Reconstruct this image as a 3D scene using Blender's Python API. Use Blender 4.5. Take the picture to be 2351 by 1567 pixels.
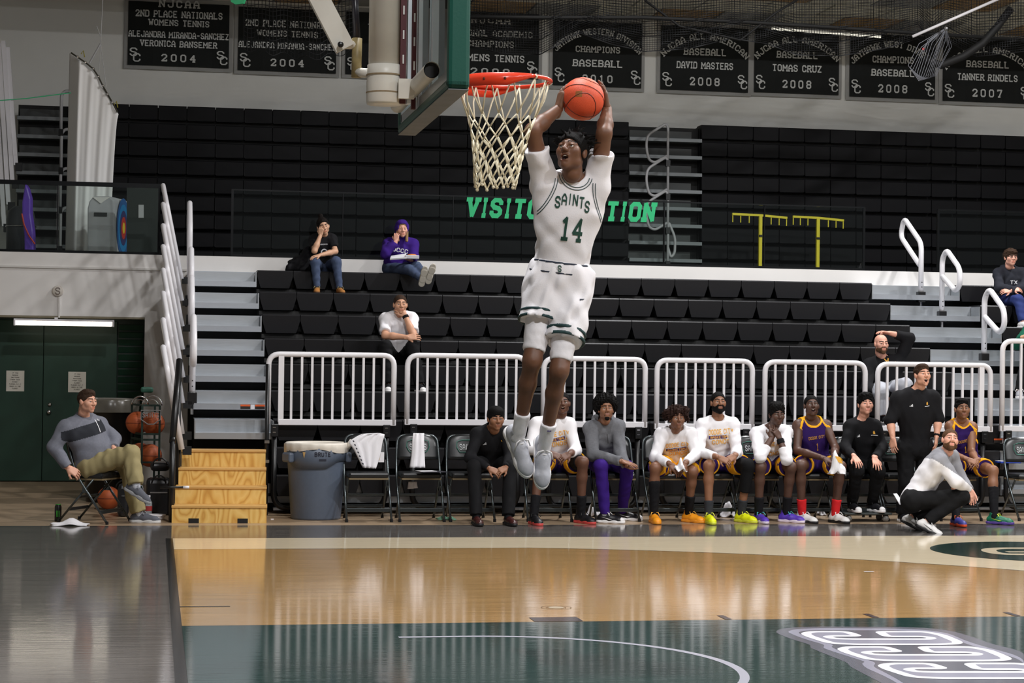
import bpy, math, random
import numpy as np
from mathutils import Vector, Matrix
from mathutils.bvhtree import BVHTree
random.seed(7)
scene = bpy.context.scene
for o in list(bpy.data.objects): bpy.data.objects.remove(o)
col = scene.collection

# ------------------------------------------------------------------ camera
IW, IH, FPX = 2351.0, 1567.0, 4496.89
CAM = Vector((-1.78663, -9.95566, 1.58844)); YAW, PITCH, ROLL = 0.1807, 0.01094, 0.01285
_f = Vector((math.sin(YAW)*math.cos(PITCH), math.cos(YAW)*math.cos(PITCH), math.sin(PITCH)))
_r0 = Vector((math.cos(YAW), -math.sin(YAW), 0)); _u0 = _r0.cross(_f)
_r = _r0*math.cos(ROLL) + _u0*math.sin(ROLL); _u = _u0*math.cos(ROLL) - _r0*math.sin(ROLL)
cam_d = bpy.data.cameras.new('camera'); cam = bpy.data.objects.new('camera', cam_d); col.objects.link(cam)
cam_d.sensor_width = 36; cam_d.lens = 36*FPX/IW; cam_d.clip_end = 200
cam.matrix_world = Matrix(((_r.x, _u.x, -_f.x, CAM.x), (_r.y, _u.y, -_f.y, CAM.y), (_r.z, _u.z, -_f.z, CAM.z), (0, 0, 0, 1)))
scene.camera = cam

def at(px, py, Y=None, Z=None, X=None):
    """world point seen at a photo pixel on the plane Y=, Z= or X="""
    d = _f + _r*((px-IW/2)/FPX) - _u*((py-IH/2)/FPX)
    t = (Y-CAM.y)/d.y if Y is not None else ((Z-CAM.z)/d.z if Z is not None else (X-CAM.x)/d.x)
    return CAM + d*t

# ------------------------------------------------------------------ light
scene.view_settings.view_transform = 'Standard'; scene.view_settings.look = 'None'
scene.view_settings.gamma = 1.0; scene.view_settings.use_curve_mapping = False
scene.view_settings.exposure = 0.25
world = bpy.data.worlds.new('world'); scene.world = world; world.use_nodes = True
world.node_tree.nodes['Background'].inputs[0].default_value = (0.95, 0.97, 1.0, 1)
world.node_tree.nodes['Background'].inputs[1].default_value = 0.06
LAMPS = [(0, -7), (6, -7), (12, -7), (0, 2.0), (6, 2.0), (12, 2.0), (5, 11.6), (11.5, 11.6)]
LAMP_Z, LAMP_W = 9.0, 470.0
for (lx, ly) in LAMPS:
    ld = bpy.data.lights.new('gym_lamp_light', 'AREA'); ld.shape = 'RECTANGLE'; ld.size = 0.5; ld.size_y = 0.3
    ld.energy = LAMP_W; ld.color = (0.99, 0.99, 1.0)
    lo = bpy.data.objects.new('gym_lamp_light', ld); col.objects.link(lo); lo.location = (lx, ly, LAMP_Z-0.06)

# ------------------------------------------------------------------ helpers
def srgb(r, g, b):
    f = lambda c: (c/12.92 if c <= .04045 else ((c+.055)/1.055)**2.4)
    return (f(r/255), f(g/255), f(b/255))

MATS = {}
def mat(name, rgb, rough=.6, metal=0.0, var=0.0, vscale=8.0, bump=0.0, bscale=60.0, spec=.5, coat=0.0, emit=0.0, stretch=(1, 1, 1), alpha=1.0):
    if name in MATS: return MATS[name]
    m = bpy.data.materials.new(name); m.use_nodes = True; MATS[name] = m
    nt = m.node_tree; b = nt.nodes['Principled BSDF']; c = srgb(*rgb)
    b.inputs['Base Color'].default_value = (*c, 1); b.inputs['Roughness'].default_value = rough
    b.inputs['Metallic'].default_value = metal; b.inputs['Specular IOR Level'].default_value = spec
    b.inputs['Coat Weight'].default_value = coat; b.inputs['Alpha'].default_value = alpha
    if emit: b.inputs['Emission Color'].default_value = (*c, 1); b.inputs['Emission Strength'].default_value = emit
    if var or bump:
        tc = nt.nodes.new('ShaderNodeTexCoord'); mp = nt.nodes.new('ShaderNodeMapping'); mp.inputs['Scale'].default_value = stretch
        nt.links.new(tc.outputs['Object'], mp.inputs['Vector'])
    if var:
        n = nt.nodes.new('ShaderNodeTexNoise'); n.inputs['Scale'].default_value = vscale; n.inputs['Detail'].default_value = 4
        nt.links.new(mp.outputs['Vector'], n.inputs['Vector'])
        rmp = nt.nodes.new('ShaderNodeValToRGB')
        rmp.color_ramp.elements[0].position = .3; rmp.color_ramp.elements[1].position = .7
        rmp.color_ramp.elements[0].color = (*[x*(1-var) for x in c], 1); rmp.color_ramp.elements[1].color = (*[min(1, x*(1+var)) for x in c], 1)
        nt.links.new(n.outputs['Fac'], rmp.inputs['Fac']); nt.links.new(rmp.outputs['Color'], b.inputs['Base Color'])
    if bump:
        n2 = nt.nodes.new('ShaderNodeTexNoise'); n2.inputs['Scale'].default_value = bscale; n2.inputs['Detail'].default_value = 3
        nt.links.new(mp.outputs['Vector'], n2.inputs['Vector'])
        bp = nt.nodes.new('ShaderNodeBump'); bp.inputs['Strength'].default_value = bump; bp.inputs['Distance'].default_value = .01
        nt.links.new(n2.outputs['Fac'], bp.inputs['Height']); nt.links.new(bp.outputs['Normal'], b.inputs['Normal'])
    return m

def tag(o, label=None, cat=None, group=None, kind=None):
    if label: o['label'] = label
    if cat: o['category'] = cat
    if group: o['group'] = group
    if kind: o['kind'] = kind
    return o

def empty(name, loc, label=None, cat=None, group=None, rz=0.0):
    o = bpy.data.objects.new(name, None); col.objects.link(o); o.location = Vector(loc); o.rotation_euler.z = rz
    o.empty_display_size = .1
    return tag(o, label, cat, group)

def child(o, parent, world_coords=True):
    o.parent = parent
    if world_coords:
        p = parent; M = Matrix.Identity(4)
        chain = []
        while p: chain.append(p); p = p.parent
        for q in reversed(chain):
            M = M @ q.matrix_parent_inverse @ Matrix.LocRotScale(q.location, q.rotation_euler, q.scale)
        o.matrix_parent_inverse = M.inverted()
    return o

def copy_tree(o, parent=None):
    c = o.copy(); col.objects.link(c); c.parent = parent
    for ch in o.children: copy_tree(ch, c)
    return c

class MB:
    """collects shapes; build() links them as one mesh object"""
    def __init__(s): s.v = []; s.f = []; s.m = []; s.mi = 0
    def add(s, vs, fs):
        b = len(s.v); s.v += [tuple(v) for v in vs]; s.f += [tuple(i+b for i in f) for f in fs]; s.m += [s.mi]*len(fs); return s
    def box(s, c, d, M=None):
        c = Vector(c); x, y, z = d[0]/2, d[1]/2, d[2]/2
        P = [Vector((a*x, b*y, e*z)) for e in (-1, 1) for b in (-1, 1) for a in (-1, 1)]
        if M is not None: P = [M @ p for p in P]
        return s.add([c+p for p in P], [(0, 2, 3, 1), (4, 5, 7, 6), (0, 1, 5, 4), (2, 6, 7, 3), (0, 4, 6, 2), (1, 3, 7, 5)])
    def span(s, a, b):
        a = Vector(a); b = Vector(b); return s.box((a+b)/2, [abs(q) for q in (b-a)])
    def bar(s, a, b, w, h=None, up=(0, 0, 1)):
        a = Vector(a); b = Vector(b); h = h or w; d = (b-a); L = d.length; d.normalize(); up = Vector(up)
        if abs(d.dot(up)) > .98: up = Vector((1, 0, 0))
        r = d.cross(up).normalized(); u = r.cross(d)
        M = Matrix((r, d, u)).transposed()
        return s.box((a+b)/2, (w, L, h), M)
    def tube(s, pts, r, n=8, closed=False, caps=True, flat=1.0):
        pts = [Vector(p) for p in pts]; N = len(pts); rings = []; prev = None
        rr = r if isinstance(r, (list, tuple)) else [r]*N
        for i, p in enumerate(pts):
            a = pts[i-1] if (i > 0 or closed) else p; b = pts[(i+1) % N] if (i < N-1 or closed) else p
            t = (b-a)
            t = t.normalized() if t.length > 1e-9 else Vector((0, 0, 1))
            if prev is None:
                up = Vector((0, 0, 1)) if abs(t.z) < .9 else Vector((1, 0, 0)); x = t.cross(up).normalized()
            else:
                x = prev - t*prev.dot(t); x = x.normalized() if x.length > 1e-6 else t.orthogonal().normalized()
            prev = x; y = t.cross(x)
            rings.append([p + (x*math.cos(2*math.pi*k/n) + y*math.sin(2*math.pi*k/n)*flat)*rr[i] for k in range(n)])
        vs = [q for R in rings for q in R]; fs = []
        for i in range(N if closed else N-1):
            j = (i+1) % N
            for k in range(n): fs.append((i*n+k, i*n+(k+1) % n, j*n+(k+1) % n, j*n+k))
        if caps and not closed:
            fs.append(tuple(range(n-1, -1, -1))); fs.append(tuple((N-1)*n+k for k in range(n)))
        return s.add(vs, fs)
    def lathe(s, prof, c=(0, 0, 0), n=24, sx=1.0, sy=1.0, cap=True):
        c = Vector(c); vs = []; fs = []
        for (r, z) in prof:
            for k in range(n): a = 2*math.pi*k/n; vs.append(c+Vector((r*math.cos(a)*sx, r*math.sin(a)*sy, z)))
        for i in range(len(prof)-1):
            for k in range(n): fs.append((i*n+k, i*n+(k+1) % n, (i+1)*n+(k+1) % n, (i+1)*n+k))
        if cap: fs.append(tuple(range(n-1, -1, -1))); fs.append(tuple((len(prof)-1)*n+k for k in range(n)))
        return s.add(vs, fs)
    def sphere(s, c, r, n=16, m=10):
        c = Vector(c); r = r if isinstance(r, (tuple, list)) else (r, r, r); vs = []; fs = []
        for i in range(m+1):
            t = math.pi*i/m
            for k in range(n):
                a = 2*math.pi*k/n; vs.append(c+Vector((r[0]*math.sin(t)*math.cos(a), r[1]*math.sin(t)*math.sin(a), -r[2]*math.cos(t))))
        for i in range(m):
            for k in range(n): fs.append((i*n+k, i*n+(k+1) % n, (i+1)*n+(k+1) % n, (i+1)*n+k))
        return s.add(vs, fs)
    def prism(s, poly, ext):
        """poly: 3D points; extruded by vector ext"""
        P = [Vector(p) for p in poly]; e = Vector(ext); n = len(P)
        fs = [tuple(range(n-1, -1, -1)), tuple(range(n, 2*n))] + [(i, (i+1) % n, n+(i+1) % n, n+i) for i in range(n)]
        return s.add(P+[p+e for p in P], fs)
    def face(s, pts): return s.add(pts, [tuple(range(len(pts)))])
    def grid(s, P):
        """P[i][j] points"""
        R, Cn = len(P), len(P[0]); return s.add([q for row in P for q in row], [(i*Cn+j, i*Cn+j+1, (i+1)*Cn+j+1, (i+1)*Cn+j) for i in range(R-1) for j in range(Cn-1)])
    def build(s, name, mats, parent=None, smooth=False, world_coords=True, bevel=0.0, solid=0.0, fix=True):
        me = bpy.data.meshes.new(name); me.from_pydata([tuple(v) for v in s.v], [], s.f)
        for m in (mats if isinstance(mats, (list, tuple)) else [mats]): me.materials.append(m)
        if isinstance(mats, (list, tuple)): me.polygons.foreach_set('material_index', s.m)
        if smooth: me.polygons.foreach_set('use_smooth', [True]*len(me.polygons))
        me.update()
        if fix:
            import bmesh
            bm = bmesh.new(); bm.from_mesh(me); bmesh.ops.recalc_face_normals(bm, faces=bm.faces); bm.to_mesh(me); bm.free()
        o = bpy.data.objects.new(name, me); col.objects.link(o)
        if parent: child(o, parent, world_coords)
        if solid: md = o.modifiers.new('solid', 'SOLIDIFY'); md.thickness = solid; md.offset = 0
        if bevel: md = o.modifiers.new('bevel', 'BEVEL'); md.width = bevel; md.segments = 2; md.limit_method = 'ANGLE'
        return o

def arc(c, r, a0, a1, n, x=(1, 0, 0), y=(0, 0, 1)):
    c = Vector(c); x = Vector(x); y = Vector(y)
    return [c + x*(r*math.cos(a0+(a1-a0)*i/n)) + y*(r*math.sin(a0+(a1-a0)*i/n)) for i in range(n+1)]

def rounded(pts, r, n=5, closed=False):
    """polyline with rounded corners"""
    P = [Vector(p) for p in pts]; out = []
    N = len(P)
    for i, p in enumerate(P):
        if not closed and (i == 0 or i == N-1): out.append(p); continue
        a = P[i-1]; b = P[(i+1) % N]; da = (a-p); db = (b-p); ra = min(r, da.length*.49, db.length*.49)
        s = p+da.normalized()*ra; e = p+db.normalized()*ra
        for k in range(n+1):
            t = k/n; out.append(s*(1-t)**2 + p*2*t*(1-t) + e*t*t)
    return out

# ------------------------------------------------------------------ block lettering (strokes on a 4 x 6 grid)
GL = {
'A': [[(0,0),(0,4),(1.4,6),(2.6,6),(4,4),(4,0)],[(0,2.4),(4,2.4)]], 'B': [[(0,0),(0,6),(3,6),(4,5),(4,4),(3,3.1),(0,3.1)],[(3,3.1),(4,2.2),(4,1),(3,0),(0,0)]],
'C': [[(4,4.3),(4,5),(3,6),(1,6),(0,5),(0,1),(1,0),(3,0),(4,1),(4,1.7)]], 'D': [[(0,0),(0,6),(3,6),(4,5),(4,1),(3,0),(0,0)]],
'E': [[(4,6),(0,6),(0,0),(4,0)],[(0,3),(3,3)]], 'F': [[(4,6),(0,6),(0,0)],[(0,3),(3,3)]],
'G': [[(4,4.5),(4,5),(3,6),(1,6),(0,5),(0,1),(1,0),(3,0),(4,1),(4,2.8),(2.3,2.8)]], 'H': [[(0,0),(0,6)],[(4,0),(4,6)],[(0,3),(4,3)]],
'I': [[(2,0),(2,6)]], 'J': [[(4,6),(4,1),(3,0),(1,0),(0,1),(0,2)]], 'K': [[(0,0),(0,6)],[(4,6),(0,2.6)],[(1.3,3.6),(4,0)]],
'L': [[(0,6),(0,0),(4,0)]], 'M': [[(0,0),(0,6),(2,2.5),(4,6),(4,0)]], 'N': [[(0,0),(0,6),(4,0),(4,6)]],
'O': [[(1,0),(0,1),(0,5),(1,6),(3,6),(4,5),(4,1),(3,0),(1,0)]], 'P': [[(0,0),(0,6),(3,6),(4,5),(4,3.7),(3,2.7),(0,2.7)]],
'R': [[(0,0),(0,6),(3,6),(4,5),(4,4),(3,3),(0,3)],[(2.2,3),(4,0)]], 'S': [[(4,4.6),(4,5),(3,6),(1,6),(0,5),(0,4.1),(1,3.2),(3,2.8),(4,1.9),(4,1),(3,0),(1,0),(0,1),(0,1.4)]],
'T': [[(0,6),(4,6)],[(2,6),(2,0)]], 'U': [[(0,6),(0,1),(1,0),(3,0),(4,1),(4,6)]], 'V': [[(0,6),(2,0),(4,6)]],
'W': [[(0,6),(.9,0),(2,4),(3.1,0),(4,6)]], 'X': [[(0,0),(4,6)],[(0,6),(4,0)]], 'Y': [[(0,6),(2,3),(4,6)],[(2,3),(2,0)]], 'Z': [[(0,6),(4,6),(0,0),(4,0)]],
'0': [[(1,0),(0,1),(0,5),(1,6),(3,6),(4,5),(4,1),(3,0),(1,0)]], '1': [[(.8,5),(2,6),(2,0)],[(.8,0),(3.2,0)]],
'2': [[(0,4.6),(0,5),(1,6),(3,6),(4,5),(4,4),(0,0),(4,0),(4,1)]], '3': [[(0,5),(1,6),(3,6),(4,5),(4,4),(3,3.1),(1.5,3.1)],[(3,3.1),(4,2.2),(4,1),(3,0),(1,0),(0,1)]],
'4': [[(3,0),(3,6),(0,2),(4.2,2)]], '7': [[(0,5.2),(0,6),(4,6),(1.5,0)]], '8': [[(1,0),(0,1),(0,2.2),(1,3.1),(3,3.1),(4,2.2),(4,1),(3,0),(1,0)],[(1,3.1),(0,4),(0,5),(1,6),(3,6),(4,5),(4,4),(3,3.1)]],
'9': [[(4,3),(1,2.7),(0,3.7),(0,5),(1,6),(3,6),(4,5),(4,1),(3,0),(1,0),(0,1)]], '-': [[(.5,3),(3.5,3)]], ' ': [], '6': [[(4,5),(3,6),(1,6),(0,5),(0,1),(1,0),(3,0),(4,1),(4,2.4),(3,3.3),(0,3)]], '5': [[(4,6),(0,6),(0,3.4),(3,3.4),(4,2.6),(4,1),(3,0),(1,0),(0,1)]]}
def text_quads(s, h=1.0, w=None, th=.17, slab=False, gap=.42, shear=0.0, words=False):
    """-> quads [(u,v)*4] with the line centred on u=0, v from 0 to h; th relative to height"""
    S = []; x = 0.0; t = th*6; wd = 0; WD = []
    for ch in s:
        if ch == ' ' or gap > .9: wd += 1
        g = GL.get(ch, []); adv = 4
        if ch == 'I': adv = 1.6; off = -1.2
        elif ch == ' ': adv = 2.4; off = 0
        elif ch in 'MW': adv = 4.8; off = 0
        else: off = 0
        sx = 1.2 if ch in 'MW' else 1
        for pl in g:
            for a, b in zip(pl[:-1], pl[1:]): S.append((a[0]*sx+x+off, a[1], b[0]*sx+x+off, b[1]))
            if slab:
                for e, q in ((pl[0], pl[1]), (pl[-1], pl[-2])):
                    if e[1] in (0, 6) and abs(q[1]-e[1]) > 1.5:
                        S.append((e[0]*sx+x+off-.95, e[1], e[0]*sx+x+off+.95, e[1]))
        WD += [wd]*(len(S)-len(WD))
        x += adv + t + gap*4*.6
    W = max(.1, x - t - gap*4*.6); sc = (h/(6+t)); su = sc if w is None else (w/(W+t))
    out = []
    for (ax, ay, bx, by) in S:
        dx, dy = bx-ax, by-ay; L = math.hypot(dx, dy) or 1; dx /= L; dy /= L; e = t/2*.55; nx, ny = -dy*t/2, dx*t/2
        q = [(ax-dx*e+nx, ay-dy*e+ny), (ax-dx*e-nx, ay-dy*e-ny), (bx+dx*e-nx, by+dy*e-ny), (bx+dx*e+nx, by+dy*e+ny)]
        out.append([((u-W/2)*su + shear*(v+t/2)*sc, (v+t/2)*sc) for u, v in q])
    return list(zip(WD, out)) if words else out
def text_words(s, o, right, up, h, w, th, slab, arch, name, m, parent):
    """one part per word"""
    o = Vector(o); r = Vector(right); u = Vector(up); n = r.cross(u); G = {}
    for k, q in text_quads(s, h, w, th, slab, gap=1.3 if s.isdigit() else (1.0 if s == 'NJCAA' else .42), words=True): G.setdefault(k, []).append(q)
    for k, Q in G.items():
        mb = MB(); lift = 0.0
        for q in Q:
            lift += .00025
            if arch: q = [((arch+v)*math.sin(a/arch), (arch+v)*math.cos(a/arch)-arch) for a, v in q]
            mb.face([o+r*a+u*v+n*lift for a, v in q])
        mb.build(name, m, parent, fix=False)
def text_on(mb, s, o, right, up, h, w=None, th=.17, slab=False, shear=0.0, lift=0.0, gap=.42, arch=None):
    o = Vector(o); r = Vector(right).normalized(); u = Vector(up).normalized(); n = r.cross(u)
    for q in text_quads(s, h, w, th, slab, gap, shear):
        if arch:
            R = arch; q = [((R+v)*math.sin(a/R), (R+v)*math.cos(a/R)-R) for a, v in q]
        lift += .00025
        mb.face([o + r*a + u*v + n*lift for a, v in q])
    return mb
# ================================================================== materials
def floor_mat(name, rgb, var=.12, rough=.16, streak=True, dark=None, coat=.0):
    m = bpy.data.materials.new(name); m.use_nodes = True; nt = m.node_tree; b = nt.nodes['Principled BSDF']; c = srgb(*rgb)
    tc = nt.nodes.new('ShaderNodeTexCoord'); mp = nt.nodes.new('ShaderNodeMapping'); mp.inputs['Scale'].default_value = (.55, 14, 1)
    nt.links.new(tc.outputs['Object'], mp.inputs['Vector'])
    n = nt.nodes.new('ShaderNodeTexNoise'); n.inputs['Scale'].default_value = 1.6; n.inputs['Detail'].default_value = 7; n.inputs['Roughness'].default_value = .7
    nt.links.new(mp.outputs['Vector'], n.inputs['Vector'])
    r = nt.nodes.new('ShaderNodeValToRGB'); r.color_ramp.elements[0].position = .28; r.color_ramp.elements[1].position = .72
    d = dark or [x*(1-var*1.6) for x in c]
    r.color_ramp.elements[0].color = (*d, 1); r.color_ramp.elements[1].color = (*[min(1, x*(1+var)) for x in c], 1)
    nt.links.new(n.outputs['Fac'], r.inputs['Fac']); nt.links.new(r.outputs['Color'], b.inputs['Base Color'])
    b.inputs['Roughness'].default_value = rough; b.inputs['Specular IOR Level'].default_value = .5
    n2 = nt.nodes.new('ShaderNodeTexNoise'); n2.inputs['Scale'].default_value = 1.0; n2.inputs['Detail'].default_value = 2
    mp2 = nt.nodes.new('ShaderNodeMapping'); mp2.inputs['Scale'].default_value = (1.6, 44, 1); nt.links.new(tc.outputs['Object'], mp2.inputs['Vector'])
    nt.links.new(mp2.outputs['Vector'], n2.inputs['Vector'])
    bp = nt.nodes.new('ShaderNodeBump'); bp.inputs['Strength'].default_value = .11; bp.inputs['Distance'].default_value = .004
    nt.links.new(n2.outputs['Fac'], bp.inputs['Height']); nt.links.new(bp.outputs['Normal'], b.inputs['Normal'])
    return m
M_concrete = floor_mat('floor_tan', (165, 142, 116), .12, .3)
M_border = floor_mat('floor_grey_stain', (100, 95, 91), .25, .085)
M_maple = floor_mat('floor_maple', (224, 208, 178), .07, .085)
M_amber = floor_mat('floor_amber', (172, 137, 90), .20, .085)
M_key = floor_mat('floor_green_paint', (34, 60, 56), .10, .085)
M_blackline = mat('floor_black_line', (34, 36, 36), .15)
M_greyline = mat('floor_grey_line', (178, 178, 190), .15)
M_logo_dark = mat('logo_dark_grey', (96, 98, 108), .15)
M_logo_mid = mat('logo_mid_grey', (152, 152, 168), .15)
M_logo_white = mat('logo_white', (236, 236, 242), .15)
M_logo_green = mat('logo_green', (24, 48, 42), .15)
M_wall = mat('wall_paint_grey', (226, 226, 222), .8, var=.03, vscale=1.5)
M_fascia = mat('balcony_paint_white', (222, 219, 216), .6, var=.03, vscale=2)
M_trimw = mat('trim_white', (205, 202, 198), .5)
M_green_door = mat('door_green', (16, 52, 38), .45, var=.06, vscale=3)
M_green_dark = mat('green_dark', (10, 34, 24), .5)
M_white = mat('white_powder_coat', (232, 230, 234), .35)
M_alu = mat('brushed_aluminium', (176, 180, 184), .42, metal=.85, var=.06, vscale=30, stretch=(.2, 1, 6))
M_alu_nose = mat('aluminium_nosing', (188, 193, 200), .35, metal=.8)
M_black = mat('black_steel', (16, 16, 18), .35)
M_blackm = mat('black_matte', (12, 12, 13), .7)
M_seat_up = mat('seat_black_plastic', (18, 18, 21), .55, spec=.15)
M_seat = mat('seat_charcoal_plastic', (27, 27, 30), .42, spec=.3, bump=.05, bscale=120)
M_deck = mat('deck_dark', (46, 46, 46), .6)
M_pad = mat('black_vinyl', (26, 28, 30), .3, bump=.04, bscale=20)
M_chrome = mat('chrome', (205, 205, 208), .18, metal=1.0)
M_glass = None
def glass_mat():
    m = bpy.data.materials.new('railing_glass'); m.use_nodes = True; nt = m.node_tree; nt.nodes.clear()
    o = nt.nodes.new('ShaderNodeOutputMaterial'); t = nt.nodes.new('ShaderNodeBsdfTransparent'); t.inputs[0].default_value = (.9, .95, .93, 1)
    g = nt.nodes.new('ShaderNodeBsdfGlossy'); g.inputs['Roughness'].default_value = .02
    mx = nt.nodes.new('ShaderNodeMixShader'); fr = nt.nodes.new('ShaderNodeFresnel'); fr.inputs[0].default_value = 1.45
    nt.links.new(fr.outputs[0], mx.inputs[0]); nt.links.new(t.outputs[0], mx.inputs[1]); nt.links.new(g.outputs[0], mx.inputs[2]); nt.links.new(mx.outputs[0], o.inputs[0])
    return m
M_glass = glass_mat()

# ================================================================== floor
fl = MB().span((-14, -16, -.12), (24, 23, 0)).build('floor', M_concrete); tag(fl, kind='structure')
def flat(name, poly, z, m, parent=fl):
    """thin painted zone lying on the floor"""
    mb = MB(); mb.face([(p[0], p[1], z) for p in poly]); return mb.build(name, m, parent)
def ring(name, r0, r1, a0, a1, z, m, n=64, c=(0, 0)):
    mb = MB(); P = []
    for i in range(n+1):
        a = a0+(a1-a0)*i/n; P.append([(c[0]+r*math.cos(a), c[1]+r*math.sin(a), z) for r in (r0, r1)])
    mb.grid(P); return mb.build(name, m, fl)
SIDE, BASE, LANE = 7.62, -1.6, 1.83
flat('border_paint', [(-14, -16), (24, -16), (24, 8.97), (-14, 8.97)], .001, M_border)
flat('baseline_stripe', [(BASE-.062, -SIDE), (BASE, -SIDE), (BASE, SIDE), (BASE-.062, SIDE)], .002, M_blackline)
flat('maple_zone', [(BASE, -SIDE), (24, -SIDE), (24, SIDE), (BASE, SIDE)], .002, M_maple)
R3, Y3 = 6.75, 6.60
def three(r, y, x0=BASE):
    a = math.asin(y/r); P = [(x0, -y)] + [(r*math.cos(t), r*math.sin(t)) for t in [-a+2*a*i/96 for i in range(97)]] + [(x0, y)]
    return P
flat('three_point_line', three(R3, Y3), .003, M_blackline)
flat('amber_zone', three(R3-.035, Y3-.035), .004, M_amber)
flat('key_edge', [(BASE, -LANE-.012), (4.21, -LANE-.012), (4.21, LANE+.012), (BASE, LANE+.012)], .0045, M_blackline)
flat('key_paint', [(BASE, -LANE), (4.19, -LANE), (4.19, LANE), (BASE, LANE)], .005, M_key)
mb = MB(); P = []
for i in range(49):
    a = -math.pi/2+math.pi*i/48; P.append([(r*math.cos(a), r*math.sin(a), .006) for r in (1.22, 1.27)])
P = [[(-.381, -1.22, .006), (-.381, -1.27, .006)]] + P + [[(-.381, 1.22, .006), (-.381, 1.27, .006)]]
mb.grid(P).build('restricted_arc', M_greyline, fl)
flat('lane_block', [(.534, LANE+.02), (.838, LANE+.02), (.838, LANE+.215), (.534, LANE+.215)], .006, mat('block_dark', (58, 48, 50), .16))
for xc in (1.77, 2.74, 3.70):
    flat('lane_hash', [(xc-.022, LANE+.02), (xc+.022, LANE+.02), (xc+.022, LANE+.215), (xc-.022, LANE+.215)], .006, MATS['block_dark'])
a, b = at(415, 1394, Z=0), at(528, 1392, Z=0)
flat('coaching_mark', [(BASE, a.y-.02), (b.x, a.y-.02), (b.x, a.y+.02), (BASE, a.y+.02)], .006, M_blackline)
c0 = at(1277, 1395.5, Z=0)
for r in (.065, .10): ring('makers_ring', r-.006, r, 0, 2*math.pi, .006, mat('ring_brown', (140, 112, 78), .2), 32, (c0.x, c0.y))
ring('makers_ring', 0.001, .05, 0, 2*math.pi, .0055, mat('ring_pale', (190, 175, 150), .2), 32, (c0.x, c0.y))
p = at(1995, 1313.5, Z=0); flat('white_tape_mark', [(p.x-.04, p.y-.015), (p.x+.04, p.y-.015), (p.x+.04, p.y+.015), (p.x-.04, p.y+.015)], .007, M_logo_white)
# lettering painted on the key: traced outlines, laid on the floor in metres
def paint(name, px, z, m, rr=0.0):
    P = [at(x, y, Z=0) for x, y in px]
    if rr: P = rounded(P, rr, 5, True)
    return flat(name, [(q.x, q.y) for q in P], z, m)
def ps(pts, ox=1580., oy=1200., s=3.0493): return [(ox+x/s, oy+y/s) for x, y in pts]
def stroke(name, pts, wx, z, m, closed=True, n=5, rr=.12):
    P = [at(x, y, Z=0) for x, y in pts]; P = rounded(P, rr, n, closed)
    mb = MB(); L = []; N = len(P)
    for i, q in enumerate(P):
        a = P[i-1] if (closed or i) else q; b = P[(i+1) % N] if (closed or i < N-1) else q
        t = (b-a).normalized(); nn = Vector((-t.y, t.x, 0))*wx/2; L.append([(q.x+nn.x, q.y+nn.y, z), (q.x-nn.x, q.y-nn.y, z)])
    if closed: L.append(L[0])
    mb.grid(L); return mb.build(name, m, fl)
paint('logo_outer_band', ps([(606, 770), (640, 748), (720, 737), (900, 730), (1500, 733), (1700, 742), (1850, 762), (2000, 805), (2130, 855), (2350, 905), (2351, 1250), (1600, 1250), (1300, 1100), (1130, 1010), (1115, 985), (940, 915), (850, 878), (860, 860), (700, 812)]), .0057, M_logo_dark, .2)  # outermost grey band of the painted logo
paint('logo_field', ps([(690, 768), (740, 750), (900, 742), (1480, 745), (1680, 756), (1820, 778), (1990, 850), (2351, 945), (2351, 1250), (1660, 1250), (1400, 1090), (1240, 1020), (1215, 990), (1240, 978), (1010, 905), (940, 880), (960, 860), (800, 815)]), .0061, M_logo_mid, .2)
paint('logo_inner', ps([(760, 772), (830, 757), (1460, 757), (1660, 768), (1780, 790), (1970, 862), (2351, 965), (2351, 1250), (1700, 1250), (1430, 1080), (1290, 1010), (1320, 985), (1050, 900), (1000, 872), (1020, 860), (850, 810)]), .0064, M_logo_dark, .2)
for (ox, oy, sc) in ((0, 0, 1.0), (255, 107, 1.08), (540, 223, 1.16)):
    def T(q): return ps([(820+ox+(x-820)*sc, 765+oy+(y-765)*sc) for x, y in q])
    LT = [(1100, 768), (870, 768), (818, 780), (850, 800), (1000, 848), (1160, 857), (1780, 857), (1890, 850), (1880, 835), (1770, 790), (1650, 768), (1335, 768), (1395, 802), (1640, 802), (1710, 811), (1690, 820), (1130, 820), (1010, 815), (970, 803), (1010, 798), (1195, 798)]
    paint('logo_letter_fill', T(LT), .0068, M_logo_mid, .05)
    stroke('logo_letter', T(LT), .06, .0072, M_logo_white, closed=True, rr=.05)
# round emblem near the right edge
ce = at(2392, 1266, Z=0); ec = (ce.x, ce.y)
re_x = abs(ce.x-at(2148, 1266, Z=0).x)
def eflat(name, r, z, m, n=48):
    flat(name, [(ec[0]+r*math.cos(2*math.pi*i/n), ec[1]+r*.96*math.sin(2*math.pi*i/n)) for i in range(n)], z, m)
eflat('emblem_disc', re_x, .0045, M_logo_green)
stroke('emblem_letter', ps([(2500, 180), (2180, 180), (2100, 188), (2110, 205), (2200, 222), (2500, 224)]), .13, .0055, M_maple, closed=False)
stroke('emblem_letter', ps([(2500, 206), (2230, 206)]), .10, .0055, M_maple, closed=False)

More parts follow.
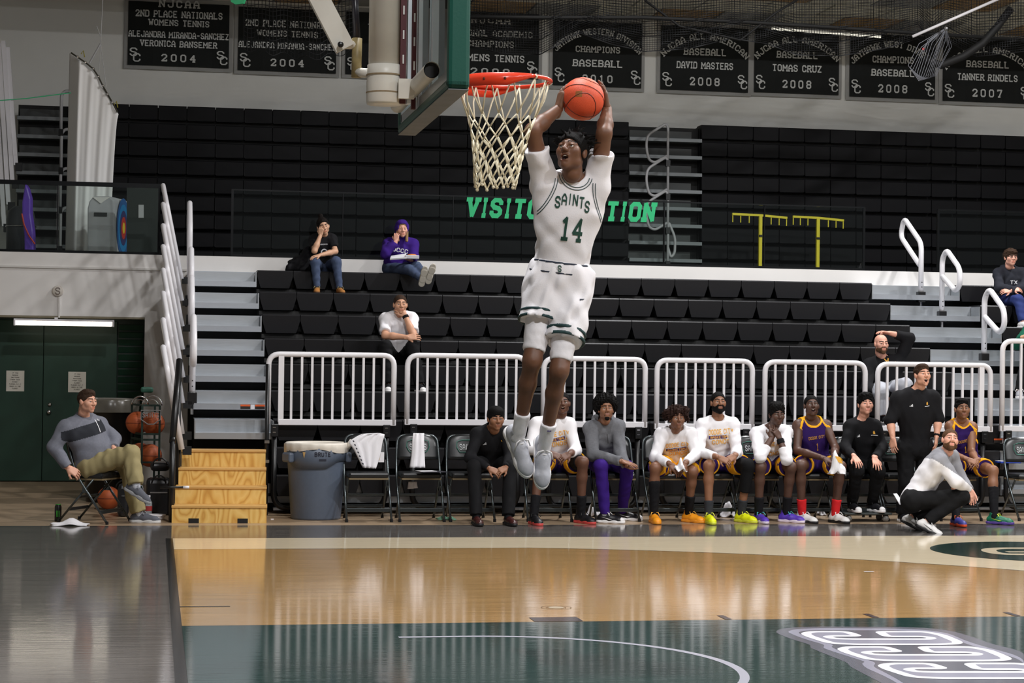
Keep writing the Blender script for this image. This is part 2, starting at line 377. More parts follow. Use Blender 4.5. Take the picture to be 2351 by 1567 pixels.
# ================================================================== balcony, walls, ceiling
YF = 15.10                      # balcony face
zf = at(100, 579, Y=YF).z       # top of the balcony edge
zs = at(100, 728, Y=YF).z       # soffit
zt = at(100, 613, Y=YF).z
YR = 15.72                      # recessed back wall with doors
XP0 = at(330, 900, Y=YF).x; XP1 = at(425, 900, Y=YF).x
w = MB().span((-14, YF, zs), (24, YF+.25, zf)).build('wall_balcony', M_fascia); tag(w, kind='structure')
w2 = MB().span((XP0, YF, 0), (24, YF+.25, zs)).build('wall_pillar', M_fascia); tag(w2, kind='structure')
t1 = MB().span((-14, YF-.018, zt-.012), (XP1, YF, zt+.012)).build('trim_1', M_trimw); tag(t1, kind='structure')
t2 = MB().span((-14, YF-.012, zs-.004), (XP0, YF+.3, zs+.02)).build('trim_2', mat('trim_olive', (120, 112, 92), .5)); tag(t2, kind='structure')
sl = MB().span((-14, YF+.25, zf-.25), (24, 22.2, zf-.02)).build('floor_balcony', mat('balcony_floor', (120, 118, 114), .6)); tag(sl, kind='structure')
YW = 22.2; zc = at(1500, 42, Y=YW).z
wb = MB().span((-14, YW, 0), (24, YW+.2, zc+.3)).build('wall_back', M_wall); tag(wb, kind='structure')
wl = MB().span((-14.2, -16, 0), (-14, YW, 11)).build('wall_left', M_wall); tag(wl, kind='structure')
wr = MB().span((-14, YR, 0), (XP0, YR+.1, zs)).build('wall_recess', mat('recess_dark_green', (14, 40, 30), .5)); tag(wr, kind='structure')
sf = MB().span((-14, YF+.25, zs), (XP0, YR+.1, zs+.05)).build('ceiling_recess', M_trimw); tag(sf, kind='structure')
ce_ = MB().span((-14, 19.1, zc), (24, YW, zc+.15)).build('ceiling', mat('ceiling_grey', (118, 116, 110), .8)); tag(ce_, kind='structure')
hi = MB().span((-14, -16, 11), (24, 19.1, 11.2)).build('ceiling_court', mat('ceiling_white', (170, 168, 162), .8)); tag(hi, kind='structure')
dv = MB().span((-14, 18.95, zc), (24, 19.1, 11)).build('wall_bulkhead', M_wall); tag(dv, kind='structure')
# ceiling tiles that can be told apart above the banners
tm = [mat('ceiling_tile_pale', (232, 226, 206), .8, var=.1, vscale=3), mat('ceiling_tile_brown', (186, 150, 98), .8, var=.15, vscale=3), mat('ceiling_tile_grey', (170, 168, 160), .8)]
for i in range(19):
    for j in range(3):
        x0 = -1.0+i*1.05+(.5 if j % 2 else 0); y0 = 19.1+j*1.03
        MB().span((x0+.02, y0+.02, zc-.025), (x0+1.03, y0+1.01, zc)).build('ceiling_tile', tm[(i*2+j*3+i*j) % 3], ce_)
# doors, louvre
xd = [at(-40, 900, Y=YR).x, at(99, 900, Y=YR).x, at(268, 900, Y=YR).x]
for k in range(2):
    d = MB().span((xd[k]+.004, YR-.045, .01), (xd[k+1]-.004, YR, zs-.03)).build('door_%d' % (k+1), M_green_door, bevel=.004); tag(d, kind='structure')
    if k == 1:
        q = at(113, 945, Y=YR-.05); MB().sphere(q+Vector((0, -.03, 0)), .03, 12, 8).build('door_knob', M_chrome, d, True)
        q = at(114.5, 928, Y=YR-.05); MB().lathe([(.022, 0), (.022, .02)], (0, 0, 0), 12).build('deadbolt', M_chrome, d, True)
        bpy.data.objects['deadbolt'].data.transform(Matrix.Translation(q) @ Matrix.Rotation(math.pi/2, 4, 'X'))
lv = MB().span((xd[2]+.01, YR-.03, .01), (XP0, YR-.005, zs-.01)).build('shutter', M_green_dark); tag(lv, 'dark green slatted shutter between double door and white pillar', 'shutter')
zz = .06
while zz < zs-.1:
    m_ = Matrix.Rotation(math.radians(25), 3, 'X')
    MB().box(((xd[2]+XP0)/2, YR-.05, zz), (XP0-xd[2]-.03, .012, .075), m_).build('slat', M_green_door, lv); zz += .096
# notices taped on the doors
LINES = ['IF YOU', 'REMOVE', 'ANYTHING', 'FROM THIS', 'CLOSET', 'PLEASE PUT IT', 'BACK IN THE', 'CLOSET']
for k, (px, py, lb) in enumerate(((35, 874, 'white printed notice on green door at the left picture edge'), (177, 876.5, 'white printed notice on green door above the seated man in grey pullover'))):
    q = at(px, py, Y=YR-.047); r = empty('door_notice', q, lb, 'sign', 'notices on the green doors')
    MB().box(q, (.222, .002, .262)).build('paper', mat('paper_white', (208, 205, 196), .7), r)
    mb = MB()
    for i, s in enumerate(LINES): text_on(mb, s, q+Vector((0, -.0025, .095-.028*i)), (1, 0, 0), (0, 0, 1), .013, min(.15, .0125*len(s)), .2)
    mb.build('print', mat('print_grey', (70, 68, 66), .7), r)
# tube light under the soffit
a, b = at(32, 740, Y=YF-.1), at(262, 742, Y=YF-.1)
r = empty('tube_light', (a+b)/2, 'long fluorescent tube light glowing under the balcony soffit', 'light')
MB().span((a.x, a.y-.04, a.z+.025), (b.x, a.y+.06, a.z+.05)).build('housing', M_white, r)
mt = mat('tube_glow', (255, 246, 226), .4, emit=3.2)
MB().span((a.x+.02, a.y-.035, a.z-.03), (b.x-.02, a.y+.05, a.z+.024)).build('diffuser', mt, r, bevel=.015)
for q in (a.x+.01, b.x-.01): MB().box((q, a.y, a.z), (.025, .1, .075)).build('end_cap', M_white, r, bevel=.006)
MB().span((at(130, 720, Y=YF).x-.02, YF-.12, a.z+.05), (at(130, 720, Y=YF).x+.02, YF-.04, zs)).build('hanger', M_white, r)
# round fire bell with conduit
q = at(133, 668, Y=YF-.001)
r = empty('alarm_bell', q, 'round cream alarm bell on the white balcony wall', 'alarm')
MB().lathe([(.07, 0), (.07, .015), (.06, .035), (.03, .045)], (0, 0, 0), 24).build('gong', mat('cream_paint', (212, 205, 196), .4), r, world_coords=False)
bpy.data.objects['gong'].data.transform(Matrix.Rotation(math.pi/2, 4, 'X'))
ring_ = MB(); text_on(ring_, 'S', q+Vector((0, -.047, -.045)), (1, 0, 0), (0, 0, 1), .09, .06, .16); ring_.build('bell_mark', mat('mark_brown', (120, 108, 100), .5), r)
MB().bar(q+Vector((.02, -.012, -.07)), (q.x+.02, YF-.012, zs), .022).build('conduit', M_fascia, r)

# ================================================================== lower bleacher
RUN, RISE, Y0, Z0 = .66, .287, 10.5, .83
def rowY(j): return Y0+RUN*j if j > 0 else Y0-.03+.012*j
def rowT(j): return Z0+.13+RISE*j          # walking / sitting level
XA0, XA1, XB0, XB1, XE = -1.36, -.545, 7.46, 8.68, 12.3
stand = empty('bleacher', (3.5, Y0, 0), 'tiered grandstand of charcoal plastic seats with aluminium aisle steps', 'bleacher')
seat_mb = MB(); W_, H_ = .437, .205
prof = [(-.5, 0), (.5, 0), (.5, -.3), (.475, -.5), (.44, -.75), (.40, -1), (-.40, -1), (-.44, -.75), (-.475, -.5), (-.5, -.3)]
seat_mb.prism([(x*W_, -.016+.016*abs(z)*1.3, z*H_) for x, z in prof], (0, .36, 0))
seat_mb.prism([(-.5*W_, -.016, 0), (.5*W_, -.016, 0), (.5*W_, -.006, .014), (-.5*W_, -.006, .014)], (0, .37, 0))
seat0 = seat_mb.build('seat', M_seat, stand, world_coords=False)
PITCH_X = (XB0-XA1)/18; used0 = False
def put_seat(x, y, z, parent, first=[seat0]):
    global used0
    if not used0 and parent is stand: o = seat0; used0 = True
    else: o = seat0.copy(); col.objects.link(o); o.parent = parent
    o.location = Vector((x, y, z))-parent.location; return o
for j in range(-2, 7):
    y, zt_ = rowY(j), rowT(j); yb = rowY(j)+(RUN if j >= 0 else .2)
    MB().span((XA1, y+.06, zt_-.05), (XB0, yb+.05, zt_-.02)).build('deck', M_deck, stand)
    MB().span((XA0, y+.30, zt_-.33), (XE, y+.33, zt_-.19)).build('row_beam', M_blackm, stand)
    for k in range(18): put_seat(XA1+PITCH_X*(k+.5), y, zt_, stand)
    for k in range(8):
        if XB1+PITCH_X*(k+.5) < XE: put_seat(XB1+PITCH_X*(k+.5), y, zt_, stand)
    if j >= 1: MB().span((XA1, y+.10, zt_-.262), (XB0, y+.13, zt_-.215)).build('bracket_rail', M_deck, stand)
    for (xa, xb) in ((XA0, XA1-.012), (XB0+.012, XB1)):
        if xa < 0 and j < 0: continue
        MB().span((xa, y-.005, zt_-.195), (xb, y+.30, zt_-.13)).build('step_nosing', M_alu_nose, stand)
        MB().span((xa+.01, y+.27, zt_-.13), (xb-.01, y+.30, zt_-.012)).build('step_riser', M_alu, stand)
        MB().span((xa, y+.27, zt_-.012), (xb, y+RUN+.28, zt_)).build('step_deck', M_alu_nose, stand)
        for xe in (xa, xb): MB().box((xe, y+.14, zt_-.1), (.012, .28, .19)).build('step_cheek', M_alu, stand)
MB().span((XA1, Y0+.36, .05), (XB0, Y0+.4, .9)).build('understructure', M_blackm, stand)
MB().span((XA0, Y0+.1, .1), (XE, Y0+.13, .30)).build('base_channel', M_alu, stand)
MB().span((XA0, Y0+.06, .17), (XE, Y0+.10, .20)).build('base_slot', M_blackm, stand)
MB().span((XA1, Y0-.02, .03), (XE, Y0+.1, .055)).build('base_rail', M_alu_nose, stand)
MB().span((XA0, Y0+.5, 0), (XE, Y0+.54, .75)).build('back_screen', M_blackm, stand)
for j in range(1, 7): MB().span((XA0, rowY(j)+.5, 0), (XE, rowY(j)+.52, rowT(j)-.22)).build('back_screen', M_blackm, stand)
# warning stickers on the second step
for xs, xe, rj in ((552, 608, 1), (2282, 2330, 0)):
    for k in range(2):
        x0 = at(xs, 930, Y=rowY(rj)).x; x1 = at(xe, 930, Y=rowY(rj)).x; ww = (x1-x0)*.4
        xx = x0 + (0 if k == 0 else (x1-x0)*.6)
        MB().span((xx, rowY(rj)-.008, rowT(rj)-.188), (xx+ww, rowY(rj)-.005, rowT(rj)-.14)).build('warning_sticker', mat('sticker_dark', (30, 24, 22), .5), stand)
        MB().span((xx, rowY(rj)-.0095, rowT(rj)-.158), (xx+ww, rowY(rj)-.005, rowT(rj)-.14)).build('sticker_band', mat('sticker_orange', (226, 92, 34), .5), stand)
    xm = (x0+x1)/2
    MB().span((xm-.02, rowY(rj)-.008, rowT(rj)-.188), (xm+.02, rowY(rj)-.005, rowT(rj)-.14)).build('warning_sticker', M_white, stand)
# leaning guard panels at the open end, one per row
for j in range(-1, 7):
    y, zb = Y0+RUN*j, Z0-.10+RISE*j
    r = empty('guard_rail', (-1.48, y, zb), ['lowest', 'second lowest', 'third', 'fourth', 'fifth', 'sixth', 'seventh', 'topmost'][j+1]+' white leaning guard rail panel at the open end of the grandstand' if j in (-1, 0, 6) else ['', '', 'third', 'fourth', 'fifth', 'sixth', 'seventh'][j+1]+' white leaning guard rail from the floor at the grandstand end', 'railing', 'guard rails at the grandstand end')
    ya_, yb_ = ([794, 731, 670, 617, 563, 515, 466, 423][j+1], [1031, 996, 925, 866, 802, 749, 690, 640][j+1])
    def gp(t, h):
        fr_ = (h+RISE*t)/(1.07+RISE); xb_ = 418+.8*(2-abs(j-2))
        return at(xb_+(374-xb_)*fr_, yb_+(ya_-yb_)*fr_, Y=y+RUN*t)
    MB().tube(rounded([gp(0, 0), gp(0, 1.07), gp(1, 1.07), gp(1, 0)], .05), .030, 8).build('frame', M_white, r, True)
    MB().bar(gp(0, .12), gp(1, .12), .03).build('bottom_rail', M_white, r)
    for t in (.2, .4, .6, .8): MB().bar(gp(t, .12), gp(t, 1.07), .016).build('baluster', M_white, r)
    MB().box(gp(0, -.02)+Vector((.05, .05, 0)), (.09, .1, .08)).build('bracket', M_blackm, r)

# ---- aisle hand rails: a post with a closed loop, plane parallel to the aisle
def handrail(X, Y, z, label, kind='fwd', H=.80, group='white loop hand rails on the grandstand aisles', r_=.034):
    e = empty('aisle_handrail', (X, Y, z), label, 'handrail', group)
    if kind == 'back': pts = [(0, .1), (0, H-.02), (.62, H+.36), (.74, H+.12), (.06, .48)]
    else: pts = [(0, .1), (0, H), (-.14, H+.10), (-.56, H-.16), (-.58, H-.36), (-.44, H-.44), (-.02, H-.24)]
    P = rounded([(0, a, b) for a, b in pts], .11, 6)
    MB().tube([Vector((X, Y, z))+p for p in P], r_, 10).build('loop_rail', M_white, e, True)
    MB().tube([(X, Y, z-.12), (X, Y, z+.02)], .02, 8).build('spigot', M_chrome, e)
    MB().box((X, Y, z+.05), (.10, .10, .14)).build('socket', M_black, e, bevel=.008)
    for h in (.18, .24): MB().box((X, Y-r_, z+h), (.012, .004, .012)).build('bolt', M_black, e)
    MB().box((X+.004, Y-.34 if kind == 'fwd' else Y+.12, z+H-.405 if kind == 'fwd' else z+.52), (.05, .05, .005), Matrix.Rotation(math.radians(25 if kind == 'fwd' else 30), 3, 'X')).build('sticker', mat('sticker_lilac', (206, 204, 222), .5), e)
    return e
q = at(2114, 690, Y=rowY(6)+.1); handrail(q.x, q.y, q.z, 'tall white loop hand rail at the head of the right aisle', 'back', .78)
q = at(2162, 735, Y=rowY(5)+.05); handrail(q.x, q.y, q.z, 'white loop hand rail in the right aisle below the tall one', 'fwd', .80)
q = at(2259, 833, Y=rowY(3)+.05); handrail(q.x, q.y, q.z, 'white loop hand rail in the right aisle nearest the front barrier', 'fwd', .80)
for k, (px, py, j, lb, kd, hh) in enumerate(((434, 700, 6, 'tall slim white hand rail at the head of the left aisle', 'back', .98), (436, 745, 5, 'upper white loop hand rail in the left aisle', 'fwd', .82), (437, 815, 4, 'middle white loop hand rail in the left aisle', 'fwd', .82), (441, 925, 1, 'lowest white loop hand rail in the left aisle', 'fwd', .84))):
    q = at(px, py, Y=rowY(j)+.05); handrail(q.x, q.y, q.z, lb, kd, hh)

# ---- front barriers
YB = 10.36
sections = [(608, 910, 806, 975, 'L', 'white picket barrier nearest the wooden steps, behind the grey bin'),
            (927, 1213, 809, 975, '', 'white picket barrier behind the left of the jumping player'),
            (1240, 1487, 816, 980, '', 'white picket barrier behind the jumping player and the man with the round afro'),
            (1500, 1733, 820, 985, '', 'white picket barrier behind the two white-shirted players'),
            (1748, 1992, 824, 988, '', 'white picket barrier behind the player wearing jersey number one'),
            (2007, 2280, 829, 990, 'R', 'white picket barrier behind the shouting standing coach'),
            (2293, 2560, 776, 990, '', 'taller white picket barrier cut off by the right picture edge')]
for (xa, xb, ya, yb, dbl, lb) in sections:
    A = at(xa+7, yb-7, Y=YB); B = at(xb-7, yb-7, Y=YB); T = at(xa+7, ya+6, Y=YB)
    z0, z1, x0, x1 = A.z, T.z, A.x, B.x
    r = empty('picket_barrier', ((x0+x1)/2, YB, 0), lb, 'barrier', 'white picket barriers along the grandstand front')
    zb0 = z0-.02 if dbl != 'L' else z0-.02
    MB().tube(rounded([(x0, YB, zb0), (x0, YB, z1), (x1, YB, z1), (x1, YB, zb0)], .12, 7), .029, 10).build('frame', M_white, r, True)
    xs0 = x0+.13 if dbl == 'L' else x0; xs1 = x1-.11 if dbl == 'R' else x1
    MB().box(((xs0+x1)/2, YB, z0), (x1-xs0+.05, .05, .062)).build('bottom_rail', M_white, r, bevel=.006)
    if dbl == 'L': MB().box((xs0, YB, (z0+z1)/2), (.056, .045, z1-z0)).build('inner_post', M_white, r)
    if dbl == 'R': MB().box((xs1, YB, (z0+z1)/2), (.056, .045, z1-z0)).build('inner_post', M_white, r)
    n = max(3, round((xs1-xs0)/.1085)); 
    for k in range(1, n):
        x = xs0+(xs1-xs0)*k/n
        e_ = max(0, .12-min(x-x0, x1-x)); zt2 = z1-(.12-math.sqrt(max(0, .12**2-e_**2)))
        MB().bar((x, YB, z0), (x, YB, zt2), .024).build('picket', M_white, r)
    if xa < 2290 or True:
        P = rounded([(x0+.07, YB+.03, z0-.06), (x0+.07, YB+.03, .06), (x1-.07, YB+.03, .06), (x1-.07, YB+.03, z0-.06)], .16, 7)
        MB().tube(P, .03, 8).build('lower_frame', M_black, r, True)
        for x in (x0+.07, x1-.07):
            MB().box((x, YB, z0-.085), (.075, .07, .13)).build('clamp', M_black, r, bevel=.006)
            for dz in (.03, -.02):
                MB().box((x-.005, YB-.037, z0-.085+dz), (.03, .006, .01)).build('clamp_bolt', M_chrome, r)
# slim black posts beside the wooden steps
q = at(615, 835, Y=10.25)
r = empty('step_post', (q.x, 10.25, 0), 'slim black upright post between wooden steps and white barrier', 'post')
MB().tube([(q.x, 10.25, 0), (q.x, 10.25, q.z)], .022, 10).build('post', M_black, r, True)
for h in (.55, .75): MB().box((q.x, 10.22, h), (.05, .02, .03)).build('clip', M_chrome, r)
q0, q1, q2 = at(412, 826, Y=9.9), at(396, 1015, Y=9.35), at(398, 1190, Y=9.35)
r = empty('step_rail', (q2.x, 9.35, 0), 'black sloping hand rail on the left of the wooden steps', 'handrail')
MB().tube([q0, q1], .033, 10).build('top_rail', M_black, r, True)
MB().tube([(q1.x, 9.36, 0), (q1.x, 9.36, q1.z+.05)], .028, 10).build('post', M_black, r, True)
MB().tube([(q0.x, 9.9, 0), (q0.x, 9.9, q0.z-.02)], .024, 10).build('rear_post', M_black, r, True)
q = at(396, 1118, Y=9.3)
MB().tube([q+Vector((-.12, 0, 0)), q+Vector((.10, 0, .0))], .012, 8).build('latch_pin', M_black, r, True)
MB().tube([q+Vector((.10, 0, 0)), q+Vector((.16, 0, .0))], .014, 8).build('latch_tip', M_white, r, True)

# ---- wooden step box
M_ply = bpy.data.materials.new('plywood'); M_ply.use_nodes = True
nt = M_ply.node_tree; b = nt.nodes['Principled BSDF']; tc = nt.nodes.new('ShaderNodeTexCoord'); mp = nt.nodes.new('ShaderNodeMapping'); mp.inputs['Scale'].default_value = (3.2, 3.2, 1.0)
nt.links.new(tc.outputs['Object'], mp.inputs['Vector'])
nz = nt.nodes.new('ShaderNodeTexNoise'); nz.inputs['Scale'].default_value = 1.3; nz.inputs['Detail'].default_value = 1.5
nt.links.new(mp.outputs['Vector'], nz.inputs['Vector'])
mm = nt.nodes.new('ShaderNodeMath'); mm.operation = 'MULTIPLY'; mm.inputs[1].default_value = 13.0; nt.links.new(nz.outputs['Fac'], mm.inputs[0])
fr = nt.nodes.new('ShaderNodeMath'); fr.operation = 'PINGPONG'; fr.inputs[1].default_value = .5; nt.links.new(mm.outputs[0], fr.inputs[0])
rp = nt.nodes.new('ShaderNodeValToRGB'); E_ = rp.color_ramp.elements
E_[0].position = .0; E_[0].color = (*srgb(204, 152, 74), 1); E_[1].position = .22; E_[1].color = (*srgb(226, 182, 100), 1)
e = rp.color_ramp.elements.new(.5); e.color = (*srgb(234, 196, 118), 1)
nt.links.new(fr.outputs[0], rp.inputs['Fac']); nt.links.new(rp.outputs['Color'], b.inputs['Base Color']); b.inputs['Roughness'].default_value = .38
M_plyedge = mat('plywood_edge', (206, 160, 92), .5, var=.12, vscale=40, stretch=(.2, 1, 12))
box = empty('wooden_steps', (-1.14, 9.26, 0), 'varnished plywood box of four steps up to the left aisle', 'steps', rz=math.radians(-3.2))
for k in range(4):
    y0_, zt_ = .26*k, .168*(k+1); hw = .455-.012*k; cx = .0+.006*k
    off = [(.3, 0, .9), (1.7, .4, 2.2), (4.1, 1.2, .1), (2.6, 2.0, 3.3)][k]
    o = MB().span((cx-hw, y0_, zt_-.168), (cx+hw, y0_+.02, zt_-.02)).build('riser', M_ply, box, world_coords=False)
    o.data.transform(Matrix.Translation(Vector(off))); o.location = -Vector(off)
    MB().span((cx-hw-.004, y0_-.012, zt_-.022), (cx+hw+.004, y0_+.28, zt_)).build('tread', M_plyedge, box, world_coords=False, bevel=.003)
    for s_ in (-1, 1): MB().box((cx+s_*(hw-.01), y0_+.14+.0, (zt_-.022)/2), (.018, .26, zt_-.022)).build('side_panel', M_ply, box, world_coords=False)
for x in (-.245, .225): MB().box((x, -.001, .022), (.10, .004, .044)).build('forklift_notch', M_blackm, box, world_coords=False)
# ================================================================== upper bleacher (folded stack behind the balcony)
M_ualu = mat('grimy_shaded_aluminium', (118, 122, 124), .5, metal=.6); M_ualu2 = mat('grimy_shaded_aluminium_dark', (70, 72, 72), .6, metal=.5)  # grimy aluminium, darkened further in colour for the dimmer light up here
YU = 21.2; RU = .283
ztop = at(350, 240, Y=YU).z
xs_ = [at(x, 400, Y=YU).x for x in (38, 160, 1443, 1609, 2420)]
upL = empty('upper_bleacher', ((xs_[1]+xs_[2])/2, YU, zf), 'folded dark upper bank of seats left of the middle aisle', 'bleacher')
upR = empty('upper_bleacher', ((xs_[3]+xs_[4])/2, YU, zf), 'folded dark upper bank of seats right of the middle aisle', 'bleacher')
mbs = MB(); mbs.prism([(-.217, 0, 0), (.217, 0, 0), (.217, .006, -.2), (.2, .012, -.215), (-.2, .012, -.215), (-.217, .006, -.2)], (0, .3, 0)); mbs.prism([(-.217, 0, 0), (.217, 0, 0), (.217, .012, .012), (-.217, .012, .012)], (0, .28, 0))
useat = mbs.build('seat', M_seat_up, upL, world_coords=False); uu = False
for rt, xa, xb in ((upL, xs_[1], xs_[2]), (upR, xs_[3], xs_[4])):
    n = round((xb-xa)/.4445); pw = (xb-xa)/n
    for k in range(10):
        z = ztop-RU*k
        if z < zf-.05: break
        for i in range(n):
            if not uu: o = useat; uu = True
            else: o = useat.copy(); col.objects.link(o); o.parent = rt
            o.location = Vector((xa+pw*(i+.5), YU-.012*k, z-.02))-rt.location
    MB().span((xa, YU+.12, zf), (xb, YU+.9, ztop-.03)).build('core', M_blackm, rt)
for rt, xa, xb in ((upL, xs_[0], xs_[1]), (upR, xs_[2], xs_[3])):
    for k in range(9):
        z = ztop-RU*(k+1)+.03
        MB().span((xa, YU-.05-.012*k, z-.055), (xb, YU+.2, z)).build('step_nosing', M_ualu, rt)
        MB().span((xa+.03, YU+.1, z), (xb-.14, YU+.14, z+.13)).build('step_riser', M_ualu2, rt)
    MB().span((xa, YU+.21, zf), (xb, YU+.8, ztop-.05)).build('aisle_back', M_blackm, rt)
ue = at(1532, 300, Y=YU-.3)
for k in range(4):
    q = at(1533, 372+77*k if k < 3 else 603, Y=YU-.45)
    lb = ['topmost', 'second', 'third', 'lowest'][k]+' grey loop hand rail in the upper middle aisle'
    e = empty('aisle_handrail', q, lb, 'handrail', 'grey loop hand rails on the upper aisle')
    pts = [(0, -.05), (0, .56), (-.05, .62), (-.42, .42), (-.44, .22), (-.38, .02), (-.26, -.02), (-.02, .10)] if k < 3 else [(0, zf-q.z-.02), (0, .62), (.02, .64), (.14, .4), (.13, .16), (.06, .08), (0, .25)]
    P = rounded([q+Vector((a*.85, -.1*abs(a), b)) for a, b in pts], .09, 5)
    MB().tube(P, .022, 8).build('loop_rail', mat('rail_grey', (170, 170, 172), .4), e, True)
    MB().box(q+Vector((0, 0, -.02)), (.07, .07, .1)).build('socket', M_black, e)
for k, (px, py) in enumerate(((140, 292), (140, 380), (138, 470), (138, 560))):
    q = at(px, py, Y=YU-.5); e = empty('aisle_handrail', q, ['topmost', 'second', 'third', 'lowest'][k]+' white loop hand rail beside the hanging white curtain', 'handrail', 'loop hand rails on the upper left aisle')
    P = rounded([q+Vector((a, -.1*abs(a), b)) for a, b in [(0, zf-q.z if k == 3 else -.1), (0, .5), (.06, .56), (.4, .52), (.42, .2), (.12, .35)]], .09, 5)
    MB().tube(P, .024, 8).build('loop_rail', MATS['rail_grey'], e, True)
    MB().box(q+Vector((0, 0, -.08)), (.07, .07, .1)).build('socket', M_black, e)
for k, (xa, ya, xb, yb) in enumerate(((-14, 130, 10, 520), (-3, 100, 20, 470), (8, 95, 29, 420), (18, 110, 37, 380))):
    a, b = at(xa, ya, Y=20.5+.08*k), at(xb, yb, Y=20.3+.08*k)
    e = empty('guard_rail', b, ['first', 'second', 'third', 'fourth'][k]+' leaning grey-white guard rail from the left edge in the upper bank', 'railing', 'guard rails on the upper bank')
    MB().bar(a, b, .06, .10, up=(0, 1, 0)).build('panel_rail', M_white, e)
    MB().box(b+Vector((.04, 0, -.02)), (.1, .1, .12)).build('bracket', M_black, e)

# ================================================================== glass balustrade on the balcony edge
YG = YF+.08
seams = [[-130, 132, 368], [531, 787, 1040, 1283, 1525, 1755, 1986], [2152, 2420]]
names = [['glass balustrade panel at the left picture edge', 'glass balustrade panel in front of the white curtain'],
         ['first glass balustrade panel right of the left stairs opening', 'glass balustrade panel behind the woman in the purple hood', 'glass balustrade panel carrying the start of the green lettering', 'glass balustrade panel hidden behind the jumping player', 'glass balustrade panel right of the green lettering, at the first yellow rack', 'glass balustrade panel in front of the second yellow rack'],
         ['glass balustrade panel behind the boy in the dark hoodie']]
zg1 = at(787, 444, Y=YG).z
M_rail_dark = mat('dark_anodised', (20, 22, 24), .3, metal=.6)
for si, sx in enumerate(seams):
    for k in range(len(sx)-1):
        x0, x1 = at(sx[k], 500, Y=YG).x, at(sx[k+1], 500, Y=YG).x
        r = empty('balustrade', ((x0+x1)/2, YG, zf), names[si][k], 'balustrade', 'glass balustrade panels')
        MB().span((x0+.012, YG-.006, zf+.03), (x1-.012, YG+.006, zg1)).build('pane', M_glass, r)
        MB().span((x0, YG-.02, zf+.002), (x1, YG+.02, zf+.035)).build('shoe_channel', M_rail_dark, r)
        MB().span((x0, YG-.012, zg1), (x1, YG+.012, zg1+(.055 if si == 0 else .018))).build('top_rail', M_rail_dark, r)
        for x in ((x0,) if k else (x0+.012,)): MB().box((x, YG, (zf+zg1)/2), (.03 if not k else .012, .03, zg1-zf)).build('post', M_rail_dark, r)
        if k == len(sx)-2: MB().box((x1-.015, YG, (zf+zg1)/2), (.03, .03, zg1-zf)).build('post', M_rail_dark, r)
# green lettering on the glass
M_letter = mat('letter_green', (20, 164, 104), .5)
a, b = at(1066, 497, Y=YG-.012), at(1503, 512, Y=YG-.012)
sgn = empty('glass_lettering', a, 'bold slanted green vinyl letters on the balcony glass', 'lettering')
word = 'VISITOR SECTION'; W0 = b.x-a.x; xx = 0.0
adv = [1.0 if c not in 'I ' else (.62 if c == 'I' else .55) for c in word]; tot = sum(adv); hL = .27
for c, ad in zip(word, adv):
    if c != ' ':
        mb = MB(); cx = a.x+W0*(xx+ad/2)/tot; dy_ = 0.0
        for q in text_quads(c, hL, W0*ad/tot*(.86 if c != 'I' else .52), .30, True, shear=.14):
            dy_ += .0004; mb.face([(cx+u, YG-.008-dy_, a.z-.01+v) for u, v in q])
        mb.build('letter_'+c.lower(), M_letter, sgn, fix=False)
    xx += ad
# yellow racks
M_yel = mat('yellow_paint', (226, 206, 40), .45)
for k, (xa, xb, xp, y0_, y1_, lb) in enumerate(((1681, 1807, 1746, 491, 594, 'left yellow T-shaped rack with hanging hooks behind the glass'), (1820, 1937, 1878, 497, 597, 'right yellow T-shaped rack with hanging hooks behind the glass'))):
    YT = 20.2; p = at(xp, y0_+3, Y=YT); l, r_ = at(xa, y0_, Y=YT), at(xb, y0_+9, Y=YT)
    e = empty('hook_rack', (p.x, YT, zf-.02), lb, 'rack', 'yellow racks on the balcony')
    MB().box((p.x, YT, (zf+p.z)/2-.01), (.05, .05, p.z-zf)).build('post', M_yel, e)
    MB().bar(l, (p.x, YT, p.z), .035).build('arm', M_yel, e); MB().bar((p.x, YT, p.z), r_, .035).build('arm', M_yel, e)
    MB().box((p.x, YT, zf), (.4, .4, .04)).build('foot', M_black, e)
    MB().box((p.x, YT-.03, p.z-.33), (.055, .03, .03)).build('collar', M_black, e)
    for t in (.02, .3, .6): MB().bar(l+(p-l)*t, l+(p-l)*t+Vector((0, 0, -.13)), .014).build('hook', M_yel, e)
    for t in (.4, .7, .98): MB().bar(p+(r_-p)*t, p+(r_-p)*t+Vector((0, 0, -.13)), .014).build('hook', M_yel, e)
# hanging white curtain on its cable
YC = 18.0
Lx = [(122, 163), (200, 161), (300, 160), (400, 157), (500, 153), (580, 150)]; Rx = [(122, 166), (140, 190), (160, 214), (190, 233), (215, 248), (240, 262), (262, 272), (300, 267), (410, 261), (500, 257), (580, 252)]
def interp(T, y):
    for (ya, xa), (yb, xb) in zip(T[:-1], T[1:]):
        if y <= yb: return xa+(xb-xa)*max(0, (y-ya))/(yb-ya)
    return T[-1][1]
cur = empty('hanging_curtain', at(205, 580, Y=YC), 'tall white cloth curtain gathered and hanging from a cable above the balcony', 'curtain')
top_at = lambda u: interp([(0, 122), (.25, 143), (.45, 162), (.62, 190), (.78, 216), (.9, 240), (1, 262)], u)
P = []
NU, NV = 48, 26
for j in range(NV+1):
    row = []
    for i in range(NU+1):
        u = i/NU; t = j/NV; y0_ = top_at(u)
        y = y0_+(584-y0_)*t
        wl_ = 160-10*t; xr = 272-20*t**.6
        x = wl_+(xr-wl_)*u
        dep = (.35*(.2-u)/.2 if u < .2 else 0) + .012*math.sin(u*22+2*math.sin(t*2.2)) + .004*math.sin(u*51+t*3)
        row.append(at(x, y, Y=YC+dep))
    P.append(row)
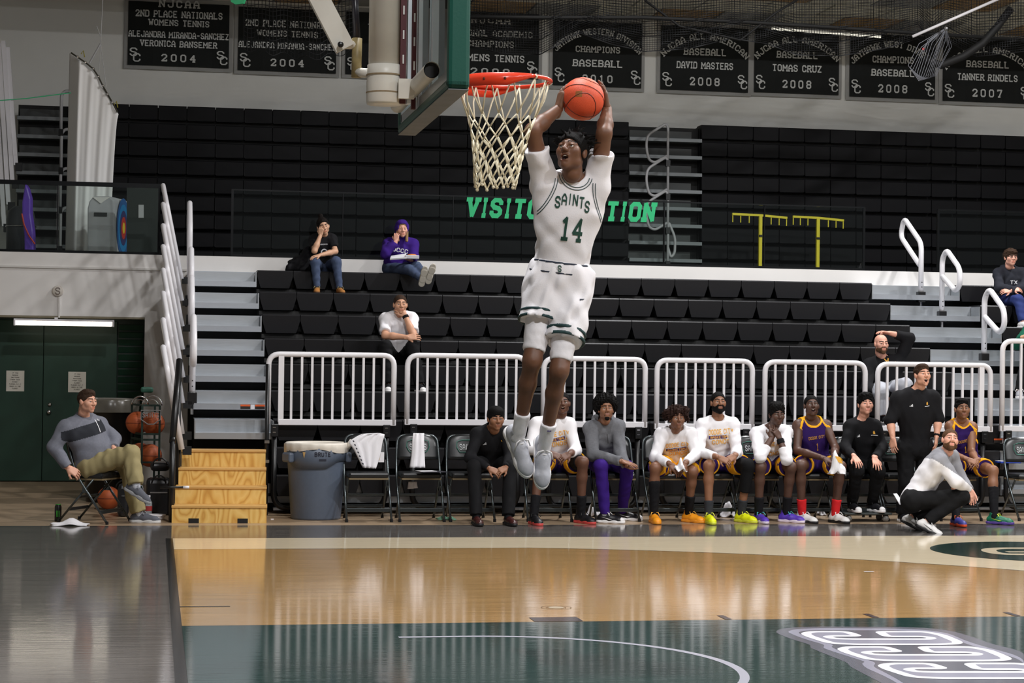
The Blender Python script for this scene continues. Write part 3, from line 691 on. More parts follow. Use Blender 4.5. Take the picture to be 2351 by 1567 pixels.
MB().grid(P).build('cloth', mat('curtain_white', (244, 243, 242), .8, bump=.05, bscale=30), cur, True, solid=.004)
P = [at(x, y, Y=YC-.02) for x, y in ((163, 121), (178, 131), (196, 143), (214, 158), (226, 176), (236, 197), (247, 216), (258, 235), (270, 258))]
MB().tube(P, .012, 6).build('hem_rope', mat('rope_dark', (60, 56, 44), .8), cur, True)
for q in P[1:-1]: MB().sphere(q+Vector((0, -.02, 0)), .02, 8, 6).build('grommet', M_chrome, cur)
for q in (at(186, 124, Y=YC), at(262, 240, Y=YC)): MB().tube([q, q+Vector((.03, 0, .05)), q+Vector((.05, 0, -.04))], .008, 5).build('tie', mat('tie_yellow', (150, 140, 40), .7), cur)
for a_, b_, w_ in (((237, -30), (231, 100), .006), ((231, 100), (205, 146), .016), ((231, 100), (227, 172), .004), ((231, 100), (244, 200), .004), ((222, 60), (231, 84), .006)):
    MB().tube([at(*a_, Y=YC), at(*b_, Y=YC)], w_, 6).build('cable', MATS['rail_grey'], cur)
e = empty('guy_line', at(100, 222, Y=YC), 'thin bright green cord stretched from the left edge to the curtain', 'cord')
MB().tube([at(-20, 232, Y=YC), at(60, 226, Y=YC), at(163, 213, Y=YC)], .007, 6).build('cord', mat('cord_green', (60, 190, 130), .6), e)
MB().tube([at(25, 231, Y=YC), at(163, 209, Y=YC)], .004, 6).build('cord', MATS['rail_grey'], e)
def stand_(x, y, Y):
    p = at(x, y, Y=Y)
    if y >= 578: p.z = zf-.018
    return p
# archery target block
YT = 17.0
tb = empty('foam_target', at(245, 578, Y=YT), 'grey foam archery target block with a coloured face on its side', 'target')
Pf = [stand_(x, y, Y=YT) for x, y in ((200, 580), (200, 478), (204, 462), (214, 450), (252, 450), (262, 460), (264, 580))]
dv_ = Vector((.20, .55, 0))
MB().prism(Pf, dv_).build('block', mat('foam_grey', (176, 176, 180), .8, var=.05), tb, bevel=.02)
MB().prism([at(x, y, Y=YT-.012) for x, y in ((212, 452), (231, 467), (253, 452))], (0, .005, 0)).build('flap', M_fascia, tb)
q = at(231, 492, Y=YT-.012); MB().box(q, (.17, .01, .05)).build('handle', M_black, tb)
cq = at(264, 520, Y=YT)+dv_*.5; nrm = Vector((.55, -.20, 0)).normalized(); tdir = dv_.normalized()
for rr, cc, lf in ((.24, (46, 92, 150), .004), (.19, (40, 130, 190), .006), (.14, (60, 60, 110), .008), (.09, (196, 60, 50), .010), (.045, (236, 200, 60), .012)):
    MB().prism([cq+nrm*lf+tdir*rr*1.0*math.cos(t)+Vector((0, 0, 1.7*rr*math.sin(t))) for t in [2*math.pi*i/24 for i in range(24)]], nrm*.002).build('target_ring', mat('target_%d' % int(rr*1000), cc, .6), tb)
# purple pointed inflatable
Pp = [stand_(x, y, Y=17.5) for x, y in ((57, 421), (64, 432), (70, 455), (70, 490), (76, 530), (78, 585), (56, 585), (55, 540), (50, 500), (50, 465))]
pu = MB().prism(Pp, (.03, .12, 0)).build('pointed_float', mat('purple_vinyl', (98, 62, 178), .3), bevel=.02); tag(pu, 'purple pointed vinyl float standing behind the left glass panel', 'float')
pe = MB().tube([at(x, y, Y=17.45) for x, y in ((50, 490), (55, 515), (66, 540), (80, 560))], .012, 6).build('edge_cord', mat('cord_red', (196, 60, 40), .6), pu)
dm = empty('storage_drum', at(45, 580, Y=17.9), 'dark grey rounded drum beside the purple float', 'drum')
c_ = at(48, 520, Y=18.0)
MB().lathe([(.19, -.6), (.2, .1), (.17, .22), (.1, .28), (.0, .29)], c_, 20).build('drum_body', mat('drum_grey', (62, 64, 68), .4), dm, True)
MB().tube([c_+Vector((.2*math.cos(t), .2*math.sin(t), .0)) for t in [2*math.pi*i/20 for i in range(20)]], .012, 6, closed=True).build('drum_band', M_chrome, dm, True)
gp_ = [stand_(x, y, Y=16.6) for x, y in ((291, 424), (366, 428), (366, 590), (291, 590))]
gpo = MB().prism(gp_, (0, .06, 0)).build('green_screen', mat('screen_green', (6, 20, 15), .5)); tag(gpo, 'dark green upright screen behind the glass beside the left stairs', 'screen')
MB().prism([p_+Vector((0, -.012, 0)) for p_ in [at(x, y, Y=16.6) for x, y in ((318, 470), (330, 470), (330, 500), (318, 500))]], (0, .01, 0)).build('screen_handle', MATS['rail_grey'], gpo)

# ================================================================== banners
M_ban = mat('banner_black', (14, 18, 17), .85, bump=.03, bscale=200); M_banb = mat('banner_border', (158, 158, 156), .85); M_bant = mat('banner_letters', (206, 208, 206), .85)
BAN = [
 (293, 525, 147, 'leftmost black banner, hanging left of the basketball goal', [('NJCAA', .92, .12, .40), ('2ND PLACE NATIONALS', .76, .11, .86), ('WOMENS TENNIS', .63, .10, .6), ('ALEJANDRA MIRANDA-SANCHEZ', .44, .10, .99), ('VERONICA BANSEMER', .30, .10, .76), ('2004', .07, .12, .34)], None),
 (546, 771, 159, 'second black banner from the left, half behind the netting', [('2ND PLACE NATIONALS', .70, .11, .86), ('WOMENS TENNIS', .55, .10, .62), ('ALEJANDRA MIRANDA-SANCHEZ', .36, .10, .99), ('2004', .08, .12, .34)], None),
 (793, 1000, 168, 'black banner hidden behind the basketball goal mast', [('NJCAA', .8, .1, .5)], None),
 (1012, 1236, 172, 'black banner just right of the backboard', [('NJCAA', .82, .11, .4), ('NATIONAL ACADEMIC', .62, .1, .86), ('CHAMPIONS', .46, .1, .48), ('WOMENS TENNIS', .24, .11, .7), ('2009', .03, .11, .4)], None),
 (1269, 1472, 193, 'black banner behind the held basketball', [('CHAMPIONS', .52, .1, .5), ('BASEBALL', .30, .11, .56), ('2010', .06, .12, .34)], 'JAYHAWK WESTERN DIVISION'),
 (1516, 1717, 203, 'black banner directly right of the held basketball', [('BASEBALL', .55, .11, .48), ('DAVID MASTERS', .34, .11, .64), ('2008', .08, .13, .34)], 'NJCAA ALL AMERICAN'),
 (1731, 1925, 209, 'black banner third from the right picture edge', [('BASEBALL', .55, .11, .48), ('TOMAS CRUZ', .34, .11, .58), ('2008', .08, .13, .34)], 'NJCAA ALL AMERICAN'),
 (1950, 2146, 219, 'black banner next to the rightmost one, behind the hanging net bundle', [('CHAMPIONS', .55, .11, .48), ('BASEBALL', .34, .11, .5), ('2008', .08, .13, .34)], 'JAYHAWK WEST DIVISION'),
 (2164, 2366, 229, 'rightmost black banner, cut by the picture edge', [('BASEBALL', .55, .11, .48), ('TANNER RINDELS', .34, .11, .68), ('2007', .08, .13, .34)], 'NJCAA ALL AMERICAN')]
for (xa, xb, yb, lb, lines, arch) in BAN:
    a, b = at(xa, yb, Y=YW-.06), at(xb, yb+12, Y=YW-.06); Hb = 1.09 if xa > 1000 else 1.03; Wb = b.x-a.x; z0 = (a.z+b.z)/2+.0; cx = (a.x+b.x)/2
    r = empty('banner', (cx, YW-.05, z0), lb, 'banner', 'black banners on the back wall')
    tilt = Matrix.Rotation(random.uniform(-.006, .006), 4, 'Y')
    P = [[(cx+Wb/2*1.075*(u/6-1), YW-.045+.01*math.sin(u*1.3+v), min(zc-.02, z0-.06+(Hb+.12)*v/4)) for u in range(0, 13)] for v in range(5)]
    MB().grid(P).build('border', M_banb, r)
    P = [[(cx+Wb/2*(u/6-1), YW-.065+.01*math.sin(u*1.3+v), min(zc-.01, z0+Hb*v/4)) for u in range(0, 13)] for v in range(5)]
    MB().grid(P).build('cloth', M_ban, r)
    for (s, fy, fh, fw) in lines: text_words(s, (cx, YW-.08, z0+Hb*fy), (1, 0, 0), (0, 0, 1), fh*Hb, fw*Wb, .215, True, None, 'text_word', M_bant, r)
    if arch: text_words(arch, (cx, YW-.08, z0+Hb*.80), (1, 0, 0), (0, 0, 1), .1*Hb, Wb*1.04, .215, True, Wb*.62, 'arched_word', M_bant, r)
    for sx_ in (-.43, .43):
        mb = MB(); text_on(mb, 'S', (cx+Wb*sx_-.022, YW-.08, z0+Hb*.135), (1, 0, 0), (0, 0, 1), .135*Hb, .075*Wb, .16, True)
        text_on(mb, 'C', (cx+Wb*sx_+.03, YW-.08, z0+Hb*.05), (1, 0, 0), (0, 0, 1), .135*Hb, .075*Wb, .16, True)
        mb.build('monogram', M_bant, r, fix=False)

# ================================================================== raised netting under the ceiling
net = empty('batting_net', at(1700, 100, Y=17.6), 'black batting cage netting gathered up under the ceiling', 'net')
M_net = mat('net_black', (26, 27, 30), .7)
mb = MB(); NX, NYn = 150, 13
Bt = [(1060, 100), (1150, 122), (1240, 125), (1330, 75), (1400, 100), (1480, 118), (1580, 112), (1680, 88), (1760, 100), (1830, 126), (1930, 128), (2030, 112), (2110, 88), (2140, 150), (2170, 92), (2240, 130), (2330, 120), (2420, 110)]
def clipz(p): p.z = min(p.z, zc-.03); return p
def layer(YL, sh, top, amp, nx, ny, r_):
    G = []
    for i in range(nx+1):
        x = 1060+1360*i/nx
        T = [(a_[0], a_[1]) for a_ in Bt]; yb = interp([(a_, b_) for a_, b_ in T], x)+sh
        G.append([clipz(at(x, top+(yb-top)*(j/ny)**.8, Y=YL+amp*math.sin(i*.33+j*.5)+amp*.6*math.sin(i*.11))) for j in range(ny+1)])
    for i in range(nx+1): mb.tube(G[i], r_, 3, caps=False)
    for j in range(ny+1): mb.tube([G[i][j] for i in range(nx+1)], r_*(2.2 if j in (ny,) else 1), 3, caps=False)
layer(17.6, 0, -30, .12, 230, 24, .0040); layer(18.2, -34, -30, .2, 200, 16, .0038)
mb.build('netting', M_net, net, fix=False); tag(net.children[0], kind='stuff')
# part of the same net drawn behind the goal, over the second banner
mb = MB()
G = [[clipz(at(560+250*i/30, -30+(165-40*abs(i/30-.6)+6*math.sin(i))*(j/14), Y=18.0+.1*math.sin(i*.6))) for j in range(15)] for i in range(31)]
for i in range(31): mb.tube(G[i], .0055, 3, caps=False)
for j in range(15): mb.tube([G[i][j] for i in range(31)], .0055, 3, caps=False)
mb.build('netting', M_net, net, fix=False); tag(net.children[-1], kind='stuff')
for k, pts in enumerate((((2320, 20), (2290, 60), (2255, 100), (2210, 130), (2160, 150), (2120, 135)), ((1060, 38), (1240, 40), (1480, 40), (1700, 50), (1900, 62), (2351, 92)), ((1480, 0), (1560, 60), (1700, 92), (1780, 30), (1830, 0)))):
    MB().tube([at(x, y, Y=17.5) for x, y in pts], (.06, .03, .018)[k], 7).build('gathered_rope', M_blackm, net, True)
mb = MB()
for i in range(16):
    a_ = i/15; x = 2085+75*a_
    mb.tube([at(2172, 64, Y=17.45), at(x+25, 100+10*math.sin(i), Y=17.4), at(x, 150+26*math.sin(a_*3.1), Y=17.4), at(2110+40*a_, 186-12*a_, Y=17.42)], .004, 3, caps=False)
mb.build('net_bundle', mat('net_grey', (130, 132, 140), .6), net)
pp = empty('ceiling_pipe', at(2200, 40, Y=17.3), 'shiny white pipe slanting through the netting at upper right', 'pipe')
MB().tube([at(2095, 84, Y=17.3), at(2305, -8, Y=17.3)], .022, 8).build('pipe', M_white, pp, True)
MB().sphere(at(2172, 66, Y=17.3), .035, 10, 8).build('joint', M_chrome, pp)
lp = empty('ceiling_tube', at(1900, 78, Y=20.8), 'thin bright tube light running along the ceiling behind the netting', 'light')
MB().tube([at(1772, 66, Y=20.8), at(2022, 85, Y=20.8)], .018, 8).build('tube', mat('tube_glow_soft', (240, 236, 220), .4, emit=.8), lp, True)
MB().bar(at(1772, 63, Y=20.83), at(2022, 82, Y=20.83), .05, .03).build('housing', MATS['rail_grey'], lp)
rl = MB().sphere(at(2120, 112, Y=YW-.06), .025, 8, 6).build('indicator_lamp', mat('red_glow', (240, 40, 30), .4, emit=1.5)); tag(rl, 'tiny glowing red indicator lamp seen through the net bundle', 'lamp')
MB().box(at(2120, 112, Y=YW-.06)+Vector((0, .035, 0)), (.07, .05, .07)).build('lamp_base', M_black, rl)
gf = MB(); gf.prism([at(x, y, Y=14.0) for x, y in ((528, -12), (566, -12), (558, 8), (540, 10), (530, 4))], (.02, .02, 0)); go = gf.build('green_flag', mat('flag_green', (26, 150, 96), .6)); tag(go, 'tip of a bright green flag at the top picture edge', 'flag')

# ================================================================== basketball goal
HX = -.022                                # small shift of the whole goal
goal = empty('basketball_goal', (HX-.4, 0, 2.87), 'basketball goal with orange rim, net, padded backboard and white mast', 'goal')
M_pad_g = mat('pad_green', (12, 78, 66), .45, bump=.04, bscale=80); M_cream = mat('cream_steel', (228, 224, 214), .4, var=.06, vscale=6)
M_orange = mat('rim_orange', (226, 58, 26), .3); M_under = mat('pad_underside', (104, 108, 112), .7, var=.12, vscale=9)
M_framew = mat('frame_pale', (214, 222, 230), .4); fx = HX-.335; bk = fx-.105
glassb = MB().span((fx-.06, -.90, 2.92), (fx-.045, .90, 3.98)).build('backboard', M_glass, goal)
MB().span((fx-.035, -.91, 2.9), (fx-.03, -.9, 3.97)).build('edge_strip', M_white, glassb)
# aluminium frame behind the board, seen edge-on
for y in (-.88, .88): MB().box((fx-.07, y, 3.45), (.05, .05, 1.06)).build('frame_post', M_framew, goal)
for y in (-.3, .3): MB().box((fx-.075, y, 3.45), (.03, .05, 1.06)).build('frame_post', M_framew, goal)
for z in (2.935, 3.96): MB().box((fx-.07, 0, z), (.05, 1.78, .05)).build('frame_rail', M_alu, goal)
# pads: bottom channel and two upturned ends
ub = MB(); ub.mi = 0
for (y0_, y1_, z0_, z1_) in ((-.955, .955, 2.86, 2.915), (-.955, -.895, 2.86, 3.35), (.895, .955, 2.86, 3.35)):
    MB().span((bk, y0_, z0_), (fx, y1_, z1_)).build('edge_pad', M_pad_g, goal, bevel=.02)
MB().span((bk+.004, -.95, 2.856), (fx-.004, .95, 2.8605)).build('pad_underside', M_under, goal)
# mast and pipes
mx = at(883, 150, Y=0).x; mz = at(883, 240, Y=0).z
MB().tube([(mx, 0, mz+.05), (mx, 0, 6.5)], .083, 20).build('mast', M_cream, goal, True)
MB().lathe([(.088, mz), (.092, mz+.01), (.092, mz+.11), (.088, mz+.15), (.088, mz+.2)], (mx, 0, 0), 24).build('mast_collar', M_cream, goal, True)
for dz in (.055, .145): MB().lathe([(.094, mz+dz), (.094, mz+dz+.006)], (mx, 0, 0), 24).build('collar_seam', mat('rust_line', (150, 130, 100), .6), goal)
p0, p1 = at(1001, 145, Y=-.62), at(905, 255, Y=.72)
p0.x = p1.x = (p0.x+p1.x)/2; p0.z = p1.z = (p0.z+p1.z)/2
MB().tube([p0, p1], .04, 20, caps=False).build('cross_pipe', M_cream, goal, True)
MB().tube([p0+Vector((0, .02, 0)), p1], .034, 16).build('pipe_bore', M_blackm, goal)
MB().sphere(p1, .042, 14, 10).build('pipe_end', M_cream, goal, True)
for y in (-.1, .12): MB().box((mx+.10, y, mz+.07), (.08, .03, .1)).build('pipe_clamp', M_cream, goal)
# slotted channels between mast and board
M_mar = mat('channel_maroon', (86, 36, 40), .5)
for k, (px, w_) in enumerate(((926, .03), (951, .022))):
    cx = at(px, 60, Y=-.05 if k == 0 else .15).x; yv = -.05 if k == 0 else .15
    MB().box((cx, yv, 3.9), (w_, .03, 2.0)).build('slotted_channel', M_mar, goal)
    for i in range(12): MB().box((cx, yv-.017, 3.0+i*.125), (.008, .004, .045)).build('slot', M_fascia, goal)
    MB().box((cx+.03, yv, 3.9), (.018, .06, 2.0)).build('channel_flange', M_framew, goal)
# sway brace on the left of the mast
s0, s1 = at(703, -60, Y=.05), at(792, 112, Y=.05)
MB().bar(s0, s1, .10, .05, up=(0, 1, 0)).build('sway_brace', M_cream, goal)
q0, q1 = at(813, -40, Y=.08), at(820, 100, Y=.08)
MB().tube([q0, q1], .018, 12).build('drop_pipe', mat('pipe_black', (28, 26, 34), .35), goal, True)
MB().tube([at(820, 88, Y=.08), at(818, 178, Y=.08)], .026, 12).build('pipe_coupling', mat('coupling_brass', (150, 134, 92), .5, var=.2, vscale=20), goal, True)
MB().tube([at(785, 103, Y=.06), at(818, 103, Y=.08)], .022, 12).build('brace_tee', M_cream, goal, True)
MB().tube([at(818, 166, Y=.08), at(850, 168, Y=.02)], .024, 12).build('elbow', M_cream, goal, True)
MB().sphere(at(782, 102, Y=.0), .016, 10, 8).build('pivot_bolt', M_black, goal)
# rim
RZ, RR = 3.045, .236
rim = empty('rim', (HX, 0, RZ)); child(rim, goal); rim.name = 'rim_assembly'
MB().tube([(HX+RR*math.cos(t), RR*math.sin(t), RZ) for t in [2*math.pi*i/48 for i in range(48)]], .0105, 10, closed=True).build('rim_ring', M_orange, rim, True)
mb = MB(); G = []
for i in range(41):
    t = math.radians(62+236*i/40); hh = .052*min(1, max(.0, math.sin(math.pi*i/40)*2.2)); G.append([(HX+(RR+.012)*math.cos(t), (RR+.012)*math.sin(t), RZ+.006), (HX+(RR+.012)*math.cos(t), (RR+.012)*math.sin(t), RZ-.004-hh)])
mb.grid(G).build('rim_flange', M_orange, rim, True, solid=.006)
MB().span((fx-.0, -.1, RZ-.10), (fx+.02, .1, RZ+.02)).build('mount_plate', M_orange, rim, bevel=.004)
MB().span((fx, -.075, RZ-.055), (HX-RR+.03, .075, RZ+.008)).build('mount_box', M_orange, rim, bevel=.005)
for t in (150, 180, 210, 235, 260): MB().sphere((HX+(RR+.016)*math.cos(math.radians(t)), (RR+.016)*math.sin(math.radians(t)), RZ-.022), .007, 8, 6).build('rivet', mat('rivet_dark', (90, 40, 24), .4), rim)
# net: twelve loops, diamond mesh
M_cord = mat('net_cord', (224, 216, 190), .7)
lv_ = [(-.004, .232, 0), (-.19, .178, .5), (-.255, .155, 0), (-.315, .139, .5), (-.375, .126, 0), (-.435, .118, .5), (-.495, .114, 0), (-.55, .106, .5)]
def nd(i, k):
    z, r_, ph = lv_[i]; a_ = 2*math.pi*(k+ph)/12; s_ = -.045*(z/-.55)
    jt = .008*math.sin(k*2.1+i*1.7)
    return Vector((HX+(r_+jt)*math.cos(a_)+s_, (r_+jt)*math.sin(a_), RZ+z+.012*math.sin(k*1.3+i*.9)*(i > 1)))
for k in range(12):
    mb = MB()
    for i in range(len(lv_)-1):
        a_ = nd(i, k)
        for kk in ((k, k-1) if lv_[i][2] == 0 else (k, k+1)):
            b_ = nd(i+1, kk); m_ = (a_+b_)/2; m_ += (m_-Vector((HX, 0, m_.z)))*(.06 if i == 0 else .015)
            mb.tube([a_, m_, b_], .0044, 5)
            if i >= 3: mb.tube([a_+Vector((.004, 0, .006)), m_+Vector((.005, 0, .004)), b_+Vector((0, .004, .003))], .0036, 5)
    a_ = nd(len(lv_)-1, k); mb.sphere(a_, .009, 6, 5)
    a_ = nd(0, k); mb.tube([a_+Vector((0, 0, -.01)), a_*1.0+(a_-Vector((HX, 0, a_.z)))*.06+Vector((0, 0, .0)), a_+Vector((0, 0, .012))], .005, 5)
    mb.build('net_strand', M_cord, rim, True)

# ================================================================== basketball
BALL = at(1338, 227, Y=.62)
M_ball = mat('ball_orange', (222, 84, 48), .5, bump=.25, bscale=260, var=.06, vscale=10)
ball = empty('basketball', BALL, 'orange basketball held overhead in both hands by the jumping player', 'ball')
MB().sphere((0, 0, 0), .119, 32, 24).build('leather', M_ball, ball, True, world_coords=False)
M_seam = mat('ball_seam', (92, 34, 24), .6)
Rb = Matrix.Rotation(.35, 3, 'Y') @ Matrix.Rotation(-.5, 3, 'X')
def seam(fn, n=48):
    P = [Rb @ (Vector(fn(2*math.pi*i/n)).normalized()*.1185) for i in range(n)]
    MB().tube(P, .0028, 5, closed=True).build('seam', M_seam, ball, True, world_coords=False)
seam(lambda t: (math.cos(t), math.sin(t), 0)); seam(lambda t: (math.cos(t), 0, math.sin(t)))
seam(lambda t: (math.cos(t), math.sin(t), .75+.35*math.cos(2*t))); seam(lambda t: (math.cos(t), math.sin(t), -.75-.35*math.cos(2*t)))
mb = MB(); 
P = [[Vector((-.075+.045*u, -.12, -.004+.036*v)).normalized()*.1195 for u in (0, .25, .5, .75, 1)] for v in (0, .33, .66, 1)]
mb.grid(P).build('print_panel', mat('ball_print', (150, 92, 40), .5), ball, True, world_coords=False)

# ================================================================== folding chairs
M_frame = mat('chair_frame', (84, 90, 92), .25, metal=.85); M_tan = mat('seat_edge_tan', (120, 104, 76), .6)
M_logo_w = mat('chair_logo_white', (214, 218, 220), .5); M_logo_g = mat('chair_logo_green', (36, 110, 92), .5)
def make_chair():
    c = empty('folding_chair', (0, 0, 0)); L = dict(world_coords=False)
    hw = .222
    top = rounded([(-hw, -.27, .01), (-hw, .05, .44), (-hw+.005, .13, .62), (-hw+.02, .19, .845), (hw-.02, .19, .845), (hw-.005, .13, .62), (hw, .05, .44), (hw, -.27, .01)], .09, 6)
    MB().tube(top, .0125, 8).build('main_frame', M_frame, c, True, **L)
    for s in (-1, 1):
        MB().tube([(s*(hw-.03), .27, .01), (s*(hw-.03), -.10, .425)], .011, 8).build('rear_leg', M_frame, c, True, **L)
        for y in (-.27, .27): MB().tube([((s*hw if y < 0 else s*(hw-.03)), y, 0), ((s*hw if y < 0 else s*(hw-.03)), y*.985, .03)], .016, 8).build('foot_cap', M_black, c, **L)
        MB().box((s*(hw-.014), -.02, .32), (.014, .05, .05)).build('hinge_plate', M_frame, c, **L)
    MB().box((0, -.195, .115), (2*hw-.01, .012, .038)).build('front_crossbar', M_frame, c, bevel=.004, **L)
    MB().box((0, .17, .13), (2*hw-.07, .012, .03)).build('rear_crossbar', M_frame, c, bevel=.004, **L)
    MB().box((0, .06, .25), (2*hw-.07, .012, .025)).build('rear_crossbar', M_frame, c, bevel=.004, **L)
    sp = MB(); sp.prism([(-.2, -.2, .43), (.2, -.2, .43), (.205, .16, .43), (-.205, .16, .43)], (0, 0, .055)); sp.build('seat_pad', M_pad, c, bevel=.022, **L)
    MB().prism([(-.195, -.197, .415), (.195, -.197, .415), (.2, .16, .415), (-.2, .16, .415)], (0, 0, .016)).build('seat_pan', M_tan, c, **L)
    # padded back: arched panel, tilted
    G = []
    for v in range(9):
        t = v/8; z = .60+.255*t; hwv = .205*(1 if t < .55 else math.sqrt(max(0.0, 1-((t-.55)/.47)**2))*.45+.55)
        hwv = .21 if t < .5 else .21-.075*((t-.5)/.5)**2.2
        G.append([(hwv*u, .115+.075*t-.012*(1-u*u)+.02*abs(u)**3, z-(.018*(abs(u)**4) if v == 8 else 0)) for u in [k/6-1 for k in range(13)]])
    MB().grid(G).build('back_pad', M_pad, c, True, solid=.034, **L)
    lg = MB(); yb_ = .128
    def bp(u, v): return Vector((u, .083+.075*((v-.60)/.255)-.012, v))
    for q in text_quads('SAINTS', .062, .17, .2, False): lg.face([bp(u, .70+v) for u, v in q])
    o1 = lg.build('logo_word', M_logo_w, c, fix=False, **L)
    sh = MB()
    Ps = [(-.11, .785), (-.06, .80), (.06, .80), (.11, .785), (.115, .73), (.10, .70), (.085, .678), (-.085, .678), (-.10, .70), (-.115, .73)]
    sh.tube([bp(u, v)+Vector((0, .002, 0)) for u, v in Ps], .004, 5, closed=True); sh.build('logo_shield', M_logo_g, c, **L)
    return c
CH = [(849, 'padded black folding chair with a white shirt over its back'), (971, 'padded black folding chair with a narrow white towel over its back'), (1088, 'padded black folding chair under the man in black at the left end of the bench'),
      (1268, 'padded black folding chair under the white-shirted player behind the jumping legs'), (1424, 'padded black folding chair under the man with the round afro'), (1547, 'padded black folding chair under the curly-haired player with a towel'),
      (1648, 'padded black folding chair under the bearded player in white'), (1756, 'padded black folding chair under the player covering his mouth'), (1872, 'padded black folding chair under the player in jersey number one'),
      (1990, 'padded black folding chair under the young man in black with white shoes'), (2088, 'empty padded black folding chair behind the standing coach'), (2212, 'padded black folding chair under the player in jersey number ten'), (2392, 'padded black folding chair cut off by the right picture edge')]
proto = make_chair()
CHP = []
for i, (px, lb) in enumerate(CH):
    o = proto if i == 0 else copy_tree(proto)
    q = at(px, 1199, Y=9.25); o.location = (q.x, 9.58, 0); o.rotation_euler.z = random.uniform(-.05, .05) if i > 1 else 0
    CHP.append(q.x); tag(o, lb, 'chair', 'folding chairs along the bench')
mc = copy_tree(proto); q = at(222, 1190, Y=9.35); mc.location = (q.x-.03, 9.42, 0); mc.rotation_euler.z = math.radians(62)
tag(mc, 'dark folding chair under the man in the grey pullover at left', 'chair', 'folding chairs along the bench')

# ================================================================== bin
q = at(721, 1186, Z=0); bx, by = q.x, 9.78
bn = empty('waste_bin', (bx, by, 0), 'round blue-grey plastic waste bin with a folded-over cream liner', 'bin')
M_bin = mat('bin_plastic', (84, 94, 110), .45, var=.04, vscale=30)
MB().lathe([(.245, 0), (.252, .02), (.29, .56), (.292, .6)], (bx, by, 0), 36).build('body', M_bin, bn, True)
G = [[(bx+(.298+.006*v)*math.cos(t), by+(.298+.006*v)*math.sin(t), (.55+.03*math.sin(3*t+.6)*0+.035*max(-1, min(1, 2.2*math.sin(t*2+2.2))))*(1-v)+.735*v) for v in (0, .5, 1)] for t in [2*math.pi*i/48 for i in range(49)]]
MB().grid(G).build('collar', M_bin, bn, True, solid=.008)
for a_ in (math.radians(205), math.radians(-10)):
    ca, sa = math.cos(a_), math.sin(a_); M3 = Matrix.Rotation(a_, 3, 'Z')
    MB().box((bx+.325*ca, by+.325*sa, .62), (.06, .16, .10), M3).build('handle', M_bin, bn, bevel=.02)
G = []
for i in range(61):
    t = 2*math.pi*i/60; w_ = .006*math.sin(t*17)+.004*math.sin(t*29+1)
    dr = .055+.02*math.sin(t*2+2.0)+.008*math.sin(t*5)
    G.append([(bx+r_*math.cos(t), by+r_*math.sin(t), z_) for r_, z_ in ((.27, .70), (.285, .755), (.305, .768), (.318+w_, .75), (.318+w_, .735-dr*.5), (.312+w_*1.5, .735-dr))])
MB().grid(G).build('liner', mat('liner_cream', (216, 208, 196), .45), bn, True)
lbm = MB(); 
def onbin(u, v, r_=.3085): 
    t = -math.pi/2+u/.3+.12; return (bx+r_*math.cos(t), by+r_*math.sin(t), v)
for q_ in text_quads('BRUTE', .045, .16, .26): lbm.face([onbin(u, .635+v) for u, v in q_])
lbm.build('wordmark', mat('print_navy', (24, 28, 44), .5), bn, fix=False)
lbm = MB(); lbm.grid([[onbin(u, v) for u in (-.035, 0, .035)] for v in (.592, .612)]); lbm.build('maker_plate', MATS['print_navy'], bn)
MB().prism([(onbin(-.2, .705)[0], onbin(-.2, .7)[1]-.01, .68), (onbin(-.17, .70)[0], onbin(-.17, .7)[1]-.012, .68), (onbin(-.185, .63)[0], onbin(-.185, .63)[1]-.012, .615)], (0, .003, 0)).build('liner_tab', mat('liner_tan', (196, 160, 104), .5), bn)
MB().tube([(bx+.3, by-.08, .70), (bx+.325, by-.10, .76), (bx+.335, by-.1, .80)], [.02, .028, .012], 8).build('liner_knot', MATS['liner_cream'], bn, True)

# ================================================================== cloth helpers: shirt, towels, rags
M_cloth = mat('white_cotton', (228, 226, 230), .85, bump=.12, bscale=90)
def drape(name, poly_l, poly_r, Y, depth, label, cat, n=14, m=16, parent=None, wav=.012, mt=None):
    """cloth between a left and a right pixel border, rippled in depth"""
    G = []
    for j in range(m+1):
        t = j/m; a_ = interp([(k/(len(poly_l)-1), p) for k, p in enumerate([x for x, y in poly_l])], t); ay = interp([(k/(len(poly_l)-1), p) for k, p in enumerate([y for x, y in poly_l])], t)
        b_ = interp([(k/(len(poly_r)-1), p) for k, p in enumerate([x for x, y in poly_r])], t); by_ = interp([(k/(len(poly_r)-1), p) for k, p in enumerate([y for x, y in poly_r])], t)
        G.append([at(a_+(b_-a_)*i/n, ay+(by_-ay)*i/n, Y=Y+depth*t)+Vector((0, wav*math.sin(i*1.5+1.2*t)+.5*wav*math.sin(i*3.1+3*t), 0)) for i in range(n+1)])
    o = MB().grid(G).build(name, mt or M_cloth, parent, True, solid=.006)
    if not parent: tag(o, label, cat)
    return o
sh = drape('shirt', [(868, 994), (828, 996), (799, 1014), (812, 1030), (822, 1050), (833, 1073)], [(872, 994), (884, 997), (878, 1015), (874, 1040), (868, 1062), (863, 1075)], 9.56, -.08, 'white shirt draped over the back of the first folding chair', 'shirt')
mbt = MB()
for i in range(7): mbt.box(at(811+i*3.6, 1012+i*8.6, Y=9.45)+Vector((0, -.02, 0)), (.018, .002, .012), Matrix.Rotation(.8, 3, 'Y'))
mbt.build('sleeve_print', MATS['print_navy'], sh)
MB().box(at(875, 1049, Y=9.55), (.06, .004, .1)).build('hem_tag', M_cloth, sh); MB().box(at(869.5, 1047, Y=9.54), (.016, .004, .07)).build('gold_patch', mat('gold_cloth', (226, 178, 90), .7), sh)
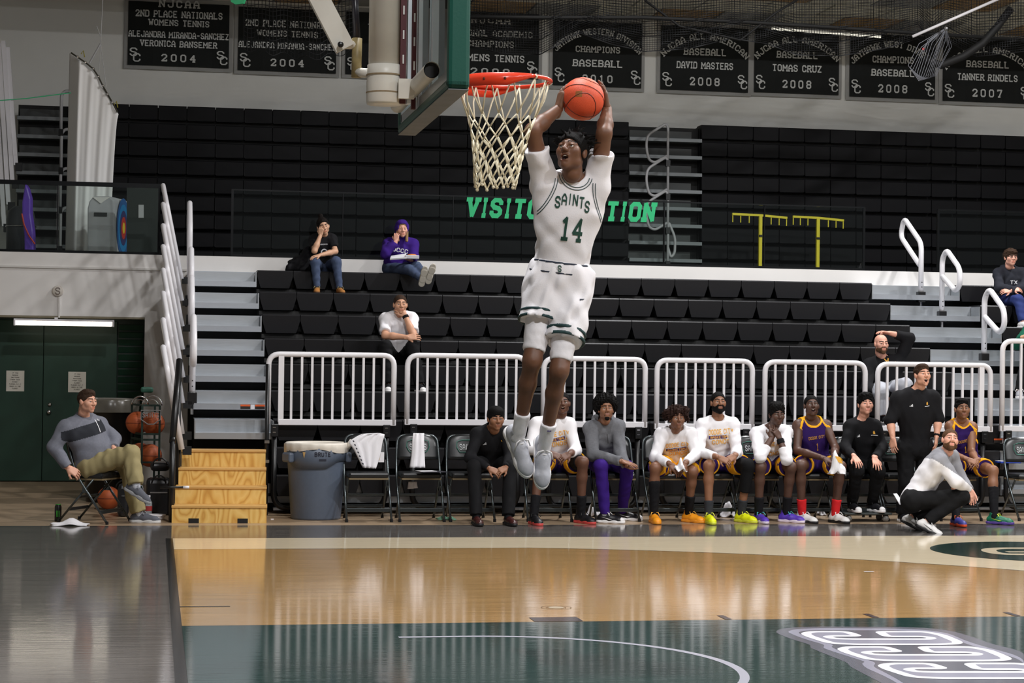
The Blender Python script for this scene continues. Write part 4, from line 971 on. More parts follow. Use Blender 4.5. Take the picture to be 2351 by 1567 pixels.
drape('towel', [(949, 994), (947, 1010), (945, 1045), (941, 1073)], [(974, 994), (974, 1012), (975, 1045), (976, 1073)], 9.57, -.08, 'narrow white towel hanging over the back of the second folding chair', 'towel', n=10, wav=.014)
rgp = drape('towel', [(938, 1105), (936, 1122)], [(957, 1105), (959, 1120)], 9.62, 0, 'end of a white towel hanging beneath the second folding chair', 'towel', n=6, m=4)
cbp = at(990, 1073, Y=9.35); cb = MB().box((cbp.x, 9.33, .50), (.26, .2, .006), Matrix.Rotation(.25, 3, 'Z')).build('clipboard', mat('clipboard_dark', (46, 46, 56), .4)); tag(cb, 'thin dark clipboard lying on the seat of the second folding chair', 'clipboard')
MB().box((cbp.x-.05, 9.35, .505), (.18, .14, .003), Matrix.Rotation(.25, 3, 'Z')).build('paper_sheet', M_cloth, cb)
def rag(name, px, py, wx, hz, label, cat='towel', rgb=None, seed=0, Z=0.0, deep=.10):
    rnd = random.Random(seed); c = at(px, py, Z=Z); N = 12; G = []
    for i in range(N+1):
        row = []
        for j in range(N+1):
            u, v = i/N*2-1, j/N*2-1; rr = math.hypot(u, v); h = hz*max(0, 1-rr**2*.75)*(.6+.4*math.sin(u*5+seed)+.35*math.sin(v*7+seed*2))
            row.append((c.x+u*wx/2*(1+.12*math.sin(v*4+seed)), c.y+v*deep*(1+.15*math.sin(u*5+seed)), Z+.006+max(0, h)))
        G.append(row)
    o = MB().grid(G).build(name, mat('cloth_'+name+str(seed), rgb, .85) if rgb else M_cloth, None, True, solid=.008); tag(o, label, cat); return o
rag('towel', 160, 1206, .33, .05, 'crumpled white towel lying on the floor beside the drink can', seed=1)
rag('towel', 1672, 1186, .20, .13, 'crumpled white towel on the floor between the yellow shoes', seed=2)
rag('towel', 1362, 1184, .16, .10, 'white plastic rag under the chair beside the dark red-soled shoe', 'rag', seed=3)
rag('green_rag', 1024, 1192, .17, .03, 'crumpled green and white wrapper on the floor by the third chair', 'wrapper', (120, 168, 140), seed=4)
rag('towel', 1885, 1182, .06, .05, 'small white tissue on the floor under jersey number one', 'tissue', seed=5)
p = at(625, 1192, Z=0); o = MB().box((p.x, p.y, .004), (.03, .03, .006)).build('paper_scrap', M_cloth); tag(o, 'tiny white paper scrap on the floor right of the wooden steps', 'paper')
# can on the floor
q = at(133, 1196, Z=0); cn = empty('drink_can', q, 'black drink can with green markings on the floor by the left chair', 'can')
MB().lathe([(.028, 0), (.033, .008), (.033, .14), (.026, .158), (.026, .162)], q, 20).build('can_body', mat('can_black', (18, 20, 18), .3), cn, True)
MB().lathe([(.025, .160), (.025, .166), (.0, .166)], q, 16).build('can_lid', mat('can_green', (70, 200, 60), .4), cn, True)
for t in (-.012, .0, .012): MB().box(q+Vector((t, -.0335, .075)), (.004, .002, .06)).build('claw_mark', MATS['can_green'], cn)

# ================================================================== things in the recess on the left
M_bball = mat('old_ball', (176, 84, 40), .6, var=.1)
Yr = 10.9
rk = empty('ball_rack', at(340, 1170, Y=Yr), 'dark green wheeled ball rack with arched ends beside the pillar', 'rack')
xl, xr = at(302, 1000, Y=Yr+.45).x, at(366, 1000, Y=Yr).x; xm1 = at(326, 1000, Y=Yr).x
M_rk = mat('rack_green', (30, 52, 46), .4)
zt_ = at(340, 930, Y=Yr).z; zb_ = .12
for (x_, y_) in ((xm1, Yr), (xr, Yr), (xl, Yr+.45), (xr-.05, Yr+.45)):
    MB().bar((x_, y_, zb_), (x_, y_, zt_), .022).build('upright', M_rk, rk)
    MB().sphere((x_, y_, .06), .05, 10, 8).build('caster', M_black, rk)
for z in (zt_, zt_-.30, zt_-.36, .5, .16):
    MB().bar((xm1, Yr, z), (xr, Yr, z), .02).build('rail', M_rk, rk); MB().bar((xl, Yr+.45, z), (xm1, Yr, z), .02).build('rail', M_rk, rk)
for (xa_, xb_, y_) in ((xm1, xm1+.2, Yr), (xl, xl+.17, Yr+.40)):
    MB().tube(arc(((xa_+xb_)/2, y_, zt_), (xb_-xa_)/2, 0, math.pi, 10), .010, 6).build('arch', M_chrome, rk, True)
    MB().tube(arc(((xa_+xb_)/2, y_, zt_), (xb_-xa_)/2*.6, 0, math.pi, 8), .006, 6).build('arch', M_chrome, rk, True)
gcap = at(333, 890, Y=Yr+.2); MB().box((gcap.x+.02, Yr+.2, gcap.z-.02), (.13, .12, .06)).build('folded_cover', mat('cover_green', (36, 84, 68), .6), rk, bevel=.02)
q = at(346, 958, Y=Yr-.02); mb = MB(); text_on(mb, 'SAINTS', q+Vector((0, -.01, .0)), (1, 0, 0), (0, 0, 1), .055, .17, .16)
mb.build('rack_wordmark', mat('mark_grey', (150, 150, 150), .6), rk, fix=False)
MB().tube([q+Vector(v) for v in ((-.10, -.01, .075), (.10, -.01, .075), (.10, -.01, -.02), (.03, -.01, -.07), (-.03, -.01, -.07), (-.10, -.01, -.02))], .006, 5, closed=True).build('rack_shield', MATS['mark_grey'], rk)
for k, (px, py, Yb, lb) in enumerate(((315, 970, Yr+.3, 'basketball on the left of the upper rack shelf'), (352, 972, Yr+.16, 'basketball behind the wordmark on the upper rack shelf'), (345, 1045, Yr+.16, 'basketball on the lower rack shelf above the black bag'), (322, 1042, Yr+.36, 'basketball on the lower rack shelf behind the seated man\'s knee'), (250, 1115, Yr+.1, 'basketball on the floor behind the seated man\'s chair'))):
    c_ = at(px, py, Y=Yb)
    if k == 4: c_.z = .121
    e = empty('basketball', c_, lb, 'ball', 'basketballs at the ball rack')
    MB().sphere(c_, .119, 20, 14).build('leather', M_bball, e, True)
    for ax in ((1, 0), (0, 1)): MB().tube([c_+Vector((math.cos(t)*.1195, math.sin(t)*.1195*ax[0], math.sin(t)*.1195*ax[1])) for t in [2*math.pi*i/28 for i in range(28)]], .003, 4, closed=True).build('seam', M_seam, e)
# bags and bin behind
def bag(px0, px1, py0, Yb, label, dep, seed):
    a_, b_ = at(px0, py0, Y=Yb), at(px1, py0, Y=Yb); e = empty('equipment_bag', ((a_.x+b_.x)/2, Yb+dep/2, 0 if seed != 2 else .42), label, 'bag', 'black bags beside the wooden steps')
    z0_ = 0 if seed != 2 else .44
    MB().span((a_.x, Yb, z0_), (b_.x, Yb+dep, a_.z)).build('bag_body', mat('bag_nylon', (20, 20, 24), .4, bump=.2, bscale=14), e, bevel=.04)
    MB().tube(arc(((a_.x+b_.x)/2, Yb-.004, a_.z-.03), .07, 0, math.pi, 8), .009, 6).build('bag_handle', M_black, e, True)
    MB().box(((a_.x+b_.x)/2, Yb-.004, (z0_+a_.z)/2+.05), (b_.x-a_.x-.08, .012, .012)).build('zip', M_chrome, e)
bag(336, 394, 1100, 10.2, 'large black nylon bag on the floor beside the wooden steps', .4, 1)
bag(345, 390, 1060, 10.3, 'smaller black bag on top of the large black bag', .3, 2)
bag(270, 296, 1112, 10.0, 'black boxy case on the floor behind the seated man\'s leg', .25, 3)
q = at(248, 1120, Y=12.2); e = empty('rubbish_bin', (q.x, 12.2, 0), 'tall black rubbish bin with a shiny bag behind the seated man', 'bin')
hz = at(248, 918, Y=12.2).z
MB().lathe([(.24, 0), (.30, hz-.04), (.315, hz-.03), (.315, hz)], (q.x, 12.2, 0), 28).build('bin_body', M_black, e, True)
MB().lathe([(.325, hz-.13), (.33, hz+.0), (.315, hz+.02), (.29, hz+.01)], (q.x, 12.2, 0), 28, cap=False).build('bin_bag', mat('bag_shiny', (92, 88, 80), .2), e, True)
q = at(351, 1192, Z=0); e = empty('cable_coil', q, 'coil of white cable on the floor by the seated man\'s shoe', 'cable')
for k in range(3): MB().tube([q+Vector((.10*math.cos(t)+.01*k, .08*math.sin(t), .012+.016*k)) for t in [2*math.pi*i/20 for i in range(20)]], .009, 6, closed=True).build('cable_loop', M_white, e, True)
q = at(341, 1183, Y=9.9); e = empty('water_bottle', (q.x, 9.9, 0), 'clear plastic water bottle standing behind the seated man\'s shoe', 'bottle')
MB().lathe([(.032, 0), (.034, .02), (.034, .15), (.014, .19), (.014, .21)], (q.x, 9.9, 0), 16).build('bottle_body', mat('bottle_plastic', (196, 204, 210), .1, alpha=.55), e, True)
MB().lathe([(.016, .205), (.016, .225)], (q.x, 9.9, 0), 12).build('bottle_cap', M_white, e); MB().lathe([(.035, .07), (.035, .12)], (q.x, 9.9, 0), 16, cap=False).build('bottle_label', mat('label_red', (176, 60, 60), .5), e)
# low rolling platform under the young man's feet
q = at(1985, 1188, Y=9.3); e = empty('rolling_board', (q.x, 9.32, 0), 'low dark rolling board on small wheels under white shoes', 'board')
MB().box((q.x, 9.32, .085), (.52, .26, .02)).build('deck_board', mat('board_dark', (44, 50, 48), .5), e, bevel=.006)
for sx_ in (-.2, .2):
    for sy_ in (-.09, .09): MB().sphere((q.x+sx_, 9.32+sy_, .036), .036, 10, 8).build('wheel', mat('wheel_grey', (110, 108, 104), .5), e)
# paper cup on the right aisle, blue pad at the right edge
q = at(2206, 684, Y=rowY(6)+.12); e = empty('paper_cup', (q.x, q.y, rowT(6)-.13), 'cream paper cup on the top step of the right aisle', 'cup')
MB().lathe([(.028, rowT(6)-.13), (.038, rowT(6)-.02)], (q.x, q.y, 0), 16).build('cup_wall', mat('cup_cream', (232, 222, 200), .6), e, True)
MB().lathe([(.038, rowT(6)-.022), (.041, rowT(6)-.018), (.038, rowT(6)-.014)], (q.x, q.y, 0), 16, cap=False).build('cup_lip', MATS['cup_cream'], e, True)
p = at(2330, 1062, Y=10.2); o = MB().box((p.x, 10.4, p.z), (.24, .2, .02)).build('blue_folder', mat('folder_blue', (30, 70, 190), .5), bevel=.004); tag(o, 'blue folder lying on the low step at the right edge', 'folder')
MB().box((p.x-.02, 10.38, p.z+.012), (.2, .15, .004)).build('folder_sheet', M_cloth, o)
# ================================================================== people: bodies grown from distance fields
def npv(v): return np.array([v[0], v[1], v[2]], dtype=np.float32)
class Sdf:
    def __init__(s, h): s.h = h; s.ops = []; s.wr = None
    def cone(s, a, b, ra, rb, k=.02, cut=None, op='u', flat=None):
        a, b = npv(a), npv(b); R = max(ra, rb)
        s.ops.append((op, k, np.minimum(a, b)-R, np.maximum(a, b)+R, ('c', a, b, ra, rb, flat), cut)); return s
    def ell(s, c, r, k=.02, axes=None, cut=None, op='u'):
        c = npv(c); r = np.array(r, dtype=np.float32); A = np.eye(3, dtype=np.float32) if axes is None else np.array([list(a) for a in axes], dtype=np.float32)
        ext = np.sqrt(((A*r[:, None])**2).sum(0)); s.ops.append((op, k, c-ext, c+ext, ('e', c, r, A), cut)); return s
    def sph(s, c, r, k=.02, cut=None, op='u'): return s.ell(c, (r, r, r), k, None, cut, op)
    def cutplane(s, p, n): s.ops.append(('p', 0, None, None, (npv(p), npv(n)), None)); return s
    def ev(s, g, P):
        if g[0] == 'c':
            _, a, b, ra, rb, flat = g; ab = b-a; L2 = float(ab@ab) or 1e-9; d = P-a
            t = np.clip((d@ab)/L2, 0, 1); q = d-t[..., None]*ab
            if flat is not None:
                ax, fc = flat; ax = npv(ax); cpt = q@ax; q = q+((fc-1)*cpt)[..., None]*ax
            return np.sqrt((q*q).sum(-1))-(ra+(rb-ra)*t)
        _, c, r, A = g; q = (P-c)@A.T; k0 = np.sqrt(((q/r)**2).sum(-1)); k1 = np.sqrt(((q/(r*r))**2).sum(-1))+1e-6
        return k0*(k0-1)/k1
    def mesh(s):
        h = s.h; lo = np.min([o[2] for o in s.ops if o[0] == 'u'], 0)-3*h; hi = np.max([o[3] for o in s.ops if o[0] == 'u'], 0)+3*h
        n = np.ceil((hi-lo)/h).astype(int)+1
        ax = [lo[i]+h*np.arange(n[i], dtype=np.float32) for i in range(3)]
        D = np.full(n, .25, dtype=np.float32)
        for op, k, a, b, g, cut in s.ops:
            if op == 'p':
                X, Y, Z = np.meshgrid(*ax, indexing='ij', sparse=True); p, nn = g
                D = np.maximum(D, (X-p[0])*nn[0]+(Y-p[1])*nn[1]+(Z-p[2])*nn[2]).astype(np.float32); continue
            m = k+3*h; i0 = np.maximum(0, np.floor((a-m-lo)/h).astype(int)); i1 = np.minimum(n, np.ceil((b+m-lo)/h).astype(int)+1)
            if (i1 <= i0).any(): continue
            sl = tuple(slice(i0[i], i1[i]) for i in range(3))
            P = np.stack(np.meshgrid(*[ax[i][sl[i]] for i in range(3)], indexing='ij'), -1)
            d = s.ev(g, P)
            if cut is not None:
                for (cp, cn) in cut: d = np.maximum(d, (P-npv(cp))@npv(cn))
            A = D[sl]
            if op == 'u':
                hh = np.maximum(k-np.abs(A-d), 0)/max(k, 1e-6); D[sl] = np.minimum(A, d)-hh*hh*k*.25
            else:
                d = -d; hh = np.maximum(k-np.abs(A-d), 0)/max(k, 1e-6); D[sl] = np.maximum(A, d)+hh*hh*k*.25
        if s.wr is not None:
            amp, seed, wl = s.wr; rs = np.random.RandomState(seed)
            X, Y, Z = np.meshgrid(*ax, indexing='ij', sparse=True)
            for i in range(4):
                dd = rs.randn(3); dd /= np.linalg.norm(dd); f = 2*np.pi/(wl*(.6+.8*rs.rand())); ph = rs.rand()*6.3
                d2 = rs.randn(3); d2 /= np.linalg.norm(d2); f2 = f*.45
                D = D+amp*.6*np.sin((X*dd[0]+Y*dd[1]+Z*dd[2])*f+ph+1.3*np.sin((X*d2[0]+Y*d2[1]+Z*d2[2])*f2)).astype(np.float32)
        return snets(D, lo, h)

def snets(D, lo, h):
    S = D < 0; n = np.array(D.shape)
    c = np.zeros(n-1, dtype=np.int8)
    for i in (0, 1):
        for j in (0, 1):
            for k in (0, 1): c += S[i:n[0]-1+i, j:n[1]-1+j, k:n[2]-1+k]
    act = np.argwhere((c > 0) & (c < 8)); idx = np.full(n-1, -1, dtype=np.int32); idx[tuple(act.T)] = np.arange(len(act))
    pos = np.zeros((len(act), 3)); cnt = np.zeros(len(act))
    corners = [(i, j, k) for i in (0, 1) for j in (0, 1) for k in (0, 1)]
    val = {cc: D[act[:, 0]+cc[0], act[:, 1]+cc[1], act[:, 2]+cc[2]] for cc in corners}
    for a in corners:
        for ax in range(3):
            if a[ax]: continue
            b = list(a); b[ax] = 1; b = tuple(b); va, vb = val[a], val[b]; m = (va < 0) != (vb < 0)
            t = np.where(m, va/(va-vb+1e-12), 0); p = np.array(a, float)[None, :].repeat(len(act), 0); p[:, ax] += t
            pos[m] += p[m]; cnt[m] += 1
    V = lo+(act+pos/np.maximum(cnt, 1)[:, None])*h
    F = []
    for ax in range(3):
        u, v = (ax+1) % 3, (ax+2) % 3
        sa = [slice(None)]*3; sb = [slice(None)]*3; sa[ax] = slice(0, -1); sb[ax] = slice(1, None)
        A, B = S[tuple(sa)], S[tuple(sb)]; e = np.argwhere(A != B); e = e[(e[:, u] > 0) & (e[:, v] > 0) & (e[:, u] < n[u]-1) & (e[:, v] < n[v]-1)]
        if not len(e): continue
        q = []
        for du, dv in ((1, 1), (0, 1), (0, 0), (1, 0)):
            w = e.copy(); w[:, u] -= du; w[:, v] -= dv; q.append(idx[tuple(w.T)])
        q = np.stack(q, 1); fl_ = A[tuple(e.T)]; q[~fl_] = q[~fl_][:, ::-1]; F.append(q)
    F = np.concatenate(F) if F else np.zeros((0, 4), int)
    return V, F[(F >= 0).all(1)]

def np_mesh(name, V, F, mats, parent, mi=None, smooth=True):
    me = bpy.data.meshes.new(name); me.vertices.add(len(V)); me.vertices.foreach_set('co', np.asarray(V, dtype=np.float32).ravel())
    me.loops.add(len(F)*4); me.loops.foreach_set('vertex_index', np.asarray(F, dtype=np.int32).ravel())
    me.polygons.add(len(F)); me.polygons.foreach_set('loop_start', np.arange(0, len(F)*4, 4, dtype=np.int32)); me.polygons.foreach_set('loop_total', np.full(len(F), 4, dtype=np.int32))
    for m in mats: me.materials.append(m)
    if mi is not None: me.polygons.foreach_set('material_index', np.asarray(mi, dtype=np.int32))
    if smooth: me.polygons.foreach_set('use_smooth', np.ones(len(F), dtype=bool))
    me.update(calc_edges=True); me.validate()
    o = bpy.data.objects.new(name, me); col.objects.link(o)
    if parent: child(o, parent)
    return o
def xf(V, M): M = np.array(M); return V@M[:3, :3].T+M[:3, 3]
def frame(o, x, y, z): return Matrix(((x[0], y[0], z[0], o[0]), (x[1], y[1], z[1], o[1]), (x[2], y[2], z[2], o[2]), (0, 0, 0, 1)))

CACHE = {}
# ---- head, local: x to the person's own left (image right when facing us), y forward, z up
def head_prims(s, t=0.0, jaw=1.0, mouth=0.0):
    k = .018; dz = -.016*mouth
    s.ell((0, -.012, .034), (.075+t, .095+t, .084+t), k)
    s.ell((0, .022, -.033+dz*.5), ((.057+t)*jaw, .066+t, .069+t), .03)
    s.sph((0, .066, -.086+dz), .022+t, .03)
    for x in (-1, 1):
        s.sph((x*.042*jaw, .010, -.054+dz*.6), .026+t, .03); s.sph((x*.041, .052, -.014), .029+t, .025)
        s.cone((x*.012, .084, .026), (x*.044, .068, .024), .012+t, .010+t, .014)
    return s
def head_mesh(h=.0055, jaw=1.0, mouth=0.0):
    key = ('head', h, jaw, mouth)
    if key in CACHE: return CACHE[key]
    s = Sdf(h); head_prims(s, 0, jaw, mouth)
    s.cone((0, -.034, -.04), (0, -.044, -.105), .052, .052, .02)
    for x in (-1, 1): s.sph((x*.031, .104, .007), .0195, .010, op='s')
    s.cone((0, .086, .016), (0, .107, -.020), .009, .0125, .012)
    for x in (-1, 1):
        s.sph((x*.012, .096, -.025), .0105, .008)
        s.ell((x*.077, -.006, -.002), (.011, .021, .031), .008, axes=[(1, 0, 0), (0, .97, .25), (0, -.25, .97)])
        s.ell((x*.031, .083, .0145), (.016, .010, .0045), .006)
    dz = -.02*mouth
    s.cone((-.017, .084, -.050), (.017, .084, -.050), .0085, .0085, .008); s.cone((-.015, .084, -.063+dz), (.015, .084, -.063+dz), .0095, .0095, .008)
    if mouth > 0: s.ell((0, .092, -.057+dz*.45), (.020, .030, .006+.012*mouth), .005, op='s')
    else: s.ell((0, .102, -.0565), (.024, .012, .0022), .004, op='s')
    V, F = s.mesh(); C_ = V[F].mean(1); x, y, z = C_.T; mi = np.zeros(len(F), int)
    mi[(np.abs(x) < .021-.5*np.abs(z+.0565-dz*.4)) & (y > .082) & (z > -.0715+dz) & (z < -.0455)] = 1
    arch = .0345-6.0*(np.abs(x)-.030)**2
    mi[(np.abs(x) > .010) & (np.abs(x) < .053) & (y > .05) & (np.abs(z-arch) < .0052)] = 2
    if mouth > 0: mi[(np.abs(x) < .019) & (y < .079) & (y > .03) & (z > -.075+dz) & (z < -.047) & (np.abs(x) < .02)] = 3
    # keep only skin faces in the mouth cut that lie inside
    CACHE[key] = (V, F, mi); return CACHE[key]

def hair_mesh(kind, h=.007):
    key = ('hair', kind)
    if key in CACHE: return CACHE[key]
    s = Sdf(h); N = (0, .78, -.62); c = (0, -.012, .034); r = np.array((.075, .095, .084))
    def cap(t, p0=(0, .080, .072), nn=N, lift=0): s.ell((0, -.014, .038+lift), tuple(r+t), .01, cut=[(p0, nn), ((0, 0, -.075), (0, 0, -1))])
    if kind == 'short': cap(.004)
    elif kind == 'crop': cap(.006, (0, .082, .068)); s.ell((0, .02, .094), (.066, .064, .034), .02, cut=[((0, .088, .066), N)]); s.wr = (.002, 4, .03)
    elif kind == 'thick':
        cap(.014, (0, .086, .058)); s.ell((0, .02, .10), (.078, .078, .040), .02, cut=[((0, .094, .060), (0, .85, -.5))]); s.wr = (.003, 3, .03)
    elif kind == 'mop':
        cap(.016, (0, .10, .035), (0, .9, -.44)); s.ell((0, .055, .078), (.072, .052, .036), .02); s.wr = (.004, 5, .03)
    elif kind == 'hightop':
        cap(.012, (0, .084, .062)); s.ell((0, .0, .10), (.080, .092, .052), .03, cut=[((0, .092, .060), (0, .9, -.42))]); s.wr = (.004, 6, .022)
    elif kind == 'wrap':
        cap(.011, (0, .086, .048), (0, .75, -.66)); s.ell((0, .0, .08), (.079, .095, .05), .02, cut=[((0, .09, .05), (0, .8, -.6))])
    elif kind == 'afro':
        s.ell((0, -.025, .064), (.138, .124, .126), .02, cut=[((0, .060, .05), (0, .80, -.60))]); s.wr = (.007, 8, .03)
    elif kind == 'curly':
        s.ell((0, -.015, .055), (.128, .112, .100), .02, cut=[((0, .088, .062), (0, .72, -.69)), ((0, 0, -.075), (0, 0, -1))])
        for i in range(16):
            a = i*2.4; s.sph((.118*math.cos(a), -.02+.09*math.sin(a), .05+.05*math.sin(i*1.9)), .032, .02, cut=[((0, .088, .06), (0, .72, -.69))])
        s.wr = (.009, 9, .028)
    elif kind == 'dreads':
        cap(.010, (0, .084, .058)); rnd = random.Random(4)
        for i in range(46):
            a = rnd.uniform(0, 6.28); e = rnd.uniform(.12, 1.35); d = Vector((math.cos(a)*math.cos(e), math.sin(a)*math.cos(e)*.9-.12, math.sin(e)))
            p0 = Vector((0, -.012, .034))+Vector((d.x*.074, d.y*.09, d.z*.084)); 
            if (p0-Vector((0, .078, .066))).dot(Vector(N)) > .004: continue
            L = rnd.uniform(.035, .075); p1 = p0+d*L*.6; p2 = p1+Vector((d.x, d.y-.5, d.z*.5+.15)).normalized()*L*.6
            s.cone(p0, p1, .0085, .0075, .006); s.cone(p1, p2, .0075, .0045, .004)
    elif kind == 'bun':
        cap(.008, (0, .082, .070)); s.sph((0, -.035, .145), .036, .02); s.wr = (.003, 2, .03)
        s.cone((.07, -.005, .0), (.06, .0, -.05), .012, .006, .012); s.cone((-.07, -.005, .0), (-.066, .0, -.055), .013, .006, .012)
    elif kind == 'long':
        cap(.010, (0, .082, .066))
        for x in (-1, 1): s.cone((x*.068, .02, .02), (x*.060, .045, -.15), .018, .022, .02)
    V, F = s.mesh(); CACHE[key] = (V, F); return CACHE[key]
def beard_mesh(kind):
    key = ('beard', kind)
    if key in CACHE: return CACHE[key]
    s = Sdf(.0055); t = .006 if kind == 'full' else .0028
    cut = [((0, .02, -.045 if kind == 'full' else -.052), (0, -.45, .89)), ((0, -.0, 0), (0, -1, 0))]
    if kind != 'goatee':
        s.ell((0, .022, -.036), (.059+t, .066+t, .074+t), .02, cut=cut)
        for x in (-1, 1): s.sph((x*.045, .012, -.058), .028+t, .02, cut=cut)
    s.sph((0, .067, -.094), (.026 if kind != 'goatee' else .024)+t, .02, cut=cut if kind != 'goatee' else [((0, 0, -.080), (0, 0, 1))])
    s.cone((-.018, .0845, -.041), (.018, .0845, -.041), .0055, .0055, .004)
    for x in (-1, 1): s.cone((x*.021, .083, -.042), (x*.026, .074, -.072), .0045 if kind != 'full' else .006, .0055 if kind != 'full' else .008, .006)
    s.ell((0, .095, -.057), (.021, .03, .0145), .004, op='s')
    V, F = s.mesh(); CACHE[key] = (V, F); return CACHE[key]

# ---- hand, local: y along the fingers, palm facing -z, thumb on +x
def hand_mesh(curl=.35, spread=.10, thumb=.5, h=.0052):
    key = ('hand', curl, spread, thumb)
    if key in CACHE: return CACHE[key]
    s = Sdf(h)
    s.cone((0, -.03, 0), (0, .01, 0), .026, .026, .01, flat=((0, 0, 1), 1.25))
    for x, L in ((-.030, .078), (-.010, .086), (.011, .088), (.031, .086)): s.cone((x*.62, .012, 0), (x, L, 0), .0165, .0125, .010, flat=((0, 0, 1), 1.1))
    s.ell((.026, .035, -.008), (.018, .032, .016), .012)
    for i, (x, y0, L) in enumerate(((-.031, .078, .058), (-.0105, .086, .074), (.011, .088, .080), (.032, .086, .072))):
        a = (i-1.5)*spread; p = Vector((x, y0, 0)); d = Vector((math.sin(a), math.cos(a), 0)); th = 0.0; r0 = .0088 if i else .0078
        for j, f in enumerate((.42, .32, .26)):
            th += curl*(1.0 if j else .8); dd = Vector((d.x*math.cos(th), d.y*math.cos(th), -math.sin(th))); q = p+dd*L*f
            s.cone(p, q, r0, r0-.0009, .004); p = q; r0 -= .0009
    p = Vector((.030, .022, -.006)); d = Vector((math.sin(thumb+.3), math.cos(thumb+.3), -.25)).normalized()
    q = p+d*.038; s.cone(p, q, .0125, .0105, .008); d2 = Vector((math.sin(thumb*.5), math.cos(thumb*.5), -.30-.5*curl)).normalized(); s.cone(q, q+d2*.030, .0105, .0085, .004)
    V, F = s.mesh(); CACHE[key] = (V, F); return CACHE[key]

# ---- shoe, local: y forward to the toe, z up, ankle over the origin, sole at z = 0
def shoe_mesh(kind):
    key = ('shoe', kind)
    if key in CACHE: return CACHE[key]
    hi = {'low': .085, 'mid': .105, 'high': .16, 'boot': .15, 'loafer': .075}[kind]; fl_ = 0 if kind != 'loafer' else -.004
    s = Sdf(.006); cut = [((0, 0, .02), (0, 0, -1))]
    s.cone((0, -.045, .045), (0, .06, .045), .040+fl_, .041+fl_, .02, cut=cut); s.cone((0, .06, .042), (0, .15, .030), .042+fl_, .040+fl_, .02, cut=cut); s.ell((0, .165, .026), (.042, .052, .036), .02, cut=cut)
    s.cone((0, -.02, .06), (0, -.015, hi), .040, .041 if kind in ('high', 'boot') else .038, .02)
    s.cone((0, .02, .065), (0, .10, .055), .028, .022, .02)
    s.ell((0, -.01, hi+.018), (.030, .034, .016), .006, op='s')
    up = s.mesh()
    s2 = Sdf(.006); cc = [((0, 0, .027), (0, 0, 1)), ((0, 0, 0), (0, 0, -1))]
    s2.cone((0, -.045, .014), (0, .02, .014), .047, .040, .02, cut=cc); s2.cone((0, .02, .014), (0, .12, .014), .040, .047, .02, cut=cc); s2.ell((0, .15, .014), (.047, .075, .06), .02, cut=cc)
    so = s2.mesh(); CACHE[key] = (up, so); return CACHE[key]

def P_(px, py, Y): return at(px, py, Y=Y)
def lerp(a, b, t): return a+(b-a)*t
def skinmat(name, rgb): return mat('skin_'+name, rgb, .5, var=.05, vscale=25, bump=.03, bscale=150)
M_eyew = mat('eye_white', (216, 212, 206), .25); M_iris = mat('eye_iris', (28, 18, 14), .2); M_mouth = mat('mouth_dark', (52, 18, 18), .5); M_teeth = mat('teeth', (226, 222, 210), .35)
HAIRM = {k: mat('hair_'+k, v, .75, bump=.5, bscale=120, var=.2, vscale=60, spec=.15) for k, v in {'black': (11, 9, 9), 'dark': (22, 17, 15), 'brown': (58, 42, 32), 'curl': (42, 26, 22), 'grey': (74, 60, 50), 'blond': (150, 120, 86), 'redbrown': (92, 66, 46)}.items()}

